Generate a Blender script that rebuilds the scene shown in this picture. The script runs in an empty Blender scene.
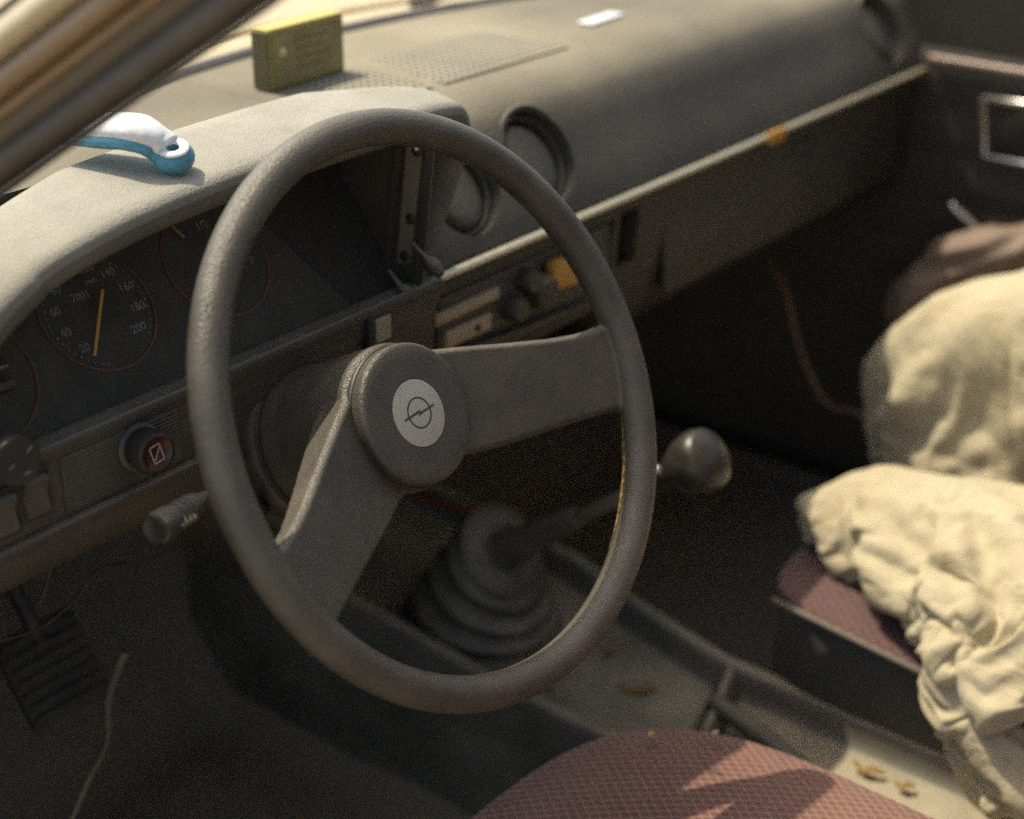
import bpy, bmesh, math, random
import numpy as np
from mathutils import Vector, Matrix
from math import sin, cos, tan, pi, radians as rad
random.seed(7)
S = bpy.context.scene
COL = S.collection

# ------------------------------------------------------------------ camera
# metres; x = car's right, y = car's front, z = up; the origin is the centre of the steering wheel rim
FPX = 1574.0
EYE = Vector((-.675, -.572, .426))
def cam_basis(yaw, pitch, roll):
    yaw, pitch, roll = rad(yaw), rad(pitch), rad(roll)
    d = Vector((cos(pitch)*sin(yaw), cos(pitch)*cos(yaw), sin(pitch)))
    r = Vector((cos(yaw), -sin(yaw), 0)); u = r.cross(d)
    return cos(roll)*r+sin(roll)*u, -sin(roll)*r+cos(roll)*u, d
CR, CU, CD = cam_basis(52.2, -25.9, .6)
cd = bpy.data.cameras.new('camera'); cam = bpy.data.objects.new('camera', cd); COL.objects.link(cam)
cam.matrix_world = Matrix(((CR.x, CU.x, -CD.x, EYE.x), (CR.y, CU.y, -CD.y, EYE.y), (CR.z, CU.z, -CD.z, EYE.z), (0, 0, 0, 1)))
cd.sensor_width = 36; cd.lens = FPX/1024*36; cd.clip_start = .02; cd.clip_end = 500
cd.dof.use_dof = True; cd.dof.focus_distance = 1.0; cd.dof.aperture_fstop = 3.3
S.camera = cam
S.render.resolution_x, S.render.resolution_y = 1024, 819
# ------------------------------------------------------------------ light
SUN_DIR = Vector((-.03, .505, .862)).normalized()          # towards the sun: straight ahead of the car, high
elev = math.asin(SUN_DIR.z); azim = math.atan2(SUN_DIR.x, SUN_DIR.y)
w = bpy.data.worlds.new('World'); S.world = w; w.use_nodes = True
nt = w.node_tree; nt.nodes.clear()
sky = nt.nodes.new('ShaderNodeTexSky'); sky.sky_type = 'NISHITA'; sky.sun_disc = False
sky.sun_elevation = elev; sky.sun_rotation = azim; sky.dust_density = 3.0; sky.air_density = 1.0
bg = nt.nodes.new('ShaderNodeBackground'); bg.inputs[1].default_value = .15
ow = nt.nodes.new('ShaderNodeOutputWorld'); nt.links.new(sky.outputs[0], bg.inputs[0]); nt.links.new(bg.outputs[0], ow.inputs[0])
sl = bpy.data.lights.new('sun', 'SUN'); sl.energy = 2.5; sl.angle = rad(.6); sl.color = (1, .93, .82)
so = bpy.data.objects.new('sun', sl); COL.objects.link(so); so.rotation_euler = SUN_DIR.to_track_quat('Z', 'Y').to_euler(); so.location = (0, 0, 3)
S.view_settings.view_transform = 'Standard'; S.view_settings.look = 'None'; S.view_settings.gamma = 1
S.view_settings.exposure = 1.02
S.view_settings.use_white_balance = True; S.view_settings.white_balance_temperature = 7200; S.view_settings.white_balance_tint = 7
S.cycles.max_bounces = 10; S.cycles.diffuse_bounces = 6
S.cycles.use_denoising = False; S.cycles.sample_clamp_indirect = 2.5; S.cycles.sample_clamp_direct = 12; S.cycles.use_adaptive_sampling = False   # keeps a fine film-like grain

# ------------------------------------------------------------------ helpers
def ray(px, py):
    return (CR*(px-512)+CU*(409.5-py)+CD*FPX).normalized()
def at(px, py, p0, n):
    d = ray(px, py); n = Vector(n); return EYE+d*((Vector(p0)-EYE).dot(n)/d.dot(n))
def atX(px, py, x): return at(px, py, (x, 0, 0), (1, 0, 0))
def atY(px, py, y): return at(px, py, (0, y, 0), (0, 1, 0))
def atZ(px, py, z): return at(px, py, (0, 0, z), (0, 0, 1))

def wloc(o):
    v = Vector((0, 0, 0))
    while o is not None:
        v += o.location; o = o.parent
    return v
def tag(o, label=None, cat=None, group=None, kind=None):
    for k, v in (('label', label), ('category', cat), ('group', group), ('kind', kind)):
        if v: o[k] = v
    return o
def thing(name, loc, label, cat, group=None):
    o = bpy.data.objects.new(name, None); COL.objects.link(o); o.location = loc
    o.empty_display_size = .02
    return tag(o, label, cat, group)
def obj(name, bm, m, parent=None, smooth=True, base=None, angle=None):
    """geometry is given in world coordinates; origin goes to the parent's (or the thing's base)"""
    me = bpy.data.meshes.new(name)
    if isinstance(bm, bpy.types.Mesh): me = bm; me.name = name
    else:
        bm.normal_update(); bm.to_mesh(me); bm.free()
    if parent is not None: off = wloc(parent)
    else:
        vs = [v.co for v in me.vertices]
        off = Vector(base) if base is not None else Vector((sum(v.x for v in vs)/len(vs), sum(v.y for v in vs)/len(vs), min(v.z for v in vs)))
    me.transform(Matrix.Translation(-off))
    me.polygons.foreach_set('use_smooth', [smooth]*len(me.polygons))
    me.materials.clear()
    if m: me.materials.append(m)
    o = bpy.data.objects.new(name, me); COL.objects.link(o)
    if parent is not None: o.parent = parent
    else: o.location = off
    if smooth and angle:
        me.set_sharp_from_angle(angle=rad(angle))
    return o
def frame_of(axis, up=(0, 0, 1)):
    z = Vector(axis).normalized(); x = Vector(up).cross(z)
    if x.length < 1e-4: x = Vector((1, 0, 0)).cross(z)
    x.normalize(); y = z.cross(x)
    return Matrix(((x.x, y.x, z.x), (x.y, y.y, z.y), (x.z, y.z, z.z)))
def add_box(bm, c, size, bev=0, rot=None, seg=2):
    r = bmesh.ops.create_cube(bm, size=1.0); vs = r['verts']
    for v in vs: v.co = Vector((v.co.x*size[0], v.co.y*size[1], v.co.z*size[2]))
    if bev:
        es = list({e for v in vs for e in v.link_edges})
        rr = bmesh.ops.bevel(bm, geom=es, offset=bev, segments=seg, affect='EDGES', profile=.5)
        vs = list({v for f in rr['faces'] for v in f.verts} | {v for v in vs if v.is_valid})
    M = rot.to_3x3() if rot is not None else Matrix.Identity(3)
    for v in vs: v.co = M@v.co+Vector(c)
    return vs
def grid_faces(bm, rows, closed_u=False, closed_v=False):
    V = [[bm.verts.new(p) for p in r] for r in rows]
    n, m = len(V), len(V[0])
    for i in range(n if closed_v else n-1):
        for j in range(m if closed_u else m-1):
            try: bm.faces.new((V[i][j], V[i][(j+1) % m], V[(i+1) % n][(j+1) % m], V[(i+1) % n][j]))
            except ValueError: pass
    return V
def catmull(pts, n=8):
    P = [Vector(p) for p in pts]; P = [2*P[0]-P[1]]+P+[2*P[-1]-P[-2]]; out = []
    for i in range(1, len(P)-2):
        for k in range(n):
            t = k/n; a, b, c, d = P[i-1], P[i], P[i+1], P[i+2]
            out.append(.5*((2*b)+(c-a)*t+(2*a-5*b+4*c-d)*t*t+(3*b-a-3*c+d)*t**3))
    out.append(P[-2]); return out
def add_tube(bm, pts, r, seg=12, n=6, smooth=True, caps=True):
    if not isinstance(r, (list, tuple)): r = [r]*len(pts)
    if smooth and len(pts) > 2:
        q = catmull([(*p, ) for p in pts], n)
        rr = [r[min(int(i/n), len(r)-2)]*(1-(i/n-min(int(i/n), len(r)-2)))+r[min(int(i/n), len(r)-2)+1]*(i/n-min(int(i/n), len(r)-2)) for i in range(len(q))]
    else: q = [Vector(p) for p in pts]; rr = r
    rows = []; up = None
    for i, p in enumerate(q):
        t = (q[min(i+1, len(q)-1)]-q[max(i-1, 0)]).normalized()
        if up is None:
            up = Vector((0, 0, 1)) if abs(t.z) < .9 else Vector((1, 0, 0))
        x = up.cross(t).normalized(); y = t.cross(x); up = y
        rows.append([p+rr[i]*(cos(a)*x+sin(a)*y) for a in [2*pi*k/seg for k in range(seg)]])
    V = grid_faces(bm, rows, closed_u=True)
    if caps:
        bm.faces.new(V[0][::-1]); bm.faces.new(V[-1])
def add_lathe(bm, prof, c, axis, seg=48, up=(0, 0, 1)):
    """prof: (radius, height along axis)"""
    M = frame_of(axis, up); c = Vector(c); rows = []
    for r, h in prof:
        rows.append([c+M@Vector((max(r, 1e-5)*cos(2*pi*k/seg), max(r, 1e-5)*sin(2*pi*k/seg), h)) for k in range(seg)])
    grid_faces(bm, rows, closed_u=True)
    bmesh.ops.remove_doubles(bm, verts=bm.verts, dist=2e-5)
    bmesh.ops.recalc_face_normals(bm, faces=bm.faces)
def add_prism(bm, poly, M, c, th, bev=0, seg=3):
    """poly: 2-D outline (ccw), M 3x3 whose z is the extrusion; thickness from 0 to th"""
    c = Vector(c)
    a = [bm.verts.new(c+M@Vector((x, y, 0))) for x, y in poly]
    b = [bm.verts.new(c+M@Vector((x, y, th))) for x, y in poly]
    n = len(poly); fs = [bm.faces.new(a[::-1]), bm.faces.new(b)]
    for i in range(n): fs.append(bm.faces.new((a[i], a[(i+1) % n], b[(i+1) % n], b[i])))
    if bev:
        es = list(fs[1].edges)
        bmesh.ops.bevel(bm, geom=es, offset=bev, segments=seg, affect='EDGES', profile=.5)
def evaluated(o):
    dg = bpy.context.evaluated_depsgraph_get(); dg.update()
    return bpy.data.meshes.new_from_object(o.evaluated_get(dg))
def drop(o):
    me = o.data; bpy.data.objects.remove(o)
    if me and me.users == 0: bpy.data.meshes.remove(me)
def temp(bm):
    me = bpy.data.meshes.new('temp'); bm.normal_update(); bm.to_mesh(me); bm.free()
    o = bpy.data.objects.new('temp', me); COL.objects.link(o); return o
def remeshed(bm, voxel, smooth_it=0, fac=.5):
    o = temp(bm); m = o.modifiers.new('r', 'REMESH'); m.mode = 'VOXEL'; m.voxel_size = voxel
    if smooth_it:
        s = o.modifiers.new('s', 'SMOOTH'); s.iterations = smooth_it; s.factor = fac
    me = evaluated(o); drop(o); return me
def cut(bm, cutters):
    o = temp(bm); cs = []
    for c in cutters:
        k = temp(c); cs.append(k)
        b = o.modifiers.new('b', 'BOOLEAN'); b.object = k; b.operation = 'DIFFERENCE'; b.solver = 'EXACT'
    me = evaluated(o); drop(o)
    for k in cs: drop(k)
    return me
def text_mesh(body, size, M, c, depth=.0002, align='CENTER'):
    cu = bpy.data.curves.new('temp', 'FONT'); cu.body = body; cu.size = size; cu.extrude = depth; cu.offset = size*.03
    cu.align_x = align; cu.align_y = 'CENTER'; cu.resolution_u = 3
    o = bpy.data.objects.new('temp', cu); COL.objects.link(o)
    me = evaluated(o); bpy.data.objects.remove(o); bpy.data.curves.remove(cu)
    T = M.to_4x4(); T.translation = Vector(c); me.transform(T)
    return me
def join_meshes(bm, meshes):
    for me in meshes:
        bm.from_mesh(me); bpy.data.meshes.remove(me)
    return bm

# value noise on the CPU for displacement
_rs = np.random.RandomState(3); _T = _rs.rand(64, 64, 64)
def vnoise(p):
    p = np.asarray(p, float); i = np.floor(p).astype(int); f = p-i; f = f*f*(3-2*f); r = 0
    for dx in (0, 1):
        for dy in (0, 1):
            for dz in (0, 1):
                wt = (f[..., 0] if dx else 1-f[..., 0])*(f[..., 1] if dy else 1-f[..., 1])*(f[..., 2] if dz else 1-f[..., 2])
                r = r+wt*_T[(i[..., 0]+dx) % 64, (i[..., 1]+dy) % 64, (i[..., 2]+dz) % 64]
    return r

# ------------------------------------------------------------------ materials
def mat(name, col, rough=.6, dust=None, dust_amt=0., dust_scale=18., grain=0., grain_scale=900., metal=0., var=.12, spec=.5, blotch=0., up_dust=0., sheen=0., coat=0., gdist=.0008, ulo=.1):
    m = bpy.data.materials.new(name); m.use_nodes = True; n = m.node_tree; N = n.nodes; L = n.links
    b = N['Principled BSDF']; b.inputs['Metallic'].default_value = metal; b.inputs['Specular IOR Level'].default_value = spec
    if coat: b.inputs['Coat Weight'].default_value = coat; b.inputs['Coat Roughness'].default_value = .15
    if sheen:
        b.inputs['Sheen Weight'].default_value = sheen; b.inputs['Sheen Roughness'].default_value = .4
    tc = N.new('ShaderNodeTexCoord')
    n1 = N.new('ShaderNodeTexNoise'); n1.inputs['Scale'].default_value = dust_scale; n1.inputs['Detail'].default_value = 7; n1.inputs['Roughness'].default_value = .62
    L.new(tc.outputs['Object'], n1.inputs['Vector'])
    n2 = N.new('ShaderNodeTexNoise'); n2.inputs['Scale'].default_value = dust_scale*14; n2.inputs['Detail'].default_value = 4
    L.new(tc.outputs['Object'], n2.inputs['Vector'])
    # small variation of the base colour
    r1 = N.new('ShaderNodeMapRange'); r1.inputs[1].default_value = .3; r1.inputs[2].default_value = .7
    r1.inputs[3].default_value = 1-var; r1.inputs[4].default_value = 1+var; L.new(n2.outputs[0], r1.inputs[0])
    mul = N.new('ShaderNodeMix'); mul.data_type = 'RGBA'; mul.blend_type = 'MULTIPLY'; mul.inputs[0].default_value = 1
    mul.inputs[6].default_value = (*col, 1); L.new(r1.outputs[0], mul.inputs[7])
    cur = mul.outputs[2]
    if dust:
        r2 = N.new('ShaderNodeMapRange'); r2.inputs[1].default_value = .35; r2.inputs[2].default_value = .68
        r2.inputs[3].default_value = dust_amt*.35; r2.inputs[4].default_value = dust_amt; L.new(n1.outputs[0], r2.inputs[0])
        fac = r2.outputs[0]
        if up_dust:      # dust settles on faces that look upwards
            ge = N.new('ShaderNodeNewGeometry'); sx = N.new('ShaderNodeSeparateXYZ'); L.new(ge.outputs['True Normal'], sx.inputs[0])
            r3 = N.new('ShaderNodeMapRange'); r3.inputs[1].default_value = ulo; r3.inputs[2].default_value = .95; r3.inputs[4].default_value = up_dust
            L.new(sx.outputs[2], r3.inputs[0])
            r4 = N.new('ShaderNodeMapRange'); r4.inputs[1].default_value = .25; r4.inputs[2].default_value = .65; r4.inputs[3].default_value = .75
            L.new(n1.outputs[0], r4.inputs[0])
            mm = N.new('ShaderNodeMath'); mm.operation = 'MULTIPLY'; L.new(r3.outputs[0], mm.inputs[0]); L.new(r4.outputs[0], mm.inputs[1])
            ad = N.new('ShaderNodeMath'); ad.operation = 'ADD'; ad.use_clamp = True; L.new(fac, ad.inputs[0]); L.new(mm.outputs[0], ad.inputs[1]); fac = ad.outputs[0]
        mx = N.new('ShaderNodeMix'); mx.data_type = 'RGBA'; L.new(fac, mx.inputs[0]); L.new(cur, mx.inputs[6]); mx.inputs[7].default_value = (*dust, 1); cur = mx.outputs[2]
        rr = N.new('ShaderNodeMapRange'); rr.inputs[3].default_value = rough; rr.inputs[4].default_value = min(1, rough+.35); L.new(fac, rr.inputs[0]); L.new(rr.outputs[0], b.inputs['Roughness'])
    else:
        rr = N.new('ShaderNodeMapRange'); rr.inputs[1].default_value = .3; rr.inputs[2].default_value = .7
        rr.inputs[3].default_value = max(.02, rough-.08); rr.inputs[4].default_value = min(1, rough+.1); L.new(n1.outputs[0], rr.inputs[0]); L.new(rr.outputs[0], b.inputs['Roughness'])
    if blotch:
        n3 = N.new('ShaderNodeTexNoise'); n3.inputs['Scale'].default_value = dust_scale*.4; n3.inputs['Detail'].default_value = 3; L.new(tc.outputs['Object'], n3.inputs['Vector'])
        r5 = N.new('ShaderNodeMapRange'); r5.inputs[1].default_value = .35; r5.inputs[2].default_value = .65; r5.inputs[3].default_value = 1-blotch; r5.inputs[4].default_value = 1; L.new(n3.outputs[0], r5.inputs[0])
        mb = N.new('ShaderNodeMix'); mb.data_type = 'RGBA'; mb.blend_type = 'MULTIPLY'; mb.inputs[0].default_value = 1; L.new(cur, mb.inputs[6]); L.new(r5.outputs[0], mb.inputs[7]); cur = mb.outputs[2]
    L.new(cur, b.inputs['Base Color'])
    m['out'] = 1
    if grain:
        v = N.new('ShaderNodeTexVoronoi'); v.inputs['Scale'].default_value = grain_scale; L.new(tc.outputs['Object'], v.inputs['Vector'])
        bp = N.new('ShaderNodeBump'); bp.inputs['Strength'].default_value = grain; bp.inputs['Distance'].default_value = gdist
        nf = N.new('ShaderNodeTexNoise'); nf.inputs['Scale'].default_value = grain_scale*.45; nf.inputs['Detail'].default_value = 3; L.new(tc.outputs['Object'], nf.inputs['Vector'])
        am = N.new('ShaderNodeMath'); am.operation = 'ADD'; L.new(v.outputs['Distance'], am.inputs[0]); L.new(nf.outputs[0], am.inputs[1])
        L.new(am.outputs[0], bp.inputs['Height']); L.new(bp.outputs[0], b.inputs['Normal'])
    del m['out']
    return m
def wave_bump(m, axis_vec, period, strength=.6, dist=.001, sharp=1):
    n = m.node_tree; N = n.nodes; L = n.links; b = N['Principled BSDF']
    tc = N.new('ShaderNodeTexCoord'); d = N.new('ShaderNodeVectorMath'); d.operation = 'DOT_PRODUCT'; d.inputs[1].default_value = Vector(axis_vec)*(2*pi/period)
    L.new(tc.outputs['Object'], d.inputs[0]); s = N.new('ShaderNodeMath'); s.operation = 'SINE'; L.new(d.outputs['Value'], s.inputs[0])
    bp = N.new('ShaderNodeBump'); bp.inputs['Strength'].default_value = strength; bp.inputs['Distance'].default_value = dist; L.new(s.outputs[0], bp.inputs['Height'])
    L.new(bp.outputs[0], b.inputs['Normal']); return m
def fabric(name, c_lo, c_hi, period=.009, dust=None, dust_amt=0):
    """raised diamonds woven into a seat cloth"""
    m = mat(name, c_lo, .9, dust=dust, dust_amt=dust_amt, dust_scale=9, sheen=.25, var=.2)
    n = m.node_tree; N = n.nodes; L = n.links; b = N['Principled BSDF']
    tc = N.new('ShaderNodeTexCoord'); vals = []
    for a in ((1, .8, 0), (1, -.8, 0)):
        d = N.new('ShaderNodeVectorMath'); d.operation = 'DOT_PRODUCT'; d.inputs[1].default_value = Vector(a)*(pi/period); L.new(tc.outputs['Object'], d.inputs[0])
        s = N.new('ShaderNodeMath'); s.operation = 'SINE'; L.new(d.outputs['Value'], s.inputs[0])
        ab = N.new('ShaderNodeMath'); ab.operation = 'ABSOLUTE'; L.new(s.outputs[0], ab.inputs[0]); vals.append(ab.outputs[0])
    mu = N.new('ShaderNodeMath'); mu.operation = 'MULTIPLY'; L.new(vals[0], mu.inputs[0]); L.new(vals[1], mu.inputs[1])
    mn = N.new('ShaderNodeMath'); mn.operation = 'MINIMUM'; L.new(vals[0], mn.inputs[0]); L.new(vals[1], mn.inputs[1])
    old = b.inputs['Base Color'].links[0].from_socket
    rr = N.new('ShaderNodeMapRange'); rr.inputs[1].default_value = .1; rr.inputs[2].default_value = .42; rr.inputs[3].default_value = .85; rr.inputs[4].default_value = 0; L.new(mn.outputs[0], rr.inputs[0])
    mx = N.new('ShaderNodeMix'); mx.data_type = 'RGBA'; L.new(rr.outputs[0], mx.inputs[0]); L.new(old, mx.inputs[6]); mx.inputs[7].default_value = (*c_hi, 1); L.new(mx.outputs[2], b.inputs['Base Color'])
    inv = N.new('ShaderNodeMath'); inv.operation = 'SUBTRACT'; inv.inputs[0].default_value = 1; L.new(mu.outputs[0], inv.inputs[1])
    nz = N.new('ShaderNodeTexNoise'); nz.inputs['Scale'].default_value = 700; L.new(tc.outputs['Object'], nz.inputs['Vector'])
    ad = N.new('ShaderNodeMath'); ad.operation = 'MULTIPLY_ADD'; L.new(nz.outputs[0], ad.inputs[0]); ad.inputs[1].default_value = .35; L.new(inv.outputs[0], ad.inputs[2])
    bp = N.new('ShaderNodeBump'); bp.inputs['Strength'].default_value = .7; bp.inputs['Distance'].default_value = .0015; L.new(ad.outputs[0], bp.inputs['Height']); L.new(bp.outputs[0], b.inputs['Normal'])
    return m

DUST = (.42, .36, .27)
M = {}
M['wheel'] = mat('worn_black_plastic', (.031, .028, .024), .34, DUST, .10, 34, grain=.5, grain_scale=900, up_dust=.20, blotch=.25)
M['pad'] = mat('horn_pad_plastic', (.034, .030, .024), .40, DUST, .10, 30, grain=.45, grain_scale=900, up_dust=.08)
M['hood'] = mat('dusty_hood_vinyl', (.055, .051, .044), .6, (.36, .34, .285), .18, 24, grain=.6, grain_scale=900, up_dust=.85, gdist=.0009)
M['dash'] = mat('dusty_dash_vinyl', (.034, .031, .026), .6, (.36, .31, .215), .12, 9, grain=.8, grain_scale=520, up_dust=.78, blotch=.45, ulo=.32)
M['dash_low'] = mat('lower_dash_plastic', (.034, .029, .023), .5, DUST, .1, 14, grain=.5, grain_scale=700, blotch=.3, up_dust=.3, ulo=.3)
M['black'] = mat('black_plastic', (.024, .022, .019), .5, DUST, .07, 30, grain=.1)
M['gloss'] = mat('glossy_black_knob', (.020, .018, .016), .42, DUST, .05, 50, spec=.3)
M['key'] = mat('grey_rocker_plastic', (.030, .028, .025), .5, DUST, .15, 40)
M['deep'] = mat('dark_recess', (.022, .019, .016), .8)
M['dial'] = mat('dial_face', (.020, .018, .014), .8, (.12, .105, .075), .26, 40)
M['ring'] = mat('dial_ring_paint', (.085, .026, .014), .6)
M['needle'] = mat('orange_needle', (.42, .21, .045), .5)
M['white'] = mat('white_print', (.115, .115, .105), .6)
M['emblem'] = mat('emblem_face', (.44, .43, .37), .45, DUST, .25, 60, metal=.25)
M['ink'] = mat('emblem_ink', (.05, .045, .04), .5)
M['brass'] = mat('trim_strip_metal', (.66, .57, .39), .28, (.42, .37, .26), .25, 12, metal=.6)
M['chrome'] = mat('dull_chrome', (.50, .48, .45), .28, DUST, .15, 40, metal=.9)
M['door'] = mat('door_vinyl', (.048, .042, .037), .55, DUST, .05, 14, grain=.3, grain_scale=600)
M['carpet'] = mat('dirty_carpet', (.20, .17, .13), .95, (.30, .25, .18), .3, 30, spec=.1, grain=.8, grain_scale=350)
M['console'] = mat('console_plastic', (.120, .112, .095), .5, (.42, .36, .25), .20, 22, grain=.4, grain_scale=800, up_dust=.72, ulo=.5, blotch=.45)
M['rubber'] = mat('gaiter_rubber', (.042, .038, .032), .5, DUST, .16, 40, up_dust=.25, blotch=.3)
M['knob'] = mat('shift_knob_plastic', (.014, .013, .011), .36, DUST, .07, 90, var=.4, coat=.04)
M['seat'] = fabric('mauve_diamond_fabric', (.125, .046, .034), (.28, .16, .12), .0088, (.34, .23, .16), .2)
M['seat_side'] = mat('seat_side_vinyl', (.045, .040, .034), .6, DUST, .04)
M['piping'] = mat('seat_piping', (.16, .13, .10), .6)
M['cloth'] = mat('cream_cotton', (.47, .42, .29), .85, (.36, .27, .14), .45, 11, grain=0, sheen=.15, var=.05)
cm = M['cloth']; n = cm.node_tree; N = n.nodes; L = n.links; b = N['Principled BSDF']; tc = N.new('ShaderNodeTexCoord')
mp = N.new('ShaderNodeMapping'); mp.inputs['Scale'].default_value = (1, .45, .8); mp.inputs['Rotation'].default_value = (.4, .3, .8); L.new(tc.outputs['Object'], mp.inputs['Vector'])
na = N.new('ShaderNodeTexNoise'); na.inputs['Scale'].default_value = 34; na.inputs['Detail'].default_value = 4; na.inputs['Distortion'].default_value = 1.2; L.new(mp.outputs[0], na.inputs['Vector'])
m1 = N.new('ShaderNodeMath'); m1.operation = 'MULTIPLY_ADD'; m1.inputs[1].default_value = 2; m1.inputs[2].default_value = -1; L.new(na.outputs[0], m1.inputs[0])
m2 = N.new('ShaderNodeMath'); m2.operation = 'ABSOLUTE'; L.new(m1.outputs[0], m2.inputs[0])
bp = N.new('ShaderNodeBump'); bp.invert = True; bp.inputs['Strength'].default_value = .35; bp.inputs['Distance'].default_value = .007; L.new(m2.outputs[0], bp.inputs['Height'])
nb = N.new('ShaderNodeTexNoise'); nb.inputs['Scale'].default_value = 1500; L.new(tc.outputs['Object'], nb.inputs['Vector'])
b2 = N.new('ShaderNodeBump'); b2.inputs['Strength'].default_value = .5; b2.inputs['Distance'].default_value = .0006; L.new(nb.outputs[0], b2.inputs['Height']); L.new(bp.outputs[0], b2.inputs['Normal']); L.new(b2.outputs[0], b.inputs['Normal'])
M['brown'] = mat('brown_pink_vinyl', (.14, .088, .060), .6, DUST, .2, 12)
M['paint'] = mat('tan_body_paint', (.38, .30, .19), .35, (.55, .45, .30), .4, 10, coat=.3)
M['pillar_brown'] = mat('brown_pillar_paint', (.16, .095, .052), .35, (.34, .25, .15), .35, 18, coat=.3)
M['pillar_grey'] = mat('grimy_pillar_flange', (.075, .058, .042), .5, (.17, .125, .07), .6, 30)
M['gasket'] = mat('window_rubber', (.028, .022, .020), .5, DUST, .12, 30)
M['yellow'] = mat('yellow_box_card', (.25, .205, .065), .6, (.34, .29, .16), .6, 90, blotch=.3)
M['yellow_edge'] = mat('yellow_box_edge', (.26, .20, .05), .55, (.36, .28, .1), .3, 50)
M['teal'] = mat('teal_rubber', (.07, .27, .38), .4)
M['toywhite'] = mat('white_plastic', (.72, .74, .76), .35)
M['red'] = mat('hazard_red', (.045, .012, .010), .35)
M['cream'] = mat('aged_ivory_plastic', (.26, .21, .13), .5, DUST, .3, 40)
M['orange'] = mat('orange_sticker', (.42, .22, .04), .6)
M['leaf'] = mat('dry_leaf', (.42, .27, .09), .7, var=.3)
M['wire'] = mat('dirty_cable', (.17, .14, .09), .6)
M['wire_red'] = mat('red_brown_wire', (.28, .07, .03), .5)
M['foam'] = mat('exposed_yellow_foam', (.52, .36, .12), .9, var=.5, grain=.8, grain_scale=500)
M['headliner'] = mat('headliner_fabric', (.48, .43, .36), .9)
M['bonnet'] = mat('bonnet_paint', (.50, .40, .24), .5, (.60, .50, .34), .5, 6)
M['ground'] = mat('sandy_ground', (.36, .29, .19), .95, (.28, .24, .16), .5, 1.2)
# dust patch with a diagonal edge on the dial glass
# windscreen glass: clear, lets the sun through, a faint film of dust
g = bpy.data.materials.new('windscreen_glass'); g.use_nodes = True; N = g.node_tree.nodes; L = g.node_tree.links; N.clear()
o_ = N.new('ShaderNodeOutputMaterial'); t_ = N.new('ShaderNodeBsdfTransparent'); t_.inputs[0].default_value = (.93, .94, .92, 1)
gl = N.new('ShaderNodeBsdfGlossy'); gl.inputs['Roughness'].default_value = .03; fr = N.new('ShaderNodeFresnel'); fr.inputs[0].default_value = 1.3
x_ = N.new('ShaderNodeMixShader'); L.new(fr.outputs[0], x_.inputs[0]); L.new(t_.outputs[0], x_.inputs[1]); L.new(gl.outputs[0], x_.inputs[2])
df = N.new('ShaderNodeBsdfDiffuse'); df.inputs[0].default_value = (.5, .45, .36, 1); x2 = N.new('ShaderNodeMixShader')
nz = N.new('ShaderNodeTexNoise'); nz.inputs['Scale'].default_value = 12; nz.inputs['Detail'].default_value = 6; mr = N.new('ShaderNodeMapRange'); mr.inputs[1].default_value = .3; mr.inputs[2].default_value = .8; mr.inputs[4].default_value = .07
L.new(nz.outputs[0], mr.inputs[0]); L.new(mr.outputs[0], x2.inputs[0]); L.new(x_.outputs[0], x2.inputs[1]); L.new(df.outputs[0], x2.inputs[2]); L.new(x2.outputs[0], o_.inputs[0])
M['glass'] = g
g = bpy.data.materials.new('dusty_clear_cover'); g.use_nodes = True; N = g.node_tree.nodes; L = g.node_tree.links; N.clear()
o_ = N.new('ShaderNodeOutputMaterial'); t_ = N.new('ShaderNodeBsdfTransparent'); t_.inputs[0].default_value = (.92, .92, .90, 1)
gl = N.new('ShaderNodeBsdfGlossy'); gl.inputs['Roughness'].default_value = .25; fr = N.new('ShaderNodeFresnel'); fr.inputs[0].default_value = 1.35
x_ = N.new('ShaderNodeMixShader'); L.new(fr.outputs[0], x_.inputs[0]); L.new(t_.outputs[0], x_.inputs[1]); L.new(gl.outputs[0], x_.inputs[2])
df = N.new('ShaderNodeBsdfDiffuse'); df.inputs[0].default_value = (.40, .36, .28, 1); x2 = N.new('ShaderNodeMixShader')
tc = N.new('ShaderNodeTexCoord'); nz = N.new('ShaderNodeTexNoise'); nz.inputs['Scale'].default_value = 60; nz.inputs['Detail'].default_value = 7; L.new(tc.outputs['Object'], nz.inputs['Vector'])
mr = N.new('ShaderNodeMapRange'); mr.inputs[1].default_value = .3; mr.inputs[2].default_value = .75; mr.inputs[3].default_value = .008; mr.inputs[4].default_value = .045
L.new(nz.outputs[0], mr.inputs[0]); L.new(mr.outputs[0], x2.inputs[0]); L.new(x_.outputs[0], x2.inputs[1]); L.new(df.outputs[0], x2.inputs[2]); L.new(x2.outputs[0], o_.inputs[0])
M['cover'] = g

# ------------------------------------------------------------------ setting
bm = bmesh.new(); bmesh.ops.create_grid(bm, x_segments=1, y_segments=1, size=150); bmesh.ops.translate(bm, verts=bm.verts, vec=(0, 0, -.85))
tag(obj('ground', bm, M['ground'], base=(0, 0, -.85)), kind='structure')
bm = bmesh.new(); rows = []
for j in range(60):
    y = -1.3+2.12*j/59; r = []
    for i in range(80):
        x = -.40+1.46*i/79
        z = -.60+.012*vnoise(np.array([x*9, y*9, 1.]))+max(0, y-.50)*.9
        z += .115*math.exp(-((x-.335)/.10)**4)                       # tunnel under the console
        r.append((x, y, z))
    rows.append(r)
grid_faces(bm, rows); tag(obj('floor', bm, M['carpet'], base=(.3, 0, -.6)), 'dark dirty carpet covering the footwells', kind='structure')

# ------------------------------------------------------------------ car body
body = thing('car_body', (.33, 0, -.62), 'tan painted car shell with brown windscreen pillar and dusty bonnet', 'car body')
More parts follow.
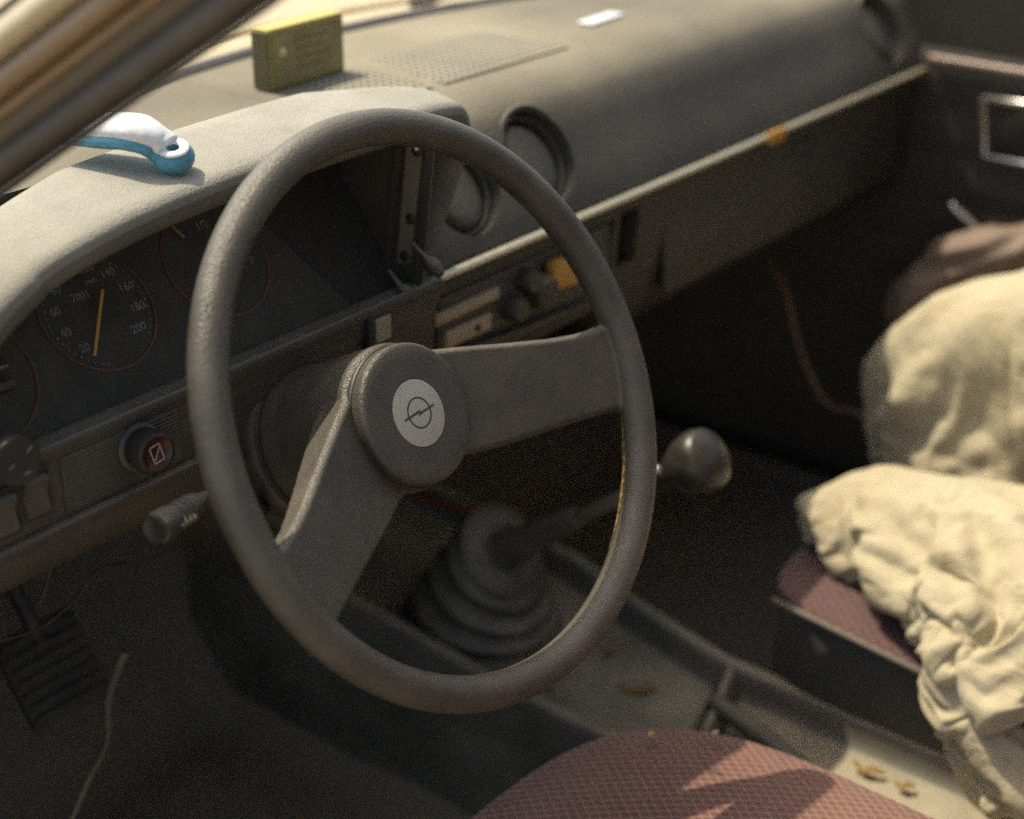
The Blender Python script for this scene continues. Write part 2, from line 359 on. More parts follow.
# windscreen pillar: an extruded stepped section
PA = EYE+ray(0, 199)*.80; PB = EYE+ray(283, 0)*.69
pd = (PB-PA).normalized()
lo = PA-pd*.33; hi = PB+pd*.25
toe = (PA-EYE).normalized()
e1 = pd.cross(toe).normalized()
if e1.z < 0: e1 = -e1
e2 = pd.cross(e1).normalized()
if e2.dot(toe) < 0: e2 = -e2                                       # e2 points away from the viewer
def pillar_strip(name, prof, m, parent=body, c0=lo, c1=hi):
    bm = bmesh.new(); n = 24
    rows = [[c0.lerp(c1, i/n)+e1*a+e2*b for a, b in prof] for i in range(n+1)]
    V = grid_faces(bm, rows, closed_u=True); bm.faces.new(V[0][::-1]); bm.faces.new(V[-1])
    bmesh.ops.recalc_face_normals(bm, faces=bm.faces)
    return obj(name, bm, m, parent, angle=50)
def seg_round(a0, a1, b0, b1, bul=.002):
    n = 6; t = [i/n for i in range(n+1)]
    top = [(a0+(a1-a0)*k, b0-bul*sin(pi*k)) for k in t]
    return top+[(a1, b1), (a0, b1)]
pil = pillar_strip('windscreen_pillar', seg_round(.0195, .0285, .005, .03, .001), M['pillar_grey'])
pillar_strip('rubber_seal', seg_round(.0045, .0193, .001, .025, .006), M['gasket'], pil)
pillar_strip('seal_lip', seg_round(.0000, .0043, .000, .025, .002), M['gasket'], pil)
pillar_strip('inner_flange', seg_round(.0287, .0350, .003, .03, .002), M['pillar_brown'], pil)
pillar_strip('pillar_flange', seg_round(.0354, .0470, -.003, .035, .004), M['pillar_brown'], pil)
pillar_strip('drip_rail', seg_round(.0473, .0640, .004, .045, .009), M['paint'], pil)
pillar_strip('outer_seam', seg_round(.0643, .0690, .014, .05, .001), M['gasket'], pil)
# lower end of the pillar bends forwards to the scuttle
bm = bmesh.new(); add_tube(bm, [lo+e1*.03+e2*.02+pd*.02, lo-pd*.05+e1*.015, (-.39, .36, .06), (-.40, .50, .03)], .030, seg=10); obj('pillar_foot', bm, M['paint'], body)
# roof with its front header, passenger side pillar, rear wall
bm = bmesh.new(); rows = []
for j in range(14):
    y = -.20-1.2*j/13; rows.append([(-.33+1.32*i/12, y-.05*(1-((i-6)/6)**2)*0+ .05*(1-((i-6)/6)**2)*(j == 0), .505+.035*(1-((i-6)/6)**2)+.02*min(1, j/5)) for i in range(13)])
grid_faces(bm, rows); bmesh.ops.solidify(bm, geom=bm.faces, thickness=.03); obj('roof', bm, M['headliner'], body)
bm = bmesh.new(); add_tube(bm, [(1.00, -.20, .50), (1.06, .10, .30), (1.11, .36, .10)], .024, seg=10); obj('far_pillar', bm, M['headliner'], body)
bm = bmesh.new(); add_tube(bm, [(1.00, -1.4, .52), (1.08, -1.45, .1)], .04, seg=10, smooth=False); obj('rear_pillar', bm, M['headliner'], body)
bm = bmesh.new(); add_box(bm, (.33, -1.42, -.2), (1.5, .04, .8), .01); obj('rear_bulkhead', bm, M['door'], body)
bm = bmesh.new(); add_box(bm, (.35, .78, -.25), (1.56, .03, .66), .005); obj('firewall', bm, M['carpet'], body, smooth=False)
bm = bmesh.new(); add_box(bm, (-.385, -.55, -.60), (.09, 1.9, .12), .02); obj('door_sill', bm, M['paint'], body)
bm = bmesh.new(); add_box(bm, (1.045, -.25, -.60), (.07, 2.1, .16), .01); obj('far_sill', bm, M['carpet'], body)
bm = bmesh.new(); add_box(bm, (-.365, .43, -.25), (.03, .70, .62), .008); obj('side_wall', bm, M['carpet'], body)
# scuttle: the windscreen foot seen over the dashboard
def wy(x): return .455-.36*((x-.34)/.82)**2                         # windscreen base curve in plan
def band(name, y0, y1, z0, z1, m, th=.012, parent=body, wav=0, n=40, ext=.0):
    bm = bmesh.new(); rows = []
    for i in range(n+1):
        x = -.46+1.60*i/n; r = []
        for k in range(9):
            t = k/8; r.append((x, wy(x)*.9+.045+y0+(y1-y0)*t, z0+(z1-z0)*t+wav*sin(pi*t)))
        rows.append(r+[(p[0], p[1], p[2]-th) for p in r[::-1]])
    V = grid_faces(bm, rows, closed_u=True); bm.faces.new(V[0][::-1]); bm.faces.new(V[-1]); bmesh.ops.recalc_face_normals(bm, faces=bm.faces)
    return obj(name, bm, m, parent, angle=45)
band('windscreen_gasket', -.022, -.004, .104, .110, M['gasket'], .03, wav=.004)
band('windscreen_foot', -.0035, .030, .107, .098, M['paint'], .03, wav=.004)
band('scuttle_seam', .0305, .0365, .094, .092, M['gasket'], .02)
band('scuttle_panel', .037, .10, .096, .086, M['bonnet'], .03, wav=.006)
band('bonnet_gap', .1005, .112, .082, .080, M['gasket'], .02)
band('bonnet', .1125, 1.1, .092, .03, M['bonnet'], .03, wav=.06)
# windscreen pane
bm = bmesh.new(); rows = []
for j in range(16):
    t = j/15; r = []
    for i in range(29):
        u = i/28; xb = -.44+1.54*u; xt = -.32+1.30*u
        r.append(Vector((xb, wy(xb)*.9+.045-.013, .108)).lerp(Vector((xt, -.20+.05*(1-(2*u-1)**2), .505+.03*(1-(2*u-1)**2))), t)+Vector((0, .02*sin(pi*t), .02*sin(pi*t))))
    rows.append(r)
grid_faces(bm, rows); obj('windscreen', bm, M['glass'], body)

wp = thing('windscreen_wiper', (.5, .56, .10), 'black windscreen wiper lying on the bonnet scuttle above the dash', 'wiper')
bm = bmesh.new(); add_tube(bm, [atZ(425, 2, .115), atZ(470, -14, .115), atZ(560, -45, .12), atZ(640, -70, .12)], .0045, seg=8); obj('wiper_arm', bm, M['gasket'], wp)
bm = bmesh.new(); add_tube(bm, [atZ(415, 3, .108), atZ(432, -3, .108)], .008, seg=10, smooth=False); obj('wiper_pivot', bm, M['gasket'], wp)

# ------------------------------------------------------------------ dashboard
dash = thing('dashboard', (.34, .2, -.1), 'dusty black dashboard with instrument hood, round vents and thin metal strip', 'dashboard')
# upper panel: a closed section swept across the car, with round holes for the vents
prof = [(.150, .005), (.158, .022), (.1745, .050), (.190, .076), (.204, .091), (.226, .102), (.255, .1065), (.30, .108), (.36, .108), (.415, .107)]
profc = [Vector((a, b, 0)) for a, b in prof]; profc = catmull([tuple(p) for p in profc], 4)
def dash_rows(x0, x1, pts_, close, n_):
    out = []
    for i in range(n_+1):
        x = x0+(x1-x0)*i/n_; r = []
        for p in pts_:
            y = p.x
            if y > .3: y = .3+(y-.3)*(wy(x)*.9+.045-.022-.3)/.115
            r.append((x, y, p.y))
        out.append(r+[(x, r[-1][1], .06)]+[(x, a, b_) for a, b_ in close])
    return out
def closed_sweep(rows):
    bm = bmesh.new(); V = grid_faces(bm, rows, closed_u=True); bm.faces.new(V[0][::-1]); bm.faces.new(V[-1]); bmesh.ops.recalc_face_normals(bm, faces=bm.faces); return bm
obj('dash_top', closed_sweep(dash_rows(-.36, .1495, [p for p in profc if p.x > .27], [(.275, .06)], 20)), M['dash'], dash, angle=40)
bm = closed_sweep(dash_rows(.150, 1.03, profc, [(.25, .055), (.22, .0), (.19, -.02), (.155, -.01)], 44))
VENTS = [(.322, .0505), (.2225, .0505), (.945, .0505)]
PN = Vector((0, -cos(rad(30)), sin(rad(30))))                       # face normal of the upper panel
def on_panel(x, z): return Vector((x, .150+(z-.005)*tan(rad(30)), z))
cutters = []
for x, z in VENTS:
    c = bmesh.new(); p = on_panel(x, z); add_lathe(c, [(0, -.024), (.0405, -.024), (.0405, .03), (0, .03)], p, PN, 48); cutters.append(c)
me = cut(bm, cutters)
up = obj('upper_panel', me, M['dash'], dash, angle=40)
for x, z in VENTS:
    p = on_panel(x, z)
    bm = bmesh.new(); add_lathe(bm, [(.0395, -.023), (.0400, -.004), (.0408, -.0002), (.0425, .0010), (.0445, .0008), (.0455, .0001), (.0455, -.004)], p, PN, 64)
    v = obj('air_vent', bm, M['dash'], dash)
    bm = bmesh.new(); add_lathe(bm, [(.0392, -.022), (.0388, -.012), (.0372, -.0078), (.0356, -.010), (.0350, -.020)], p, PN, 64); obj('vent_ring', bm, M['dash'], v)
    # the ball flap, tipped a little towards the car's left
    n2 = (PN+Vector((.20, .02, .14))).normalized()
    bm = bmesh.new(); add_lathe(bm, [(.0, -.0035), (.014, -.0037), (.024, -.0045), (.0295, -.0055), (.0325, -.0085), (.0335, -.013), (.031, -.024)], p, n2, 64); obj('vent_flap', bm, M['dash'], v)
    bm = bmesh.new(); add_lathe(bm, [(0, -.0225), (.0398, -.0225)], p, PN, 32); obj('vent_cavity', bm, M['deep'], v)
# perforated loudspeaker grille
gm = mat('grille_plastic', (.050, .045, .036), .6, (.36, .32, .23), .2, 9, up_dust=.65)
n = gm.node_tree; N = n.nodes; L = n.links; b = N['Principled BSDF']; tc = N.new('ShaderNodeTexCoord')
vv = []
for ax in ((1, 0, 0), (0, 1, 0)):
    d = N.new('ShaderNodeVectorMath'); d.operation = 'DOT_PRODUCT'; d.inputs[1].default_value = Vector(ax)*(2*pi/.0085); L.new(tc.outputs['Object'], d.inputs[0])
    s = N.new('ShaderNodeMath'); s.operation = 'SINE'; L.new(d.outputs['Value'], s.inputs[0]); vv.append(s.outputs[0])
ad = N.new('ShaderNodeMath'); ad.operation = 'ADD'; L.new(vv[0], ad.inputs[0]); L.new(vv[1], ad.inputs[1])
r = N.new('ShaderNodeMapRange'); r.inputs[1].default_value = .3; r.inputs[2].default_value = .8; L.new(ad.outputs[0], r.inputs[0])
old = b.inputs['Base Color'].links[0].from_socket
mx = N.new('ShaderNodeMix'); mx.data_type = 'RGBA'; L.new(r.outputs[0], mx.inputs[0]); L.new(old, mx.inputs[6]); mx.inputs[7].default_value = (.012, .010, .008, 1); L.new(mx.outputs[2], b.inputs['Base Color'])
for x0, x1, nm in ((.285, .455, 'speaker_grille'), (.200, .272, 'speaker_grille')):
    bm = bmesh.new(); rows = [[(x0+(x1-x0)*i/20, .245+.105*j/12, .1070+.0016*(1-abs(2*j/12-1)**10)*(1-abs(2*i/20-1)**14)) for i in range(21)] for j in range(13)]
    grid_faces(bm, rows); obj(nm, bm, gm, dash)
# white label lying flat on the top
p0 = atZ(601, 18, .1095); bm = bmesh.new(); add_box(bm, p0, (.060, .017, .0008), .0003, Matrix.Rotation(rad(4), 3, 'Z')); obj('paper_label', bm, M['toywhite'], dash)
# metal strip under the panel
bm = bmesh.new(); rows = []
sec = [(.1490, -.0030), (.1445, -.0028), (.1425, -.0014), (.1420, .0006), (.1428, .0026), (.1455, .0036), (.1500, .0034)]
for i in range(41):
    x = .148+.862*i/40; rows.append([(x, a, b_) for a, b_ in sec])
V = grid_faces(bm, rows, closed_u=True); bm.faces.new(V[0][::-1]); bm.faces.new(V[-1]); bmesh.ops.recalc_face_normals(bm, faces=bm.faces)
strip = obj('trim_strip', bm, M['brass'], dash)
pp = atY(777, 136, .1405); bm = bmesh.new(); add_box(bm, (pp.x, .1412, pp.z), (.030, .006, .0125), .002); obj('yellow_clip', bm, M['orange'], dash)
# lower dashboard (glove box side): swept section curling under
prof = [(.1505, -.006), (.1535, -.03), (.157, -.07), (.165, -.115), (.178, -.140), (.205, -.158), (.26, -.17), (.40, -.175)]
pc = catmull([(a, b_, 0) for a, b_ in prof], 4); bm = bmesh.new(); rows = []
for i in range(41):
    x = .1405+.88*i/40; rows.append([(x, p.x, p.y) for p in pc]+[(x, .40, -.15), (x, .21, -.006)])
V = grid_faces(bm, rows, closed_u=True); bm.faces.new(V[0][::-1]); bm.faces.new(V[-1]); bmesh.ops.recalc_face_normals(bm, faces=bm.faces)
c1 = bmesh.new(); add_box(c1, (.283, .165, -.0555), (.236, .06, .074), 0)                 # radio bay
c2 = bmesh.new(); add_box(c2, (.425, .155, -.042), (.030, .05, .052), 0)
c3 = bmesh.new(); add_box(c3, (.285, .17, -.118), (.24, .07, .032), 0)                   # shelf slot under the radio
me = cut(bm, [c1, c2, c3]); M['under'] = mat('under_dash_vinyl', (.027, .024, .019), .6, DUST, .05, 9, grain=.4, grain_scale=600, blotch=.3)
low = obj('lower_panel', me, M['under'], dash, angle=40)
bm = bmesh.new(); add_box(bm, (.735, .1555, -.066), (.50, .006, .100), .0025, Matrix.Rotation(rad(-4), 3, 'X')); gb = obj('glove_box_lid', bm, M['under'], dash)
bm = bmesh.new(); add_box(bm, (.735, .1508, -.028), (.04, .004, .008), .002); obj('glove_box_latch', bm, M['black'], gb)

# radio in its bay
def ry(z): return .1545
bm = bmesh.new(); add_box(bm, (.283, .163, -.0555), (.230, .018, .068), .002); rad_o = obj('radio', bm, M['black'], dash)
def slab(name, px0, px1, h, y, m, par, dep=.006, bev=.0015):
    a = atY(*px0, y); b2 = atY(*px1, y); c = (a+b2)/2
    ang = math.atan2(b2.z-a.z, b2.x-a.x)
    bm = bmesh.new(); add_box(bm, (c.x, y+dep/2, c.z), ((b2-a).length, dep, h), bev, Matrix.Rotation(-ang, 3, 'Y')); return obj(name, bm, m, par, angle=40)
slab('tuning_scale', (436, 322), (500, 292), .010, .150, M['cream'], rad_o)
slab('cassette_flap', (447, 341), (492, 321), .014, .150, M['cream'], rad_o)
a = atY(478, 328, .1496); bm = bmesh.new(); add_lathe(bm, [(0, .0008), (.003, .0008), (.003, -.002)], a, (0, -1, 0), 16); obj('flap_button', bm, M['deep'], rad_o)
for q, r_, mm, nm in (((513, 308), .011, 'black', 'radio_knob'), ((541, 292), .015, 'dash', 'radio_knob'), ((527, 280), .010, 'black', 'radio_knob')):
    a = atY(*q, .150); bm = bmesh.new(); add_lathe(bm, [(0, .010), (r_*.8, .010), (r_*.92, .0085), (r_, 0), (r_, -.006)], a, (0, -1, 0), 28); obj(nm, bm, M[mm], rad_o, angle=40)
a = atY(563, 272, .147); bm = bmesh.new(); add_box(bm, a, (.038, .012, .026), .003, Matrix.Rotation(rad(5), 3, 'Y')); obj('orange_lamp_block', bm, M['orange'], rad_o)
slab('shelf_lip', (464, 354), (592, 304), .006, .147, M['black'], dash, .01)

# ---- instrument nacelle
PH = 38; PT = tan(rad(PH))
FU = Vector((1, 0, 0)); FV = Vector((0, sin(rad(PH)), cos(rad(PH)))); FN = Vector((0, -cos(rad(PH)), sin(rad(PH))))
F0 = Vector((0, .150, 0))
MF = Matrix(((FU.x, FV.x, FN.x), (FU.y, FV.y, FN.y), (FU.z, FV.z, FN.z)))
def face(u, v, h=0.): return F0+FU*u+FV*v+FN*h
lip = [(-.284, -.012), (-.276, .04), (-.262, .070), (-.240, .090), (-.210, .1085), (-.178, .1205), (-.124, .1300), (-.072, .1345), (-.015, .1370), (.06, .1385), (.118, .1380), (.156, .1372), (.1780, .1325), (.1880, .119), (.1880, .10), (.180, .06), (.163, -.008)]
lp = catmull([(a, b_, 0) for a, b_ in lip], 6)
rows = []; cen = Vector((-.05, .02, 0))
for i, p in enumerate(lp):
    t = (lp[min(i+1, len(lp)-1)]-lp[max(i-1, 0)]).normalized(); nn = Vector((-t.y, t.x, 0))     # outward
    if nn.dot(p-cen) < 0: nn = -nn
    x, z = p.x, p.y
    bk = .228 if x < .10 else .228-.045*min(1, (x-.10)/.07)
    if z < .10 and x > .1: bk = .16+.5*max(0, z-.0)*.4
    if x < -.1: bk = .228-.03*min(1, (-.1-x)/.14)
    # the vertical roundness of the lip
    fy = .130+.022*max(0, (.10-z)/.10)*1.0
    if x < -.2: fy = .128
    st = []
    fy += .003
    zi = z+nn.y*-.0245
    st.append((-.0245, .150+max(0, zi)*PT+.012)); st.append((-.0245, fy+.034))
    for o_, y_ in ((-.0245, .018), (-.0235, .009), (-.0200, .003), (-.0160, .0005), (-.0100, 0), (-.0050, .002), (-.0020, .006), (-.0005, .014)): st.append((o_, fy+y_))
    ym = fy+.020
    for k in (.25, .5, .75, .9): st.append((.0012+.0012*sin(pi*k), ym+(bk-ym)*k))
    st.append((-.0015, bk)); st.append((-.007, bk+.010)); st.append((-.020, bk+.018)); st.append((-.045, bk+.026))
    rows.append([(x+nn.x*o_, y_, z+nn.y*o_) for o_, y_ in st])
bm = bmesh.new(); grid_faces(bm, rows); bmesh.ops.recalc_face_normals(bm, faces=bm.faces)
hood = obj('instrument_hood', bm, M['hood'], dash)
# dial plate
bm = bmesh.new(); add_prism(bm, [(-.30, -.003), (.168, -.003), (.176, .138), (-.30, .138)], MF, face(0, 0, -.006), .004)
plate = obj('dial_plate', bm, M['deep'], dash, smooth=False)
# the printed dial board ends in a slanting edge
bm = bmesh.new(); add_prism(bm, [(-.295, .001), (.074, .001), (.066, .020), (.052, .050), (.037, .083), (.022, .110), (.012, .136), (-.295, .136)], MF, face(0, 0, -.0012), .0015)
obj('dial_board', bm, M['dial'], dash, smooth=False)
def ring(u, v, r, wd=.0009):
    bm = bmesh.new(); rows = []
    for k in range(97):
        a = 2*pi*k/96; rows.append([face(u+(r-wd)*cos(a), v+(r-wd)*sin(a), .0004), face(u+(r-wd)*cos(a), v+(r-wd)*sin(a), .0012), face(u+(r+wd)*cos(a), v+(r+wd)*sin(a), .0012), face(u+(r+wd)*cos(a), v+(r+wd)*sin(a), .0004)])
    grid_faces(bm, rows); bmesh.ops.remove_doubles(bm, verts=bm.verts, dist=1e-6); return bm
dials = [(-.1165, .0640, .0400), (-.015, .0685, .0405), (-.215, .050, .0400)]
for k, (u, v, r) in enumerate(dials):
    dl = obj('dial_ring', ring(u, v, r), M['ring'], plate, smooth=False)
# speedometer print
ms = []
for k in range(11):
    s_ = 20*k; a = rad(245-31*k) if k else rad(250)
    a = rad(252-29.5*k)
    rr_ = .0285
    if k: ms.append(text_mesh(str(s_), .0076, MF, face(dials[0][0]+rr_*cos(a), dials[0][1]+rr_*sin(a), .0006)))
bm = join_meshes(bmesh.new(), ms)
for k in range(41):
    a = rad(252-29.5*k/4); r0, r1 = (.0345, .0365) if k % 4 == 0 else (.0353, .0364)
    u, v = dials[0][0], dials[0][1]; t = rad(1.0)
    vs = [bm.verts.new(face(u+r_*cos(a+q), v+r_*sin(a+q), .0007)) for r_, q in ((r0, -t), (r0, t), (r1, t), (r1, -t))]; bm.faces.new(vs)
obj('speed_numerals', bm, M['white'], plate, smooth=False)
bm = join_meshes(bmesh.new(), [text_mesh('7001', .0070, MF, face(dials[0][0]-.006, dials[0][1]+.012, .0006)), text_mesh('km/h', .0045, MF, face(dials[0][0]+.006, dials[0][1]+.019, .0006))])
obj('odometer', bm, M['white'], plate, smooth=False)
def needle(p, q, h, w_=.0012):
    a = at(*p, face(0, 0, h), FN); b2 = at(*q, face(0, 0, h), FN); d = (b2-a); bm = bmesh.new(); s_ = d.cross(FN).normalized()*w_
    vs = [a-s_*.9, a+s_*.9, b2+s_*.8, b2-s_*.8]; lo_ = [bm.verts.new(v) for v in vs]; hi_ = [bm.verts.new(v+FN*.0012) for v in vs]
    bm.faces.new(hi_); bm.faces.new(lo_[::-1])
    for i in range(4): bm.faces.new((lo_[i], lo_[(i+1) % 4], hi_[(i+1) % 4], hi_[i]))
    bmesh.ops.recalc_face_normals(bm, faces=bm.faces); return bm
obj('needle', needle((102, 290), (94, 356), .006), M['needle'], plate, smooth=False)
obj('needle', needle((172, 227), (184, 238), .004, .0010), mat('faded_needle', (.20, .13, .04), .6), plate, smooth=False)
for body_, sz, u, v in (('1/2', .008, -.012, .094), ('E', .007, -.036, .060), ('F', .007, .012, .060)):
    obj('gauge_letter', join_meshes(bmesh.new(), [text_mesh(body_, sz, MF, face(u, v, .0006))]), M['white'], plate, smooth=False)
# scar of a broken lens near the left dial: small open socket
bm = bmesh.new(); add_box(bm, face(-.205, .066, .004), (.022, .016, .010), .001, MF); add_box(bm, face(-.209, .040, .003), (.03, .006, .008), .001, MF); obj('lens_remnant', bm, M['black'], plate, smooth=False)
bm = bmesh.new(); add_box(bm, face(-.2075, .050, .006), (.030, .003, .004), .001, MF); obj('lens_edge', bm, M['dash'], plate, smooth=False)
# inner right cheek of the nacelle: bracket strip with screws
def wallp(px, py, x=.1255): return atX(px, py, x)
def wall_strip(name, q, m, par, x=.1255, th=.0025):
    bm = bmesh.new(); a = [wallp(*p, x) for p in q]; vs = [bm.verts.new(p) for p in a]; ws = [bm.verts.new(p-Vector((th, 0, 0))) for p in a]
    bm.faces.new(vs); bm.faces.new(ws[::-1])
    for i in range(len(vs)): bm.faces.new((vs[i], vs[(i+1) % len(vs)], ws[(i+1) % len(vs)], ws[i]))
    bmesh.ops.recalc_face_normals(bm, faces=bm.faces); return obj(name, bm, m, par, smooth=False)
chk = wall_strip('side_cheek', [(345, 140), (432, 140), (416, 300), (410, 345), (330, 345), (335, 300)], M['dash_low'], dash, .1310, .003)
wall_strip('cheek_edge', [(399, 130), (405, 130), (389, 290), (383, 290)], M['dash_low'], chk, .1270)
br = wall_strip('metal_bracket', [(410, 132), (425, 132), (411, 262), (399, 262)], mat('bracket_metal', (.17, .135, .095), .5, DUST, .2, 60, metal=.3), chk, .1270)
wall_strip('cheek_edge', [(430, 130), (437, 130), (424, 290), (418, 290)], M['dash_low'], chk, .1270)
for q in ((417, 151), (411, 219), (405, 256)):
    bm = bmesh.new(); add_lathe(bm, [(0, .001), (.0042, .001), (.0042, -.003)], wallp(*q, .1245), (-1, 0, 0), 16); obj('screw_hole', bm, M['deep'], br)
bm = bmesh.new(); add_lathe(bm, [(0, .004), (.0018, .0036), (.0022, .001)], wallp(418, 148, .1245), (-1, 0, 0), 12); obj('screw', bm, M['chrome'], br)
# two broken clips hanging at the foot of the cheek
for a0, a1, nm in (((412, 243), (441, 275), 0), ((388, 270), (412, 302), 1)):
    x = .122 if nm == 0 else .112
    p = wallp(*a0, x); q = wallp(*a1, x); d = (q-p)
    bm = bmesh.new(); add_tube(bm, [p, p+d*.45, p+d*.62, p+d*.8, q], [.0016, .0022, .0058, .0062, .0035], seg=10); obj('broken_clip', bm, M['dash'], dash)
# ledge under the dials, switch panel, lower roll
def sweep(name, prof, x0, x1, m, par, n=30, sub=4, angle=40, close=None, xf=None):
    pc = catmull([(a, b_, 0) for a, b_ in prof], sub) if sub > 1 else [Vector((a, b_, 0)) for a, b_ in prof]
    rows = []
    for i in range(n+1):
        x = x0+(x1-x0)*i/n; rows.append([(x, p.x, p.y) for p in pc]+[(x, a, b_) for a, b_ in (close or [])])
    bm = bmesh.new(); V = grid_faces(bm, rows, closed_u=True); bm.faces.new(V[0][::-1]); bm.faces.new(V[-1]); bmesh.ops.recalc_face_normals(bm, faces=bm.faces)
    return obj(name, bm, m, par, angle=angle)
sweep('dial_ledge', [(.156, -.012), (.153, .0035), (.146, .0062), (.1385, .0055), (.1355, .0065), (.1325, .0095), (.1300, .0085), (.1295, .004), (.1310, -.001), (.133, -.010)], -.33, .145, M['dash_low'], dash, sub=3)
rb = wave_bump(mat('ribbed_plastic', (.055, .048, .037), .55, DUST, .18, 30), (0, 0, 1), .0024, 1., .0012)
sw = sweep('switch_panel', [(.150, .002), (.1315, .001), (.1312, -.012), (.1312, -.028), (.1312, -.0405), (.150, -.041)], -.33, -.098, M['dash_low'], dash, sub=1)
bm = bmesh.new(); add_box(bm, (-.153, .1312, -.0195), (.089, .003, .036), .0005); obj('ribbed_insert', bm, rb, sw, smooth=False)
sweep('panel_lip', [(.150, -.0415), (.1315, -.0412), (.1268, -.0418), (.1258, -.0445), (.127, -.049), (.128, -.058), (.136, -.072), (.155, -.083), (.19, -.088)], -.33, -.075, M['dash_low'], dash, sub=3, close=[(.19, -.05)])
sweep('column_surround', [(.150, .003), (.1335, .001), (.134, -.02), (.137, -.042), (.142, -.070), (.155, -.083), (.19, -.088)], -.0975, .142, M['dash_low'], dash, sub=2, close=[(.19, -.03)])
# hazard switch
hp = atY(137, 446, .1305); hz = None
hax = Vector((-.10, -1, .12)).normalized()
bm = bmesh.new(); add_lathe(bm, [(.0155, -.004), (.0155, .004), (.0135, .006), (.0118, .006)], hp, hax, 40); hz = obj('hazard_switch', bm, M['black'], dash, angle=40)
bm = bmesh.new(); add_lathe(bm, [(.0112, 0), (.0115, .009), (.0130, .0105), (.0138, .013), (.0138, .019), (.0128, .0215), (.0108, .0225)], hp, hax, 40); obj('hazard_knob', bm, M['gloss'], hz, angle=40)
bm = bmesh.new(); add_lathe(bm, [(0, .0212), (.0106, .0212), (.0109, .0225)], hp, hax, 40); obj('hazard_lens', bm, M['red'], hz)
MH = frame_of(hax)
def outline(bm, pts, w_, M3, c, h, t=.0003, closed=True):
    n_ = len(pts)
    for i in range(n_ if closed else n_-1):
        a = Vector((*pts[i], 0)); b2 = Vector((*pts[(i+1) % n_], 0)); d = (b2-a).normalized(); s_ = Vector((-d.y, d.x, 0))*w_
        q = [a-s_-d*w_, b2-s_+d*w_, b2+s_+d*w_, a+s_-d*w_]
        lo_ = [bm.verts.new(c+M3@(v+Vector((0, 0, h)))) for v in q]; hi_ = [bm.verts.new(c+M3@(v+Vector((0, 0, h+t)))) for v in q]
        bm.faces.new(hi_)
        for k in range(4): bm.faces.new((lo_[k], lo_[(k+1) % 4], hi_[(k+1) % 4], hi_[k]))
bm = bmesh.new(); c45 = cos(rad(12)); s45 = sin(rad(12))
def r2(x, y): return (x*c45-y*s45, x*s45+y*c45)
outline(bm, [r2(-.0036, -.0054), r2(.0036, -.0054), r2(.0036, .0054), r2(-.0036, .0054)], .00045, MH, hp, .0213)
outline(bm, [r2(-.0026, -.003), r2(.0026, .003)], .0004, MH, hp, .0217, closed=False)
obj('hazard_symbol', bm, mat('hazard_print', (.36, .27, .22), .5), hz, smooth=False)
# rotary light switch at the left
lp_ = atY(-4, 452, .1305); lax = Vector((-.12, -1, .15)).normalized()
bm = bmesh.new(); add_lathe(bm, [(.0125, 0), (.0125, .010), (.0142, .011), (.0146, .016), (.0146, .024), (.0135, .026), (0, .0262)], lp_, lax, 48); ls = obj('light_switch', bm, M['gloss'], dash, angle=40)
ML = frame_of(lax); bm = bmesh.new()
outline(bm, [(.006, .004), (.0085, .006)], .0007, ML, lp_, .0264, closed=False); outline(bm, [(-.006, -.002), (-.0035, -.001)], .0006, ML, lp_, .0266, closed=False); outline(bm, [(.002, -.008), (.005, -.0075)], .0007, ML, lp_, .0265, closed=False)
obj('switch_marks', bm, M['white'], ls, smooth=False)
for qx, qy, s_ in ((34, 495, 1), (2, 515, .95)):
    c = atY(qx, qy, .1290)
    bm = bmesh.new(); add_box(bm, c+Vector((0, .001, 0)), (.0225, .004, .031), .001); rs = obj('rocker_switch', bm, M['deep'], dash, smooth=False)
    bm = bmesh.new(); pts = [(-.0125, .001), (-.0115, -.0046), (0, -.0018), (.0100, -.0062), (.0125, -.0040), (.0125, .001)]
    rows = [[c+Vector((x, a[1], a[0])) for a in pts] for x in (-.0080, .0080)]; V = grid_faces(bm, rows, closed_u=True); bm.faces.new(V[0]); bm.faces.new(V[1][::-1]); bmesh.ops.recalc_face_normals(bm, faces=bm.faces)
    bmesh.ops.bevel(bm, geom=list(bm.edges), offset=.0006, segments=2, affect='EDGES'); obj('rocker_key', bm, M['key'], rs, angle=40)
# small square button near the column
bp_ = atY(380, 328, .132); bm = bmesh.new(); add_box(bm, bp_, (.016, .008, .018), .001); bo = obj('square_button', bm, M['cream'], dash, smooth=False)
bm = bmesh.new(); add_box(bm, bp_+Vector((-.013, .001, 0)), (.006, .010, .026), .001); obj('button_surround', bm, M['deep'], bo, smooth=False)

# ------------------------------------------------------------------ steering wheel
RK = rad(28.1)
WX = Vector((1, 0, 0)); WY = Vector((0, sin(RK), cos(RK))); WN = WX.cross(WY)      # WN points at the driver
MW = Matrix(((WX.x, WY.x, WN.x), (WX.y, WY.y, WN.y), (WX.z, WY.z, WN.z)))
wheel = thing('steering_wheel', (0, 0, -.2), 'worn black two spoke steering wheel with round silver emblem in the hub', 'steering wheel')
def wv(u, v, h): return MW@Vector((u, v, h))
RR, RT = .1785, .0118
TILT = rad(4.8)                                                    # the wheel is turned a little to the left
bm = bmesh.new(); rows = []
for i in range(144):
    a = 2*pi*i/144
    rows.append([wv((RR+RT*cos(b_)*.98)*cos(a), (RR+RT*cos(b_)*.98)*sin(a), RT*1.05*sin(b_)) for b_ in [2*pi*k/20 for k in range(20)]])
grid_faces(bm, rows, closed_u=True, closed_v=True)
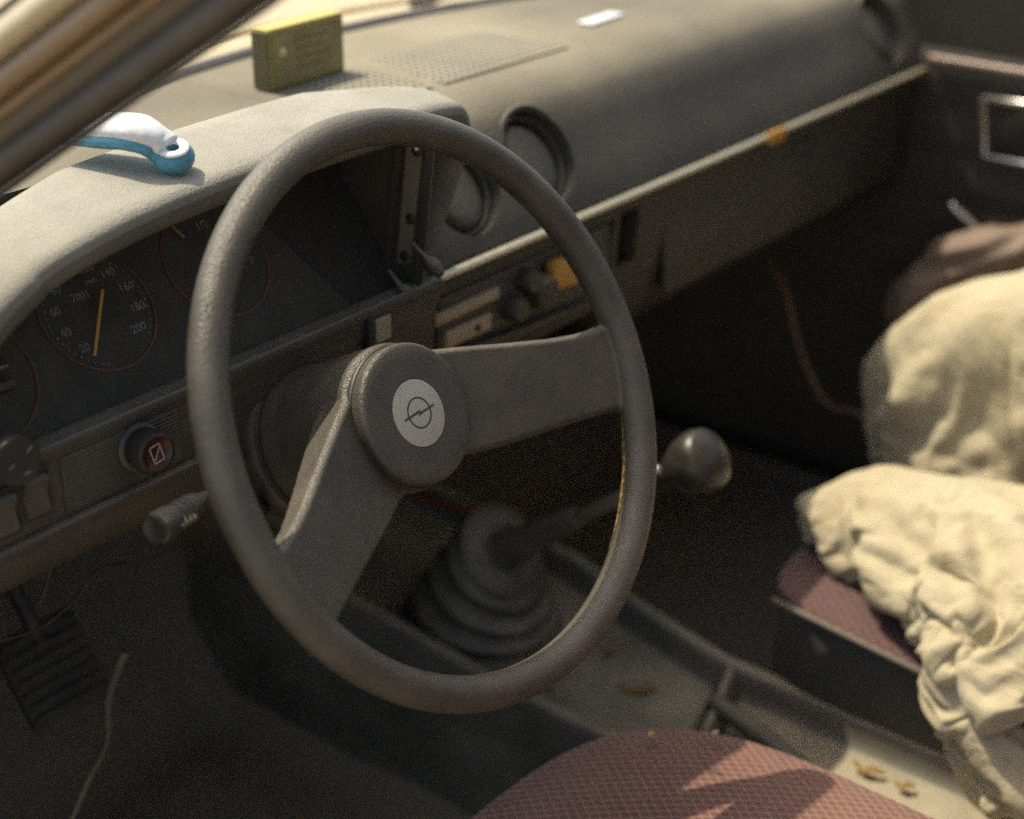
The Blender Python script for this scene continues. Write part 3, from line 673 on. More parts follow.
# spokes (mirror images): quads given from hub to rim as (u, v_top, v_bottom, front height, thickness)
def spoke_rows(sgn):
    st = [(.000, .038, -.044, -.0445, .030), (.030, .034, -.0440, -.0435, .029), (.060, .0225, -.0525, -.034, .027), (.095, .0080, -.0600, -.023, .022), (.125, -.0040, -.0665, -.0125, .018), (.145, -.0105, -.0710, -.006, .0145), (.158, -.0135, -.0770, -.002, .014), (.170, -.0150, -.0790, .000, .013)]
    out = []
    for u, vt, vb, h, th in st:
        sec = []
        n_ = 9; e = .004
        for k in range(n_):
            t = k/(n_-1); sec.append((u, vt-e*.8+(vb-vt+1.6*e)*t, h))
        sec = [(u, vt, h-e*.9)]+sec+[(u, vb, h-e*.9), (u, vb, h-th), (u, (vt+vb)/2, h-th), (u, vt, h-th)]
        out.append([wv(*( (lambda x, y: (x*cos(TILT)-y*sin(TILT), x*sin(TILT)+y*cos(TILT)))(sgn*a, b_) ), c_) for a, b_, c_ in sec])
    return out
for sgn in (1, -1):
    R_ = spoke_rows(sgn)
    if sgn < 0: R_ = [r_[::-1] for r_ in R_]
    V = grid_faces(bm, R_, closed_u=True); bm.faces.new(V[0]); bm.faces.new(V[-1][::-1])
# skirt behind the hub
k2 = bmesh.new(); add_lathe(k2, [(0, -.043), (.046, -.043), (.0495, -.047), (.0495, -.070), (.049, -.095), (.050, -.115), (.0525, -.130), (0, -.130)], (0, 0, 0), WN, 64)
tmp = bpy.data.meshes.new('temp'); k2.to_mesh(tmp); k2.free(); bm.from_mesh(tmp); bpy.data.meshes.remove(tmp)
bmesh.ops.recalc_face_normals(bm, faces=bm.faces)
me = remeshed(bm, .0012, 4, .5)
# split the one skin into rim, two spokes and hub along clean cuts
wb = bmesh.new(); wb.from_mesh(me); bpy.data.meshes.remove(me)
def loc2(p):
    u, v = p.dot(WX), p.dot(WY); return u*cos(TILT)+v*sin(TILT), -u*sin(TILT)+v*cos(TILT), p.dot(WN)
ux = WX*cos(TILT)+WY*sin(TILT); uy = -WX*sin(TILT)+WY*cos(TILT)
SEAM = .1475
for sgn in (1, -1):
    for off, lim in ((SEAM, 1), (.040, 0)):
        fs = [f for f in wb.faces if (lambda q: sgn*q[0] > .02 and ((lim and -.078 < q[1] < .0 and abs(sgn*q[0]-SEAM) < .02) or (not lim and abs(sgn*q[0]-.04) < .02 and q[2] > -.080 and -.07 < q[1] < .06)))(loc2(f.calc_center_median()))]
        gm_ = list({v for f in fs for v in f.verts})+list({e for f in fs for e in f.edges})+fs
        n_ = (ux*sgn+uy*.28*(1 if lim else 0)).normalized()
        p_ = ux*sgn*off+uy*(-.035)
        bmesh.ops.bisect_plane(wb, geom=gm_, plane_co=p_, plane_no=n_, dist=1e-6)
parts = {'rim': [], 'spoke_a': [], 'spoke_b': [], 'hub': []}
def classify(f):
    p = f.calc_center_median(); q = loc2(p)
    for sgn, k in ((1, 'spoke_a'), (-1, 'spoke_b')):
        if sgn*q[0] > 0:
            d1 = (p-(ux*sgn*SEAM+uy*-.035)).dot((ux*sgn+uy*.28).normalized())
            if -.0785 < q[1] < .0 and math.hypot(q[0], q[1]) < .168:
                if d1 > 0: return 'rim'
            if math.hypot(q[0], q[1]) > .163: return 'rim'
            if sgn*q[0] > .040 and q[2] > -.080: return k
    return 'hub'
lab = [classify(f) for f in wb.faces]
vn = {}
def submesh(key):
    o2 = bmesh.new(); mp = {}
    for f, l_ in zip(wb.faces, lab):
        if l_ != key: continue
        vs = []
        for v in f.verts:
            if v.index not in mp: mp[v.index] = o2.verts.new(v.co)
            vs.append(mp[v.index])
        try: o2.faces.new(vs)
        except ValueError: pass
    return o2
wb.verts.index_update(); wb.verts.ensure_lookup_table()
wmat = M['wheel']
rim = obj('rim', submesh('rim'), wmat, wheel)
obj('spoke', submesh('spoke_a'), wmat, wheel); obj('spoke', submesh('spoke_b'), wmat, wheel); obj('hub_skirt', submesh('hub'), wmat, wheel)
wb.free()
# seams: fine grooves shown as thin dark beads
# horn pad
bm = bmesh.new()
add_lathe(bm, [(.0470, -.046), (.0478, -.043), (.0478, -.0415), (.0468, -.0405)], (0, 0, 0), WN, 96); pad_ring = obj('hub_collar', bm, M['black'], wheel)
bm = bmesh.new(); add_lathe(bm, [(.0462, -.0445), (.0466, -.0345), (.0463, -.0322), (.0452, -.0307), (.0434, -.0300), (.036, -.0300), (.0225, -.0300), (.0222, -.0308), (0, -.0308)], (0, 0, 0), WN, 96); pad = obj('horn_pad', bm, M['pad'], wheel, angle=50)
bm = bmesh.new(); add_lathe(bm, [(.0220, -.0307), (.0219, -.0299), (.0212, -.0296), (0, -.0296)], (0, 0, 0), WN, 96); obj('emblem_disc', bm, M['emblem'], pad, angle=40)
# emblem: a ring crossed by a lightning bolt
bm = bmesh.new(); rows = []
ra, rw = .0098, .00055; h0 = -.0294
for k in range(65):
    a = 2*pi*k/64; rows.append([wv((ra-rw)*cos(a), (ra-rw)*sin(a), h0-.0003), wv((ra-rw)*cos(a), (ra-rw)*sin(a), h0), wv((ra+rw)*cos(a), (ra+rw)*sin(a), h0), wv((ra+rw)*cos(a), (ra+rw)*sin(a), h0-.0003)])
grid_faces(bm, rows)
rot_ = rad(2)
def bolt(pts):
    vs = []
    for x, y in pts:
        X_, Y_ = x*cos(rot_)-y*sin(rot_), x*sin(rot_)+y*cos(rot_); vs.append((X_, Y_))
    lo_ = [bm.verts.new(wv(x, y, h0-.0003)) for x, y in vs]; hi_ = [bm.verts.new(wv(x, y, h0+.0001)) for x, y in vs]
    bm.faces.new(hi_)
    for i in range(len(vs)): bm.faces.new((lo_[i], lo_[(i+1) % len(vs)], hi_[(i+1) % len(vs)], hi_[i]))
bolt([(-.0142, -.0006), (-.0142, .0006), (.0020, .0016), (-.0006, -.0001)][::-1])
bolt([(.0142, .0006), (.0142, -.0006), (-.0020, -.0016), (.0006, .0001)][::-1])
obj('emblem_mark', bm, M['ink'], pad, smooth=False)
# cracked rim skin with yellow foam on the inner right edge
bm = bmesh.new(); rows = []
for i in range(40):
    t = i/39; a = rad(-22-34*t); wd = .0018*sin(pi*t)**.7*(1+.45*sin(i*1.7)+.3*sin(i*3.1))+.0002
    r0 = RR-RT*.985
    rows.append([wv((RR-(RT+.0004*sin(pi*t)*(1+sin(i*2.3)))*cos(b_))*cos(a), (RR-(RT+.0004)*cos(b_))*sin(a), (RT*1.05)*sin(b_)) for b_ in [rad(-30)+(k-3)/3*wd/RT for k in range(7)]])
grid_faces(bm, rows); bmesh.ops.solidify(bm, geom=bm.faces, thickness=-.0006); obj('exposed_foam', bm, M['foam'], rim)

# ------------------------------------------------------------------ steering column
colm = thing('steering_column', (0, .1, -.12), 'grey plastic steering column shroud between wheel hub and dash with ignition lock', 'steering column')
bm = bmesh.new(); add_lathe(bm, [(.0440, -.131), (.0560, -.131), (.0580, -.134), (.0585, -.144), (.0570, -.149), (.052, -.150)], (0, 0, 0), WN, 64); obj('shroud_collar', bm, M['wheel'], colm, angle=50)
def shroud_sec(h, ru, rl, wd):
    out = []
    for k in range(40):
        a = 2*pi*k/40; c_, s_ = cos(a), sin(a); p_ = .72
        x = wd*(abs(c_)**p_)*(1 if c_ > 0 else -1); y = (ru if s_ > 0 else rl)*(abs(s_)**p_)*(1 if s_ > 0 else -1)
        out.append(wv(x, y, h))
    return out
bm = bmesh.new(); V = grid_faces(bm, [shroud_sec(-.145, .050, .050, .052), shroud_sec(-.147, .055, .055, .060), shroud_sec(-.17, .054, .048, .058), shroud_sec(-.20, .052, .046, .056), shroud_sec(-.27, .050, .046, .056)], closed_u=True); bm.faces.new(V[0]); bm.faces.new(V[-1]); bmesh.ops.recalc_face_normals(bm, faces=bm.faces)
cb = bmesh.new(); add_box(cb, wv(-.062, -.016, -.158), (.05, .030, .014), 0, MW@Matrix.Rotation(rad(90), 3, 'Z'))
me = cut(bm, [cb]); shroud = obj('shroud', me, M['dash_low'], colm, angle=50)
bm = bmesh.new(); add_lathe(bm, [(.0, .009), (.005, .009), (.006, .006), (.006, 0)], wv(-.052, -.008, -.158), -WX, 24); il = obj('ignition_lock', bm, mat('lock_brass', (.30, .20, .10), .4, metal=.7), colm, angle=40)
bm = bmesh.new(); add_box(bm, wv(-.050, -.021, -.158), (.012, .006, .008), .001, MW); obj('lock_spring', bm, M['wire'], il, smooth=False)
# indicator stalk
s0 = wv(-.060, -.035, -.150); tip = Vector((-.185, .063, -.0295)); tip = atX(158, 528, -.185); mid = atX(205, 498, -.140)
bm = bmesh.new(); add_tube(bm, [wv(-.045, -.030, -.155), mid.lerp(s0, .35), mid], [.0045, .0040, .0040], seg=12); stalk = obj('indicator_stalk', bm, M['black'], colm)
d = (tip-mid).normalized()
bm = bmesh.new(); L_ = (tip-mid).length
pr_ = [(.0035, -.004), (.0045, .002), (.0082, .014)]
for k in range(12): pr_ += [(.0088 if k % 2 else .0076, .016+.0024*k), (.0088 if k % 2 else .0076, .0175+.0024*k)]
pr_ += [(.0082, L_-.012), (.0095, L_-.011), (.0098, L_-.002), (.0090, L_+.0015), (.0078, L_+.0022), (0, L_+.0022)]
pr_ = [p for i, p in enumerate(pr_) if i < 3 or p[1] < L_-.0125 or i >= len(pr_)-6]
add_lathe(bm, pr_, mid, d, 40); sg = obj('stalk_grip', bm, M['dash_low'], colm, angle=40)
bm = bmesh.new(); add_lathe(bm, [(.0078, L_+.0020), (.0084, L_+.0036), (.0080, L_+.0042), (.0070, L_+.0030), (0, L_+.0028)], mid, d, 40); obj('stalk_cap', bm, M['gloss'], sg)
Ms = frame_of(d); me = text_mesh('ID', .008, Matrix((( d.x, 0, 0), (0, 0, 0), (0, 0, 0))) if False else Matrix.Identity(3), (0, 0, 0))
bpy.data.meshes.remove(me)
vdir = (EYE-mid).normalized(); sx_ = d; sy_ = (vdir-d*vdir.dot(d)).normalized(); sside = sx_.cross(sy_).normalized()
bm = bmesh.new(); cc = mid+d*.030+(sy_*.85-sside*.5).normalized()*.0086
for k in range(4):
    add_box(bm, cc+d*(.004*k-.006), (.0022, .005, .0006), 0, Matrix(((sx_.x, sside.x, sy_.x), (sx_.y, sside.y, sy_.y), (sx_.z, sside.z, sy_.z))))
obj('stalk_symbol', bm, M['cream'], sg, smooth=False)

# ------------------------------------------------------------------ centre console and gear lever
con = thing('centre_console', (.335, .1, -.5), 'long dusty centre console tray with raised rails beside the driver seat', 'console')
ZC = -.42
ys = [.52, .40, .30, .20, .10, .0, -.1, -.25, -.45, -.7]
def cz(y): return ZC-.012+max(0, y-.15)*.10
bm = bmesh.new(); rows = []
for j in range(70):
    y = .56-1.30*j/69; z = cz(y)
    dx = .012*max(0, (y-.10))/.3
    L0, R0 = .2520, .4120+.05*max(0, min(1, (y-.02)/.2))
    rows.append([(L0-.030, y, -.585), (L0-.014, y, z-.03), (L0-.010, y, z+.006), (L0-.007, y, z+.0105), (L0-.002, y, z+.012), (L0+.004, y, z+.0115), (L0+.0075, y, z+.008), (L0+.009, y, z-.012), (L0+.013, y, z-.018), (L0+.022, y, z-.020), ((L0+R0)/2, y, z-.0205), (R0-.026, y, z-.020), (R0-.014, y, z-.017), (R0-.010, y, z-.006), (R0-.0085, y, z+.008), (R0-.005, y, z+.0115), (R0+.001, y, z+.012), (R0+.006, y, z+.0105), (R0+.009, y, z+.006), (R0+.012, y, z-.03), (R0+.02, y, -.585)])
grid_faces(bm, rows); bmesh.ops.recalc_face_normals(bm, faces=bm.faces); obj('console_tray', bm, M['console'], con)
# divider across the tray, with its little post
bm = bmesh.new(); a = Vector((.262, -.035, ZC-.030)); b2 = Vector((.402, .005, ZC-.030))
rows = []
for k in range(13):
    t = k/12; p = a.lerp(b2, t); hh = .018+.014*t**2
    rows.append([p+Vector((0, -.012, 0)), p+Vector((0, -.008, hh*.7)), p+Vector((0, -.004, hh)), p+Vector((0, .001, hh*1.02)), p+Vector((0, .005, hh*.7)), p+Vector((0, .016, 0))])
grid_faces(bm, rows); obj('tray_divider', bm, M['console'], con)
bm = bmesh.new(); add_tube(bm, [(.352, -.005, ZC-.006), (.347, -.05, ZC-.012), (.338, -.10, ZC-.022), (.33, -.14, ZC-.034)], [.009, .010, .011, .010], seg=12); obj('handbrake_tube', bm, M['rubber'], con)
# gear lever
gear = thing('gear_lever', (.345, .23, -.44), 'black gear lever with round glossy knob and ribbed rubber gaiter', 'gear lever')
gb0 = Vector((.332, .246, ZC-.022)); gtop = Vector((.326, .216, -.342)); knob = atX(697, 463, .315)
axis = (gtop-gb0)
bm = bmesh.new(); rows = []
prg = [(.079, 0), (.080, .006), (.071, .010), (.067, .0125), (.072, .020), (.071, .025), (.060, .028), (.056, .0305), (.062, .038), (.061, .043), (.050, .046), (.046, .0485), (.052, .056), (.051, .062), (.040, .067), (.030, .070), (.020, .072)]
for i, (r_, h) in enumerate(prg):
    t = min(1, h/.072); ln = axis*t
    ax_ = Vector((0, 0, 1)).lerp((knob-gtop).normalized(), t*.75).normalized(); Mx = frame_of(ax_, (0, 1, 0))
    rows.append([gb0+ln+Mx@Vector((r_*cos(2*pi*k/56), r_*sin(2*pi*k/56), 0)) for k in range(56)])
grid_faces(bm, rows, closed_u=True); obj('gaiter', bm, M['rubber'], gear)
gd = (knob-gtop).normalized(); sp0 = gtop
bm = bmesh.new(); add_lathe(bm, [(.044, -.003), (.0475, .002), (.0450, .006), (.030, .0085), (.026, .009), (.0245, .006), (.020, .006), (.019, .012), (.0165, .030), (.0145, .060), (.0125, .090), (.0105, .110), (.0085, .116), (0, .117)], gtop, gd, 56); obj('gaiter_top', bm, M['rubber'], gear, angle=50)
kl = (knob-gtop).length
bm = bmesh.new(); add_tube(bm, [gtop+gd*.05, gtop+gd*(kl*.62), gtop+gd*(kl-.02)], [.0070, .0065, .0065], seg=16, smooth=False); obj('lever_shaft', bm, mat('worn_lever_shaft', (.10, .085, .065), .4, DUST, .2, 60), gear)
kax = (gd*1.0+Vector((.10, -.10, .02))).normalized()
bm = bmesh.new(); kp = [(.0085, -.052), (.0105, -.044), (.0125, -.038), (.0110, -.034), (.0125, -.030), (.0175, -.022), (.0235, -.012), (.0268, 0), (.0272, .006), (.0255, .0135), (.0238, .0160), (.0228, .0165), (.019, .0195), (.012, .0222), (.005, .0233), (0, .0235)]
add_lathe(bm, kp, knob, kax, 56); kb = obj('shift_knob', bm, M['knob'], gear, angle=60)
bm = bmesh.new(); bmesh.ops.create_uvsphere(bm, u_segments=16, v_segments=10, radius=.0042); bmesh.ops.translate(bm, verts=bm.verts, vec=atX(657, 470, knob.x-.035)); obj('reverse_button', bm, M['chrome'], kb)

# ------------------------------------------------------------------ seats
def cushion(x0, x1, y0, y1, ztop, r, h, crown=.02, tiltz=0., n=72, sq=3.0):
    """superellipse cushion; rows from the foot up over the edge to the middle"""
    bm = bmesh.new(); cx, cy = (x0+x1)/2, (y0+y1)/2; a, b_ = (x1-x0)/2, (y1-y0)/2; rows = []
    st = [(1.0, -h), (1.0, -r), (.997, -r*.6), (.985, -r*.25), (.965, -r*.07), (.93, 0), (.85, crown*.25), (.7, crown*.55), (.5, crown*.8), (.3, crown*.95), (.1, crown), (.004, crown)]
    for s_, z in st:
        row = []
        for k in range(n):
            t = 2*pi*k/n; c_, q_ = cos(t), sin(t)
            x = a*s_*abs(c_)**(2/sq)*(1 if c_ > 0 else -1); y = b_*s_*abs(q_)**(2/sq)*(1 if q_ > 0 else -1)
            row.append((cx+x, cy+y, ztop+z+tiltz*(y)))
        rows.append(row)
    V = grid_faces(bm, rows, closed_u=True); bm.faces.new(V[-1])
    bmesh.ops.recalc_face_normals(bm, faces=bm.faces); return bm
ds = thing('driver_seat', (0, -.25, -.6), 'mauve diamond patterned driver seat with a patch of sun', 'seat')
obj('cushion', cushion(-.262, .2175, -.50, -.008, -.321, .035, .05, .018, .02, sq=3.4), M['seat'], ds)
obj('seat_base', cushion(-.250, .205, -.49, -.022, -.370, .02, .15, .0, 0, sq=3.6), M['seat_side'], ds)
bm = cushion(-.25, .21, -.07, .07, 0, .03, .62, .02, sq=4); bmesh.ops.rotate(bm, verts=bm.verts, matrix=Matrix.Rotation(rad(20), 3, 'X')); bmesh.ops.translate(bm, verts=bm.verts, vec=(0, -.80, .22)); obj('backrest', bm, M['seat'], ds)
ps = thing('passenger_seat', (.68, -.25, -.6), 'mauve patterned passenger seat half covered by crumpled cream cloth', 'seat')
M['seat2'] = fabric('shaded_mauve_fabric', (.075, .030, .030), (.20, .12, .11), .0100, (.28, .20, .16), .1)  # shade over the passenger cushion painted into this darker copy of the seat fabric
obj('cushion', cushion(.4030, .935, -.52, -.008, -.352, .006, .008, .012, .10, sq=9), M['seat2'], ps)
obj('seat_base', cushion(.4060, .930, -.515, -.012, -.3605, .003, .15, .0, .10, sq=10), M['seat_side'], ps)
bm = bmesh.new(); pts = [(.4020, y, -.356+(y+.264)*.10) for y in (-.50, -.38, -.26, -.14, -.03)]; add_tube(bm, pts, .0028, seg=8); obj('cushion_piping', bm, M['piping'], ps)
bm = cushion(.45, .92, -.07, .07, 0, .03, .62, .02, sq=4); bmesh.ops.rotate(bm, verts=bm.verts, matrix=Matrix.Rotation(rad(20), 3, 'X')); bmesh.ops.translate(bm, verts=bm.verts, vec=(0, -.80, .22)); obj('backrest', bm, M['seat'], ps)

# ------------------------------------------------------------------ passenger door
door = thing('passenger_door', (1.05, -.1, -.55), 'black ribbed vinyl passenger door panel with chrome pull and window winder', 'car door')
bm = bmesh.new(); rows = []
for j in range(120):
    t = j/119; z = -.55+.70*t
    rib = 0
    if -.30 < z < .0:
        rib = .0025*(abs(sin((z+.30)*pi/.052))**.5)
    rows.append([(1.010+.020*(1-t)*0-rib+(.012 if z > .02 else 0)-.01*sin(pi*t), y, z) for y in (-1.1, -.8, -.5, -.3, -.15, 0, .1, .2, .32, .55, .79)])
grid_faces(bm, rows); bmesh.ops.solidify(bm, geom=bm.faces, thickness=-.04); bmesh.ops.recalc_face_normals(bm, faces=bm.faces); obj('door_panel', bm, M['door'], door)
bm = bmesh.new(); add_box(bm, (.998, -.42, .0155), (.008, 1.12, .008), .002); obj('door_trim_strip', bm, mat('door_strip', (.32, .24, .20), .4, metal=.3), door)
fr = [atX(984, 99, .985), atX(1030, 104.5, .985), atX(1075, 112, .985), atX(1075, 172, .985), atX(1030, 165, .985), atX(984, 156, .985)]
bm = bmesh.new(); add_tube(bm, fr+[fr[0], fr[1]], .0042, seg=10, smooth=False); dh = obj('pull_handle', bm, M['chrome'], door)
bm = bmesh.new(); c = sum(fr, Vector())/6; add_box(bm, c+Vector((.020, 0, 0)), (.012, .085, .065), .003); obj('handle_recess', bm, M['deep'], dh)
w0 = atX(950, 204, .955); w1 = atX(1000, 250, .965)
bm = bmesh.new(); add_tube(bm, [w0, w0.lerp(w1, .5), w1, w1+Vector((.04, 0, 0))], [.0055, .0048, .006, .007], seg=12); obj('window_winder', bm, M['chrome'], door)

# ------------------------------------------------------------------ cloths on the passenger seat
def lumps(specs, voxel, sm, disp):
    bm = bmesh.new()
    for pts, rs in specs:
        q = catmull([tuple(p) for p in pts], 5) if len(pts) > 2 else [Vector(pts[0]).lerp(Vector(pts[1]), k/6) for k in range(7)]
        n_ = len(q)
        for i, p in enumerate(q):
            t = i/(n_-1)*(len(rs)-1); k = min(int(t), len(rs)-2); r_ = rs[k]+(rs[k+1]-rs[k])*(t-k)
            r__ = bmesh.ops.create_icosphere(bm, subdivisions=2, radius=r_); bmesh.ops.translate(bm, verts=r__['verts'], vec=p)
    me = remeshed(bm, voxel, sm, .5)
    if disp is None: return me
    n_ = len(me.vertices); co = np.empty(n_*3); me.vertices.foreach_get('co', co); co = co.reshape(-1, 3)
    no = np.empty(n_*3); me.vertices.foreach_get('normal', no); no = no.reshape(-1, 3)
    co = co+no*disp(co)[:, None]
    me.vertices.foreach_set('co', co.ravel()); me.update(); return me
def folds(dirv, f, amp, seed=0., warp=.7):
    dv = np.array(dirv, float); dv /= np.linalg.norm(dv)
    def fn(p):
        wz = vnoise(p*9+seed)*2-1
        s_ = p@dv
        q = p-np.outer(s_, dv)*.80
        a = vnoise(q*f+seed+wz[:, None]*warp); b_ = vnoise(q*f*2.1+seed+5.3+wz[:, None]*warp*1.5)
        ridge = 1-np.abs(2*a-1); ridge2 = 1-np.abs(2*b_-1)
        return amp*((ridge**2-.45)*1.0+(ridge2**2-.45)*.45)
    return fn
A = lambda px, py, x: atX(px, py, x)
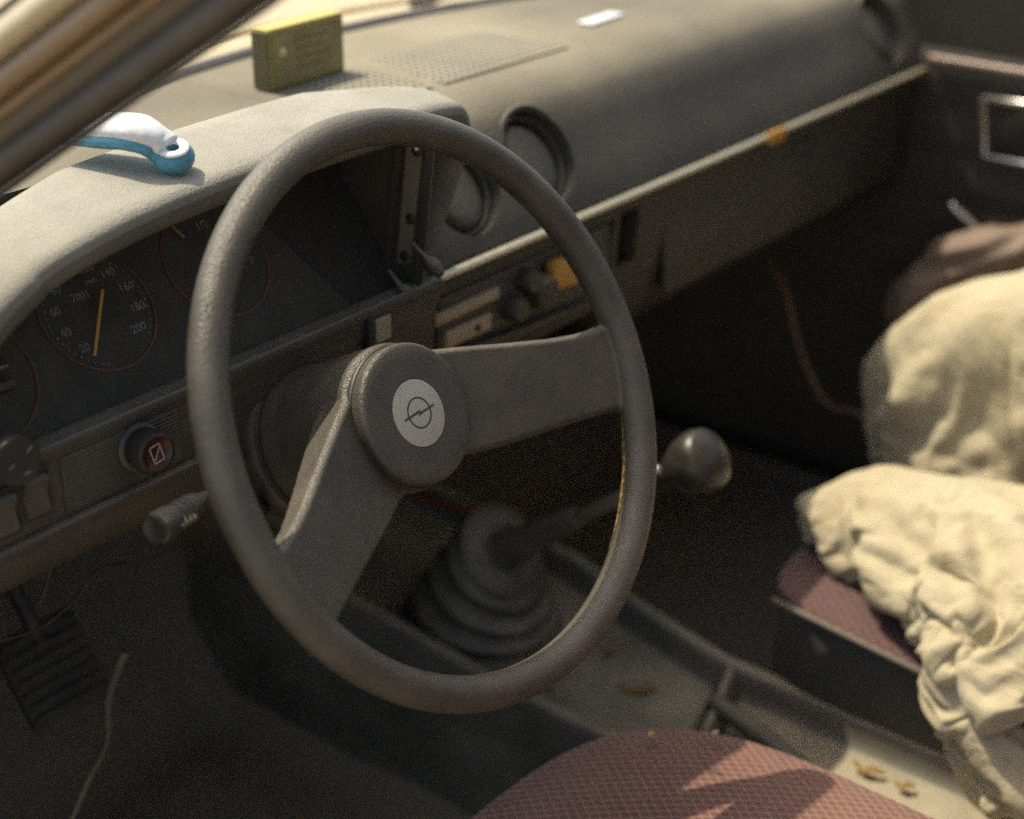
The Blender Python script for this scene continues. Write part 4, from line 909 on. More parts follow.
# folded sheets: coarse grid of points (settled drape), stored as numbers and smoothed by subdivision
# (whole numbers, in steps of half a millimetre from the low corner)
CLOTH_LOW = (58, 56, (0.33309, -0.39344, -0.342), [
268,675,23,260,676,22,254,681,36,251,700,56,256,704,62,248,700,68,250,704,73,258,706,71,267,715,85,266,729,98,270,735,102,266,735,109,272,742,118,278,748,116,281,762,123,295,765,121,301,770,121,309,777,130,315,783,113,315,790,114,322,797,110,325,798,105,325,795,98,327,789,93,332,795,94,337,799,99,341,795,83,335,789,77,326,786,65,324,780,64,322,778,57,326,777,48,318,772,40,306,760,41,307,737,53,305,734,44,300,728,41,302,724,50,299,717,53,295,706,47,285,694,41,284,687,33,286,684,25,298,678,15,294,673,15,290,666,22,282,657,12,281,666,18,283,660,26,277,625,11,281,646,11,269,655,7,263,648,9,256,654,16,273,666,16,275,671,21,
262,664,35,254,662,30,247,667,44,253,684,64,261,689,63,256,686,72,254,689,80,263,694,80,265,702,95,272,716,105,277,722,106,277,725,113,281,732,123,287,740,123,290,753,129,298,763,135,307,767,132,318,770,126,318,786,126,323,781,118,327,786,112,332,792,112,338,795,106,332,785,104,338,785,97,347,791,97,347,786,81,345,792,74,338,785,66,336,777,66,332,772,61,334,769,53,328,766,42,315,759,50,318,735,50,313,727,50,312,725,40,307,717,39,309,712,46,302,707,36,295,694,31,295,685,38,290,678,36,306,674,31,307,667,23,303,662,13,294,648,15,288,653,23,296,658,29,288,619,25,279,637,26,272,653,26,272,642,20,263,638,17,266,654,26,270,660,32,
256,652,45,250,647,39,243,654,53,256,670,71,264,674,69,267,675,78,261,674,84,261,684,93,274,691,99,278,704,110,283,710,113,286,715,117,291,723,127,296,731,128,301,744,131,305,752,141,312,759,143,318,773,140,329,780,133,330,774,123,334,782,124,339,789,122,346,791,117,346,781,112,350,779,104,356,782,97,354,796,85,356,790,76,350,782,69,349,774,67,342,766,64,340,759,59,340,761,45,329,753,50,327,734,41,324,725,45,322,717,44,319,719,34,313,709,31,313,702,38,310,692,29,303,683,27,304,677,36,298,664,38,300,659,36,310,656,28,308,644,20,295,641,19,302,645,25,272,627,29,274,622,15,275,636,33,265,637,36,260,629,30,259,647,37,266,649,42,
265,644,54,257,638,50,241,641,60,260,657,72,266,661,76,269,664,86,271,668,92,267,672,104,274,682,109,283,694,118,289,699,120,292,705,125,302,714,130,307,724,132,307,735,140,315,744,138,321,751,138,327,761,138,335,768,138,342,775,130,345,774,120,350,778,127,355,784,124,356,787,116,358,789,109,366,797,100,365,786,82,358,776,82,363,779,69,362,776,62,354,765,56,351,758,51,345,749,49,339,749,39,338,732,34,336,723,39,334,715,42,330,710,35,324,702,31,316,695,28,317,683,35,318,678,27,309,667,31,306,660,43,303,653,44,302,648,40,309,639,34,298,632,31,296,639,40,275,612,29,269,609,20,276,617,35,279,624,43,270,623,35,256,634,43,262,637,50,
265,634,58,255,631,58,241,629,71,257,648,77,264,652,80,260,654,95,264,664,103,274,667,113,276,674,118,289,686,124,296,690,124,303,697,128,307,706,139,313,718,142,318,729,146,324,739,147,330,746,145,337,755,144,343,759,141,352,767,137,357,768,126,363,770,126,368,775,122,367,779,115,367,776,108,373,780,97,376,777,76,372,769,82,368,764,74,374,767,66,366,759,56,365,752,50,359,745,44,353,740,38,352,729,30,346,719,28,345,713,34,342,708,28,332,700,19,327,686,23,324,677,29,323,669,32,321,661,32,306,652,32,310,643,39,306,637,43,301,632,45,294,634,45,287,633,41,284,605,25,277,601,23,279,604,36,271,612,42,260,616,37,270,634,44,274,631,52,
261,628,50,243,629,54,250,624,68,251,637,85,252,649,89,265,646,102,268,658,103,268,663,120,276,670,127,284,686,133,297,686,132,307,690,137,317,698,141,323,711,144,328,722,146,335,731,151,342,741,154,349,746,149,356,751,147,365,757,140,371,761,134,376,762,127,380,761,116,382,768,112,383,768,105,385,766,94,395,767,75,391,758,80,384,749,76,388,752,69,377,744,64,370,735,62,367,730,53,366,726,45,367,718,37,364,712,28,357,704,21,355,697,23,348,694,10,340,677,13,334,669,17,329,660,19,330,649,24,322,640,28,317,629,32,306,633,28,298,627,32,290,624,41,285,626,47,284,601,30,277,596,32,271,603,38,268,612,49,257,611,41,260,628,47,270,624,55,
261,610,50,244,610,57,247,621,76,266,634,85,260,637,83,255,638,101,259,656,110,270,650,127,279,660,134,285,673,147,294,681,146,306,686,149,319,693,153,328,707,155,336,718,158,345,725,160,355,732,160,362,738,156,369,743,152,377,747,145,385,752,142,390,754,134,395,753,124,396,756,114,403,763,104,400,753,92,413,759,78,409,749,76,400,738,76,399,736,66,390,733,56,385,723,56,379,716,58,375,711,54,372,704,48,371,699,41,372,693,29,371,688,16,355,675,7,348,668,23,344,663,27,341,655,30,334,643,36,321,641,40,317,634,48,313,624,42,307,615,39,290,611,36,290,615,54,283,592,37,277,586,38,272,592,43,272,602,55,263,602,53,254,616,39,264,624,46,
269,629,64,265,613,75,246,615,82,258,634,84,254,645,88,258,633,108,265,643,115,273,646,130,285,659,136,296,669,142,304,676,150,316,680,149,325,687,160,337,699,160,346,709,163,356,716,168,367,722,167,377,728,163,387,734,159,395,733,150,405,740,147,408,735,133,412,732,121,420,741,116,428,745,107,429,738,94,435,732,76,434,730,65,422,717,66,414,707,63,410,709,52,407,700,56,400,694,54,393,688,52,386,682,50,381,677,47,378,671,36,381,667,29,375,659,10,355,657,19,345,651,22,343,646,29,332,640,32,316,637,33,313,630,45,305,623,49,300,618,48,299,605,37,286,611,49,276,592,41,268,584,42,267,591,53,260,601,46,253,603,47,254,613,49,248,624,53,
247,631,55,251,628,82,247,614,80,256,630,88,248,638,88,260,636,108,271,644,111,267,644,131,285,664,135,300,667,141,312,668,156,321,672,156,333,676,162,342,690,171,354,701,173,364,704,177,378,708,177,391,715,176,401,721,167,409,720,158,423,729,155,423,721,137,431,721,126,440,725,119,445,722,109,446,719,97,457,715,81,453,710,70,438,700,59,432,697,46,426,692,42,419,688,35,411,682,35,403,676,33,395,668,36,389,661,38,380,654,38,381,648,29,376,645,24,363,641,11,348,639,22,348,633,26,327,634,20,314,620,30,309,620,42,303,617,50,299,611,49,297,596,38,282,607,42,272,592,42,261,583,42,256,593,56,255,601,41,246,604,40,244,617,46,244,609,54,
229,615,60,226,625,80,234,623,90,256,630,104,242,619,95,245,635,116,262,648,115,258,644,137,281,664,145,296,666,148,317,661,167,323,675,166,336,670,168,349,679,177,362,690,181,377,691,179,393,690,177,404,694,180,419,699,173,426,696,160,440,698,154,435,691,140,442,688,124,461,693,117,447,681,107,454,678,99,458,669,83,467,670,73,456,669,52,449,661,41,444,658,33,439,652,26,431,650,19,421,647,13,408,644,14,396,639,15,383,633,22,375,627,24,376,624,19,361,622,17,342,625,14,344,618,24,321,619,14,315,610,34,307,610,46,302,609,54,300,600,43,288,589,31,274,596,33,262,588,37,250,589,39,244,589,46,246,595,53,234,599,52,236,611,66,234,597,66,
232,606,74,221,603,79,227,622,91,255,626,101,248,616,103,241,618,124,249,640,120,247,650,142,287,654,151,299,655,149,307,660,179,322,667,175,338,671,183,354,671,181,364,675,191,379,679,190,399,682,191,416,684,191,431,682,178,437,681,166,450,678,156,448,675,142,462,671,127,463,668,116,459,658,106,456,652,97,473,647,89,469,644,76,449,649,59,450,637,46,444,634,42,444,628,33,439,624,23,433,621,15,419,623,5,405,619,2,384,619,3,371,615,21,371,608,21,362,612,7,340,607,12,342,605,22,318,608,7,310,602,30,304,602,48,295,599,54,292,590,48,285,582,30,268,588,31,257,586,33,250,585,39,252,587,51,238,590,50,231,592,59,227,601,76,232,591,69,
230,607,81,226,605,83,214,628,84,250,632,103,250,623,113,247,614,130,247,628,130,236,646,158,284,648,154,298,648,154,309,655,184,324,657,179,336,658,192,358,664,195,372,661,192,383,659,196,407,661,200,422,659,192,438,659,183,442,658,168,457,653,158,452,650,145,475,646,136,474,641,121,466,628,114,463,622,107,473,613,93,462,614,83,439,623,70,443,610,57,444,604,49,433,600,44,425,601,39,420,601,32,418,599,19,414,590,2,396,596,1,372,601,2,366,596,13,353,595,2,340,593,15,338,592,22,313,596,5,307,593,28,298,597,45,290,593,55,283,587,45,279,577,30,265,586,30,253,583,37,245,578,43,246,578,54,243,588,57,237,584,61,223,594,58,226,592,71,
226,602,84,217,604,76,201,620,99,237,633,114,242,620,119,243,617,134,250,623,138,234,629,162,278,635,158,289,644,161,307,643,188,322,644,184,336,642,195,356,645,198,374,650,199,387,644,193,405,642,203,426,642,199,443,642,188,444,640,168,460,636,161,461,633,150,484,627,143,477,622,127,479,613,114,475,606,106,471,592,95,455,597,93,438,603,77,436,593,66,439,586,57,428,587,56,424,589,52,429,588,41,419,579,26,410,577,17,399,578,0,377,584,8,370,582,0,347,580,0,337,583,12,334,580,21,310,584,2,301,584,27,292,586,43,288,582,56,276,580,47,273,569,33,267,578,41,252,576,46,239,572,46,235,585,47,233,587,61,230,579,62,217,576,58,218,599,67,
219,600,84,209,597,89,192,613,101,222,622,126,231,616,123,230,618,142,243,618,143,235,618,162,271,624,163,285,634,168,304,632,193,322,632,191,338,631,194,354,633,197,373,631,201,389,631,195,410,624,202,424,625,189,445,621,196,445,621,169,462,619,159,475,618,153,477,607,142,479,602,133,485,594,121,478,586,113,468,573,104,458,577,91,444,580,80,447,577,68,439,573,71,438,571,58,434,576,44,417,568,35,406,576,39,415,565,29,400,559,11,377,571,0,363,569,6,352,563,0,333,569,7,330,568,19,307,573,1,293,577,25,286,577,42,283,571,57,270,572,49,267,565,35,257,568,37,252,562,49,242,573,56,227,574,46,222,585,59,220,579,64,212,579,67,198,592,70,
197,600,86,199,596,97,186,602,113,215,603,125,213,607,130,225,602,151,237,604,150,238,602,163,262,614,172,282,620,173,301,618,197,319,618,196,336,620,202,356,621,203,373,617,199,391,619,204,412,616,199,427,615,192,442,609,187,454,611,173,459,603,159,480,602,162,479,595,143,476,587,134,480,580,121,486,573,110,477,562,99,463,564,87,457,565,79,447,564,77,448,563,64,437,557,57,445,561,46,420,564,48,410,569,47,415,554,38,398,550,23,382,551,5,361,563,0,349,556,5,334,554,5,326,556,18,304,561,0,285,565,23,279,566,40,279,557,57,263,562,53,257,556,37,246,559,34,238,560,42,233,561,56,219,565,53,208,580,47,205,574,65,203,576,69,196,581,75,
186,580,92,183,586,96,182,585,122,211,588,127,213,586,130,217,587,153,235,589,154,244,589,162,259,597,175,280,605,178,296,604,202,317,605,206,336,603,203,353,606,206,373,605,201,390,605,203,413,606,205,431,602,197,443,600,184,456,600,172,469,595,165,484,593,158,489,587,146,491,584,131,482,570,125,479,560,116,477,548,104,460,553,95,455,549,85,451,553,72,447,551,69,446,561,48,433,551,32,420,557,52,413,563,52,414,544,46,394,539,33,380,541,19,369,544,0,345,551,0,333,544,9,324,544,16,300,549,0,282,552,23,271,556,37,275,544,55,256,550,58,249,547,41,236,548,33,228,550,41,225,549,53,212,555,44,197,563,43,187,575,54,186,578,67,178,581,81,
177,563,95,170,567,104,181,562,125,206,569,128,207,569,133,209,567,156,229,572,159,240,573,168,259,581,167,276,589,183,292,589,207,315,587,211,334,590,205,350,592,208,372,592,210,392,593,211,413,591,204,430,588,200,444,587,186,453,586,169,473,584,172,492,587,158,483,575,145,496,571,137,493,565,120,490,554,112,487,547,98,469,542,91,468,548,79,454,544,73,450,551,66,456,553,40,440,537,30,418,545,48,414,552,55,411,537,55,393,536,45,380,535,29,369,534,7,351,535,0,330,538,2,321,533,13,297,537,0,279,541,22,265,543,33,270,530,50,252,535,62,238,537,47,227,535,32,216,538,40,215,536,50,200,539,41,184,547,45,173,556,55,171,561,70,168,560,87,
160,540,99,169,536,117,183,535,121,203,543,126,203,542,136,209,541,154,228,545,165,245,551,158,259,558,170,269,570,190,289,568,212,311,567,209,330,574,207,351,574,211,372,578,206,390,579,212,413,580,208,432,581,201,444,577,184,455,575,173,473,575,173,493,574,161,485,566,145,489,565,133,500,556,122,497,558,106,493,550,93,477,552,89,476,557,77,459,553,71,454,556,61,464,545,38,447,527,33,426,531,53,419,545,54,413,534,57,397,537,48,382,533,35,372,528,11,354,524,0,332,526,0,320,524,9,295,525,0,275,530,17,260,530,27,264,517,44,250,517,62,231,520,54,219,516,34,201,521,34,201,517,46,183,518,45,175,524,55,164,531,56,158,538,74,162,534,88,
160,519,110,174,520,113,180,518,117,202,524,127,205,524,136,209,522,156,231,530,155,239,536,166,255,542,176,263,555,198,288,552,214,307,557,209,329,558,214,350,560,208,371,567,212,393,567,215,415,566,208,434,567,202,446,564,184,462,566,180,478,569,175,492,561,164,498,564,145,490,553,134,491,546,118,502,547,105,496,542,93,490,551,83,487,552,71,475,560,62,467,557,48,464,537,43,456,536,30,438,523,49,430,537,56,421,530,56,405,537,43,387,528,37,371,514,15,355,514,5,336,513,0,318,514,5,293,512,0,269,521,9,255,519,22,256,506,39,248,502,59,227,506,58,212,502,35,191,507,29,190,506,46,175,504,52,170,509,61,160,514,60,150,521,77,155,519,94,
157,501,109,167,510,119,180,502,118,200,507,126,198,510,141,211,508,150,224,517,161,240,520,166,246,531,184,267,539,193,283,534,215,306,548,221,329,543,210,348,547,216,373,553,220,395,554,213,418,553,213,435,553,198,451,553,188,468,555,183,485,559,176,492,551,157,505,553,144,495,542,133,505,547,117,494,533,110,486,535,98,482,537,85,484,539,73,493,541,62,486,541,47,467,545,34,459,522,29,444,526,45,440,528,56,428,524,53,414,527,34,392,523,32,363,512,21,357,502,9,337,503,2,315,503,0,290,502,1,267,507,6,250,507,17,247,497,34,245,488,54,224,492,61,206,488,35,182,493,24,173,500,45,168,498,59,166,497,66,155,499,63,144,506,78,148,504,99,
155,492,108,160,497,121,176,491,123,199,493,128,191,494,142,206,497,156,227,501,159,236,505,172,247,516,189,268,525,190,284,526,209,302,529,224,330,530,220,351,531,213,372,538,226,398,540,219,421,540,215,438,538,198,454,539,189,473,541,185,488,543,177,500,542,161,510,539,145,503,531,128,514,535,113,506,529,99,495,525,90,495,532,78,485,529,69,483,528,60,477,527,55,484,537,41,466,528,36,444,521,31,447,516,51,436,517,42,414,513,39,401,517,23,365,504,16,349,497,18,339,489,2,314,490,0,289,492,0,266,494,5,247,496,14,241,487,30,239,478,48,222,479,61,202,475,34,173,481,23,165,484,43,157,497,56,160,485,68,149,485,67,138,493,82,147,489,103,
146,491,115,154,484,129,172,485,133,197,482,132,187,480,146,206,482,158,226,489,162,237,493,174,249,503,193,267,514,193,278,528,216,304,512,223,328,517,215,351,518,214,374,525,232,398,525,217,423,525,217,440,523,199,458,525,190,481,528,192,493,528,177,507,527,163,510,523,144,512,518,125,521,521,107,516,519,91,506,515,82,507,522,67,493,520,61,491,522,51,483,515,49,490,521,39,468,530,20,458,511,34,455,505,47,439,498,41,416,500,42,408,500,23,368,494,22,350,491,21,334,487,13,315,475,0,288,479,1,264,481,4,243,484,11,233,478,26,233,468,43,220,467,59,196,464,32,165,471,23,156,477,43,146,486,61,158,474,71,149,473,73,137,474,86,141,475,107,
139,472,116,157,475,123,165,474,138,193,475,135,191,471,147,206,471,157,225,476,163,230,484,178,251,491,188,266,504,197,275,512,224,302,503,214,325,506,221,350,509,225,378,508,233,400,513,220,424,509,213,443,508,200,463,510,194,486,512,193,495,511,174,511,510,163,519,507,145,526,505,124,519,503,103,526,504,86,521,508,73,517,510,55,503,506,53,500,507,43,490,500,41,497,507,31,479,510,13,457,507,20,444,499,35,438,486,46,420,485,46,414,485,26,375,484,11,354,483,9,333,478,4,309,470,10,287,466,3,262,469,4,240,473,10,226,469,23,224,461,41,217,456,55,190,453,32,158,462,22,153,475,45,138,476,63,153,467,72,150,471,79,150,474,89,150,467,101,
144,469,119,163,483,124,164,470,138,183,473,136,191,471,147,199,468,160,217,469,168,226,475,183,247,488,191,265,498,197,275,501,226,301,495,218,327,494,215,350,494,227,377,497,225,402,499,231,425,494,212,446,493,202,468,494,199,488,494,191,499,494,174,514,492,158,513,491,136,517,488,116,524,485,98,528,485,80,523,489,67,531,493,49,515,492,45,510,489,33,497,485,34,504,491,20,483,492,7,461,488,11,450,482,26,430,480,33,420,470,48,414,469,27,375,468,24,358,463,14,336,461,8,309,458,6,283,457,12,259,457,6,236,461,10,217,460,18,216,451,37,212,446,51,182,445,37,152,451,23,147,478,41,139,468,63,147,459,71,140,475,76,145,474,94,151,473,109,
153,474,115,152,484,125,163,477,140,178,471,139,187,474,146,194,468,164,209,469,174,219,481,186,242,493,195,260,499,205,275,491,230,300,486,221,327,485,220,352,485,225,378,487,230,403,483,225,425,476,209,448,475,203,473,475,203,490,473,189,505,472,175,515,468,154,520,466,131,513,462,112,513,461,93,517,460,75,523,461,62,535,462,51,529,470,28,517,461,31,515,463,21,507,467,2,485,463,0,467,461,4,446,463,10,430,452,26,426,450,43,408,447,28,374,454,35,357,450,27,336,446,18,308,445,16,282,444,11,257,447,11,233,451,11,210,452,15,206,448,36,204,440,51,175,438,43,145,442,27,133,473,38,139,474,66,141,456,75,134,465,84,135,462,99,144,477,110,
141,477,113,140,480,131,151,478,146,169,472,139,175,479,148,192,477,158,204,479,175,210,476,195,235,483,211,255,485,212,271,481,232,297,476,223,326,474,217,349,482,236,377,471,235,404,470,228,425,459,211,450,459,207,476,458,208,492,455,189,507,453,173,515,448,150,524,444,128,519,441,108,519,440,91,523,439,73,529,440,59,536,441,47,539,444,27,520,444,16,509,439,18,511,443,0,488,441,6,472,440,8,448,442,4,441,437,28,430,435,39,403,429,34,374,440,42,354,439,38,333,436,32,306,434,26,280,435,20,254,437,16,229,439,13,204,442,13,195,445,35,196,437,49,169,438,52,142,435,36,124,465,41,127,473,68,135,452,73,138,455,90,146,453,100,131,456,106,
127,463,121,137,465,133,135,477,149,158,480,144,167,480,159,184,477,165,194,480,182,207,469,194,234,469,208,254,472,212,269,471,233,297,470,232,326,464,220,349,466,239,374,457,234,403,453,230,427,445,220,453,443,212,476,441,207,493,436,190,509,433,173,521,428,151,527,422,125,526,420,106,526,418,89,530,417,71,537,418,57,539,419,44,543,419,23,524,419,10,513,418,14,516,420,0,492,422,0,473,421,0,449,421,0,439,420,21,420,429,24,399,419,44,372,423,43,351,427,47,328,429,46,302,427,38,276,427,30,250,428,23,224,428,16,199,432,12,185,442,34,186,433,47,166,436,54,141,433,41,118,457,46,120,471,73,135,452,77,142,450,92,148,458,104,138,449,110,
135,464,129,141,458,134,130,452,153,144,478,159,164,468,164,182,468,165,184,473,184,205,478,199,234,468,206,253,463,212,268,461,233,295,461,236,324,454,226,348,453,240,372,446,235,402,438,231,428,431,228,456,428,219,476,423,207,494,418,191,510,413,174,521,406,151,527,401,125,529,398,106,533,397,88,538,394,70,544,393,55,545,395,41,545,395,20,527,397,5,514,396,10,513,396,0,489,399,0,474,399,4,451,400,0,436,401,17,418,408,14,388,416,32,368,411,47,348,415,53,325,420,56,298,419,50,271,423,42,246,420,30,220,419,21,194,421,13,174,439,32,177,430,48,160,433,58,140,430,46,115,451,52,111,467,74,133,458,85,140,449,93,146,463,102,141,464,114,
129,459,134,146,462,137,139,458,149,144,466,168,165,461,158,182,460,165,179,464,185,193,466,208,228,465,212,251,455,214,270,451,229,293,451,239,322,443,232,346,440,243,369,433,230,400,423,233,427,417,233,456,410,223,472,406,207,494,402,195,511,394,173,509,392,148,516,385,123,514,387,103,519,382,87,527,376,70,537,373,55,538,374,40,540,373,23,530,377,3,515,376,6,508,377,0,486,379,0,473,381,8,453,381,0,432,385,14,412,390,13,384,398,25,361,407,36,342,403,52,321,408,60,293,416,62,267,418,52,240,417,41,215,411,28,189,411,17,164,434,27,169,427,48,155,429,62,141,426,52,114,445,56,107,457,76,125,454,93,134,447,96,129,460,99,122,454,115,
134,445,129,132,468,138,137,458,154,142,452,172,163,449,160,182,447,166,173,451,184,188,455,207,219,454,221,248,445,224,274,442,218,288,438,241,318,431,236,343,428,248,365,420,227,398,410,237,426,403,236,453,396,223,469,393,207,494,388,197,505,381,169,511,379,147,504,379,122,506,376,102,517,368,89,529,363,74,540,360,56,537,360,36,532,359,23,532,361,2,515,366,4,505,363,0,484,365,0,472,369,10,454,365,0,429,376,10,409,380,15,382,387,23,358,393,28,338,393,44,316,399,52,290,402,68,262,414,65,236,410,51,210,407,39,185,400,25,153,422,21,157,426,50,151,421,69,140,417,60,112,433,62,102,445,80,116,447,99,126,445,102,124,455,117,134,441,124,
134,446,127,116,460,133,126,458,158,138,444,174,162,441,161,182,439,166,171,439,181,180,453,210,213,441,223,246,435,215,271,430,216,284,428,245,313,420,237,340,415,253,362,407,226,395,397,242,423,388,238,447,382,220,466,379,208,491,371,199,508,365,170,507,362,146,499,362,123,500,359,102,505,354,85,518,343,77,536,337,57,526,341,33,519,345,24,535,343,14,516,349,0,495,347,0,484,349,9,466,352,4,447,355,9,425,364,0,402,373,2,377,378,14,355,380,23,333,383,35,310,388,46,284,396,56,259,401,74,231,407,62,205,402,50,180,390,34,150,410,20,141,425,52,149,411,74,137,413,74,113,427,68,98,436,85,107,442,104,121,446,108,125,448,132,135,440,126,
127,444,123,106,453,141,118,445,159,132,435,175,161,431,162,180,429,169,174,434,179,172,441,213,207,430,222,244,426,208,268,418,215,278,418,250,308,408,241,336,402,251,358,394,226,392,383,246,421,373,238,442,369,220,465,365,214,488,354,199,508,347,169,501,347,146,499,345,123,493,344,103,499,339,84,506,330,74,528,318,60,515,326,35,510,331,21,531,326,20,514,329,0,493,330,0,482,333,12,464,336,11,445,342,11,421,345,0,397,353,0,372,365,1,350,373,9,327,380,21,304,383,34,277,389,47,256,387,71,227,398,71,201,395,59,176,384,44,146,394,24,130,411,55,150,400,83,145,416,82,123,426,76,105,424,90,100,427,108,111,445,121,125,431,130,132,432,126,
120,434,119,100,442,143,115,434,159,129,425,175,159,421,163,175,421,170,170,431,177,167,429,216,203,419,219,242,416,203,262,407,217,272,409,256,304,397,245,332,388,248,355,381,226,388,370,250,418,360,240,439,355,222,463,350,218,482,342,196,505,331,170,499,331,146,496,329,124,488,328,104,496,321,85,499,316,73,518,302,60,506,312,36,503,317,20,526,310,25,512,312,0,492,313,2,479,318,12,462,323,13,442,326,7,416,329,5,392,337,6,368,347,7,345,355,10,321,366,16,297,377,25,272,381,39,251,376,65,222,386,68,195,392,69,176,382,51,141,380,38,121,403,63,161,388,68,145,401,82,120,412,84,120,432,92,116,426,106,110,431,131,124,423,127,127,424,129,
112,424,116,96,432,145,111,423,156,125,415,173,155,411,165,171,413,171,164,419,178,165,416,215,200,409,212,239,404,199,251,402,224,268,396,255,301,387,251,328,375,246,351,368,228,384,357,253,413,347,240,436,341,223,460,335,221,481,329,199,500,316,170,495,316,147,493,314,125,488,312,102,488,307,83,490,303,74,506,289,60,500,298,35,499,303,21,518,297,28,511,297,0,492,299,4,477,307,2,457,313,6,437,315,11,413,322,14,391,329,16,365,336,17,342,343,20,319,355,26,295,367,33,266,372,33,246,366,57,217,374,65,194,385,69,171,367,56,134,382,48,112,386,76,151,399,50,147,395,84,135,421,79,122,426,97,114,427,111,104,412,132,122,414,127,120,413,131,
104,413,115,89,418,147,109,410,152,120,403,170,148,404,167,165,401,173,157,407,179,167,400,211,200,405,198,235,390,200,242,391,228,262,384,255,296,370,259,323,363,245,347,355,232,380,344,255,408,338,238,433,332,225,455,319,222,479,315,202,494,304,170,495,302,147,490,301,126,488,299,101,487,297,82,484,292,73,495,279,59,497,283,36,498,290,25,513,284,28,508,283,1,489,287,0,473,293,0,454,301,0,435,312,0,408,322,6,386,325,14,362,329,22,341,337,29,317,346,35,292,356,41,263,362,39,235,367,48,213,363,66,187,375,63,162,367,71,139,375,65,117,375,71,122,417,42,132,418,78,117,426,68,111,427,93,104,429,124,107,404,123,119,403,127,114,403,131,
99,405,115,87,405,147,107,401,149,116,390,166,142,402,177,165,389,178,152,395,181,171,390,201,202,393,188,230,378,203,234,378,232,258,371,256,291,357,246,318,351,242,344,343,237,373,327,256,407,328,248,438,320,233,450,308,214,475,301,203,486,293,169,492,287,147,489,285,127,489,281,100,485,283,80,478,281,70,482,268,54,482,276,36,494,278,35,508,270,28,499,270,2,484,278,8,469,282,8,451,286,5,430,291,0,400,306,0,381,320,1,358,328,11,335,331,21,312,334,30,287,341,41,262,352,49,233,355,44,207,367,54,182,372,67,164,379,71,128,387,78,136,391,69,110,416,68,96,424,77,92,434,63,86,433,91,96,431,115,112,413,119,103,402,132,113,392,131,
92,392,113,83,392,145,105,393,151,118,384,161,131,389,182,160,373,178,149,382,185,174,384,186,203,376,185,221,371,210,233,367,231,254,358,256,288,348,237,314,340,234,339,332,248,369,317,248,400,311,251,434,302,235,446,297,214,469,287,203,487,279,173,482,277,149,478,276,129,481,270,103,486,264,83,475,269,66,470,265,48,475,264,38,488,262,44,505,255,29,490,258,7,476,269,2,463,271,13,447,277,12,428,285,12,393,295,9,375,301,0,352,317,1,330,328,7,307,334,18,282,339,27,256,343,39,230,345,53,203,356,36,189,378,62,167,382,60,135,390,70,145,352,61,119,402,72,91,414,94,79,435,91,90,419,110,83,418,125,103,411,131,107,387,130,113,391,128,
83,377,123,95,382,143,97,387,163,114,381,168,127,372,186,154,369,165,152,367,180,178,372,176,196,366,194,216,360,208,228,360,232,251,344,257,283,338,232,308,328,238,336,318,243,364,307,248,394,297,252,429,289,236,442,284,213,465,274,203,482,266,174,484,262,148,477,262,129,486,259,100,475,251,85,475,253,68,466,254,47,470,252,39,481,244,43,501,242,30,482,252,15,474,254,2,460,260,9,444,268,9,423,279,7,387,290,17,370,294,10,346,302,2,326,315,13,302,323,16,277,333,17,254,331,36,224,337,45,196,346,41,183,370,41,159,396,52,132,365,68,163,327,61,132,328,100,104,383,82,76,428,75,78,417,107,75,389,128,99,396,123,93,388,129,105,385,129,
83,377,145,101,374,142,88,373,155,102,365,174,126,356,178,151,361,160,156,356,172,181,358,176,192,355,198,209,349,212,222,346,232,248,330,253,278,327,230,304,315,238,333,305,244,362,299,245,388,282,249,423,276,237,439,273,214,460,261,203,477,253,174,483,249,148,477,249,129,484,243,99,468,243,85,465,239,71,461,241,47,466,239,41,476,230,38,497,229,30,486,242,10,471,240,2,457,248,0,440,260,0,416,268,0,383,279,19,367,282,10,344,294,13,320,304,14,298,314,7,272,323,10,247,324,26,220,344,34,192,347,41,170,359,37,149,385,34,138,367,63,153,336,64,137,312,100,108,331,110,85,415,63,71,434,83,65,403,103,85,387,130,95,379,122,93,388,124,
84,366,129,93,366,137,86,353,148,101,345,161,124,345,170,149,350,155,161,348,163,183,341,177,187,344,201,202,339,217,216,334,234,243,318,244,273,314,231,299,301,240,329,296,243,360,289,250,386,274,241,414,261,237,437,258,220,455,249,202,471,241,175,480,235,149,478,235,129,480,229,100,461,231,85,455,231,73,457,228,48,465,226,39,473,220,29,493,216,26,484,227,6,466,232,10,453,238,9,437,245,0,411,252,3,380,267,21,362,273,18,340,284,12,318,294,4,293,303,3,267,314,3,242,324,14,214,346,18,189,347,30,167,359,42,147,377,44,139,386,64,146,347,56,137,319,74,101,315,112,78,394,74,55,438,64,61,404,98,69,382,119,84,372,121,81,375,117,
91,367,128,85,349,131,99,349,142,104,345,150,122,334,161,147,339,149,163,332,156,169,337,181,181,332,200,198,330,215,209,320,236,239,308,235,267,301,235,295,290,238,326,289,250,355,275,250,384,262,244,408,252,230,430,246,215,449,237,201,465,229,177,476,222,151,478,221,128,476,215,100,456,220,86,448,220,75,453,216,50,461,215,38,469,208,27,489,204,24,484,213,4,461,223,4,449,227,10,432,232,0,408,241,9,379,254,21,364,263,11,339,275,4,314,282,3,289,292,6,263,304,9,234,313,6,204,330,3,176,340,12,161,353,24,155,392,32,111,404,52,125,365,61,132,336,92,97,308,101,98,352,87,73,426,61,49,411,88,48,383,111,74,371,125,71,345,120,
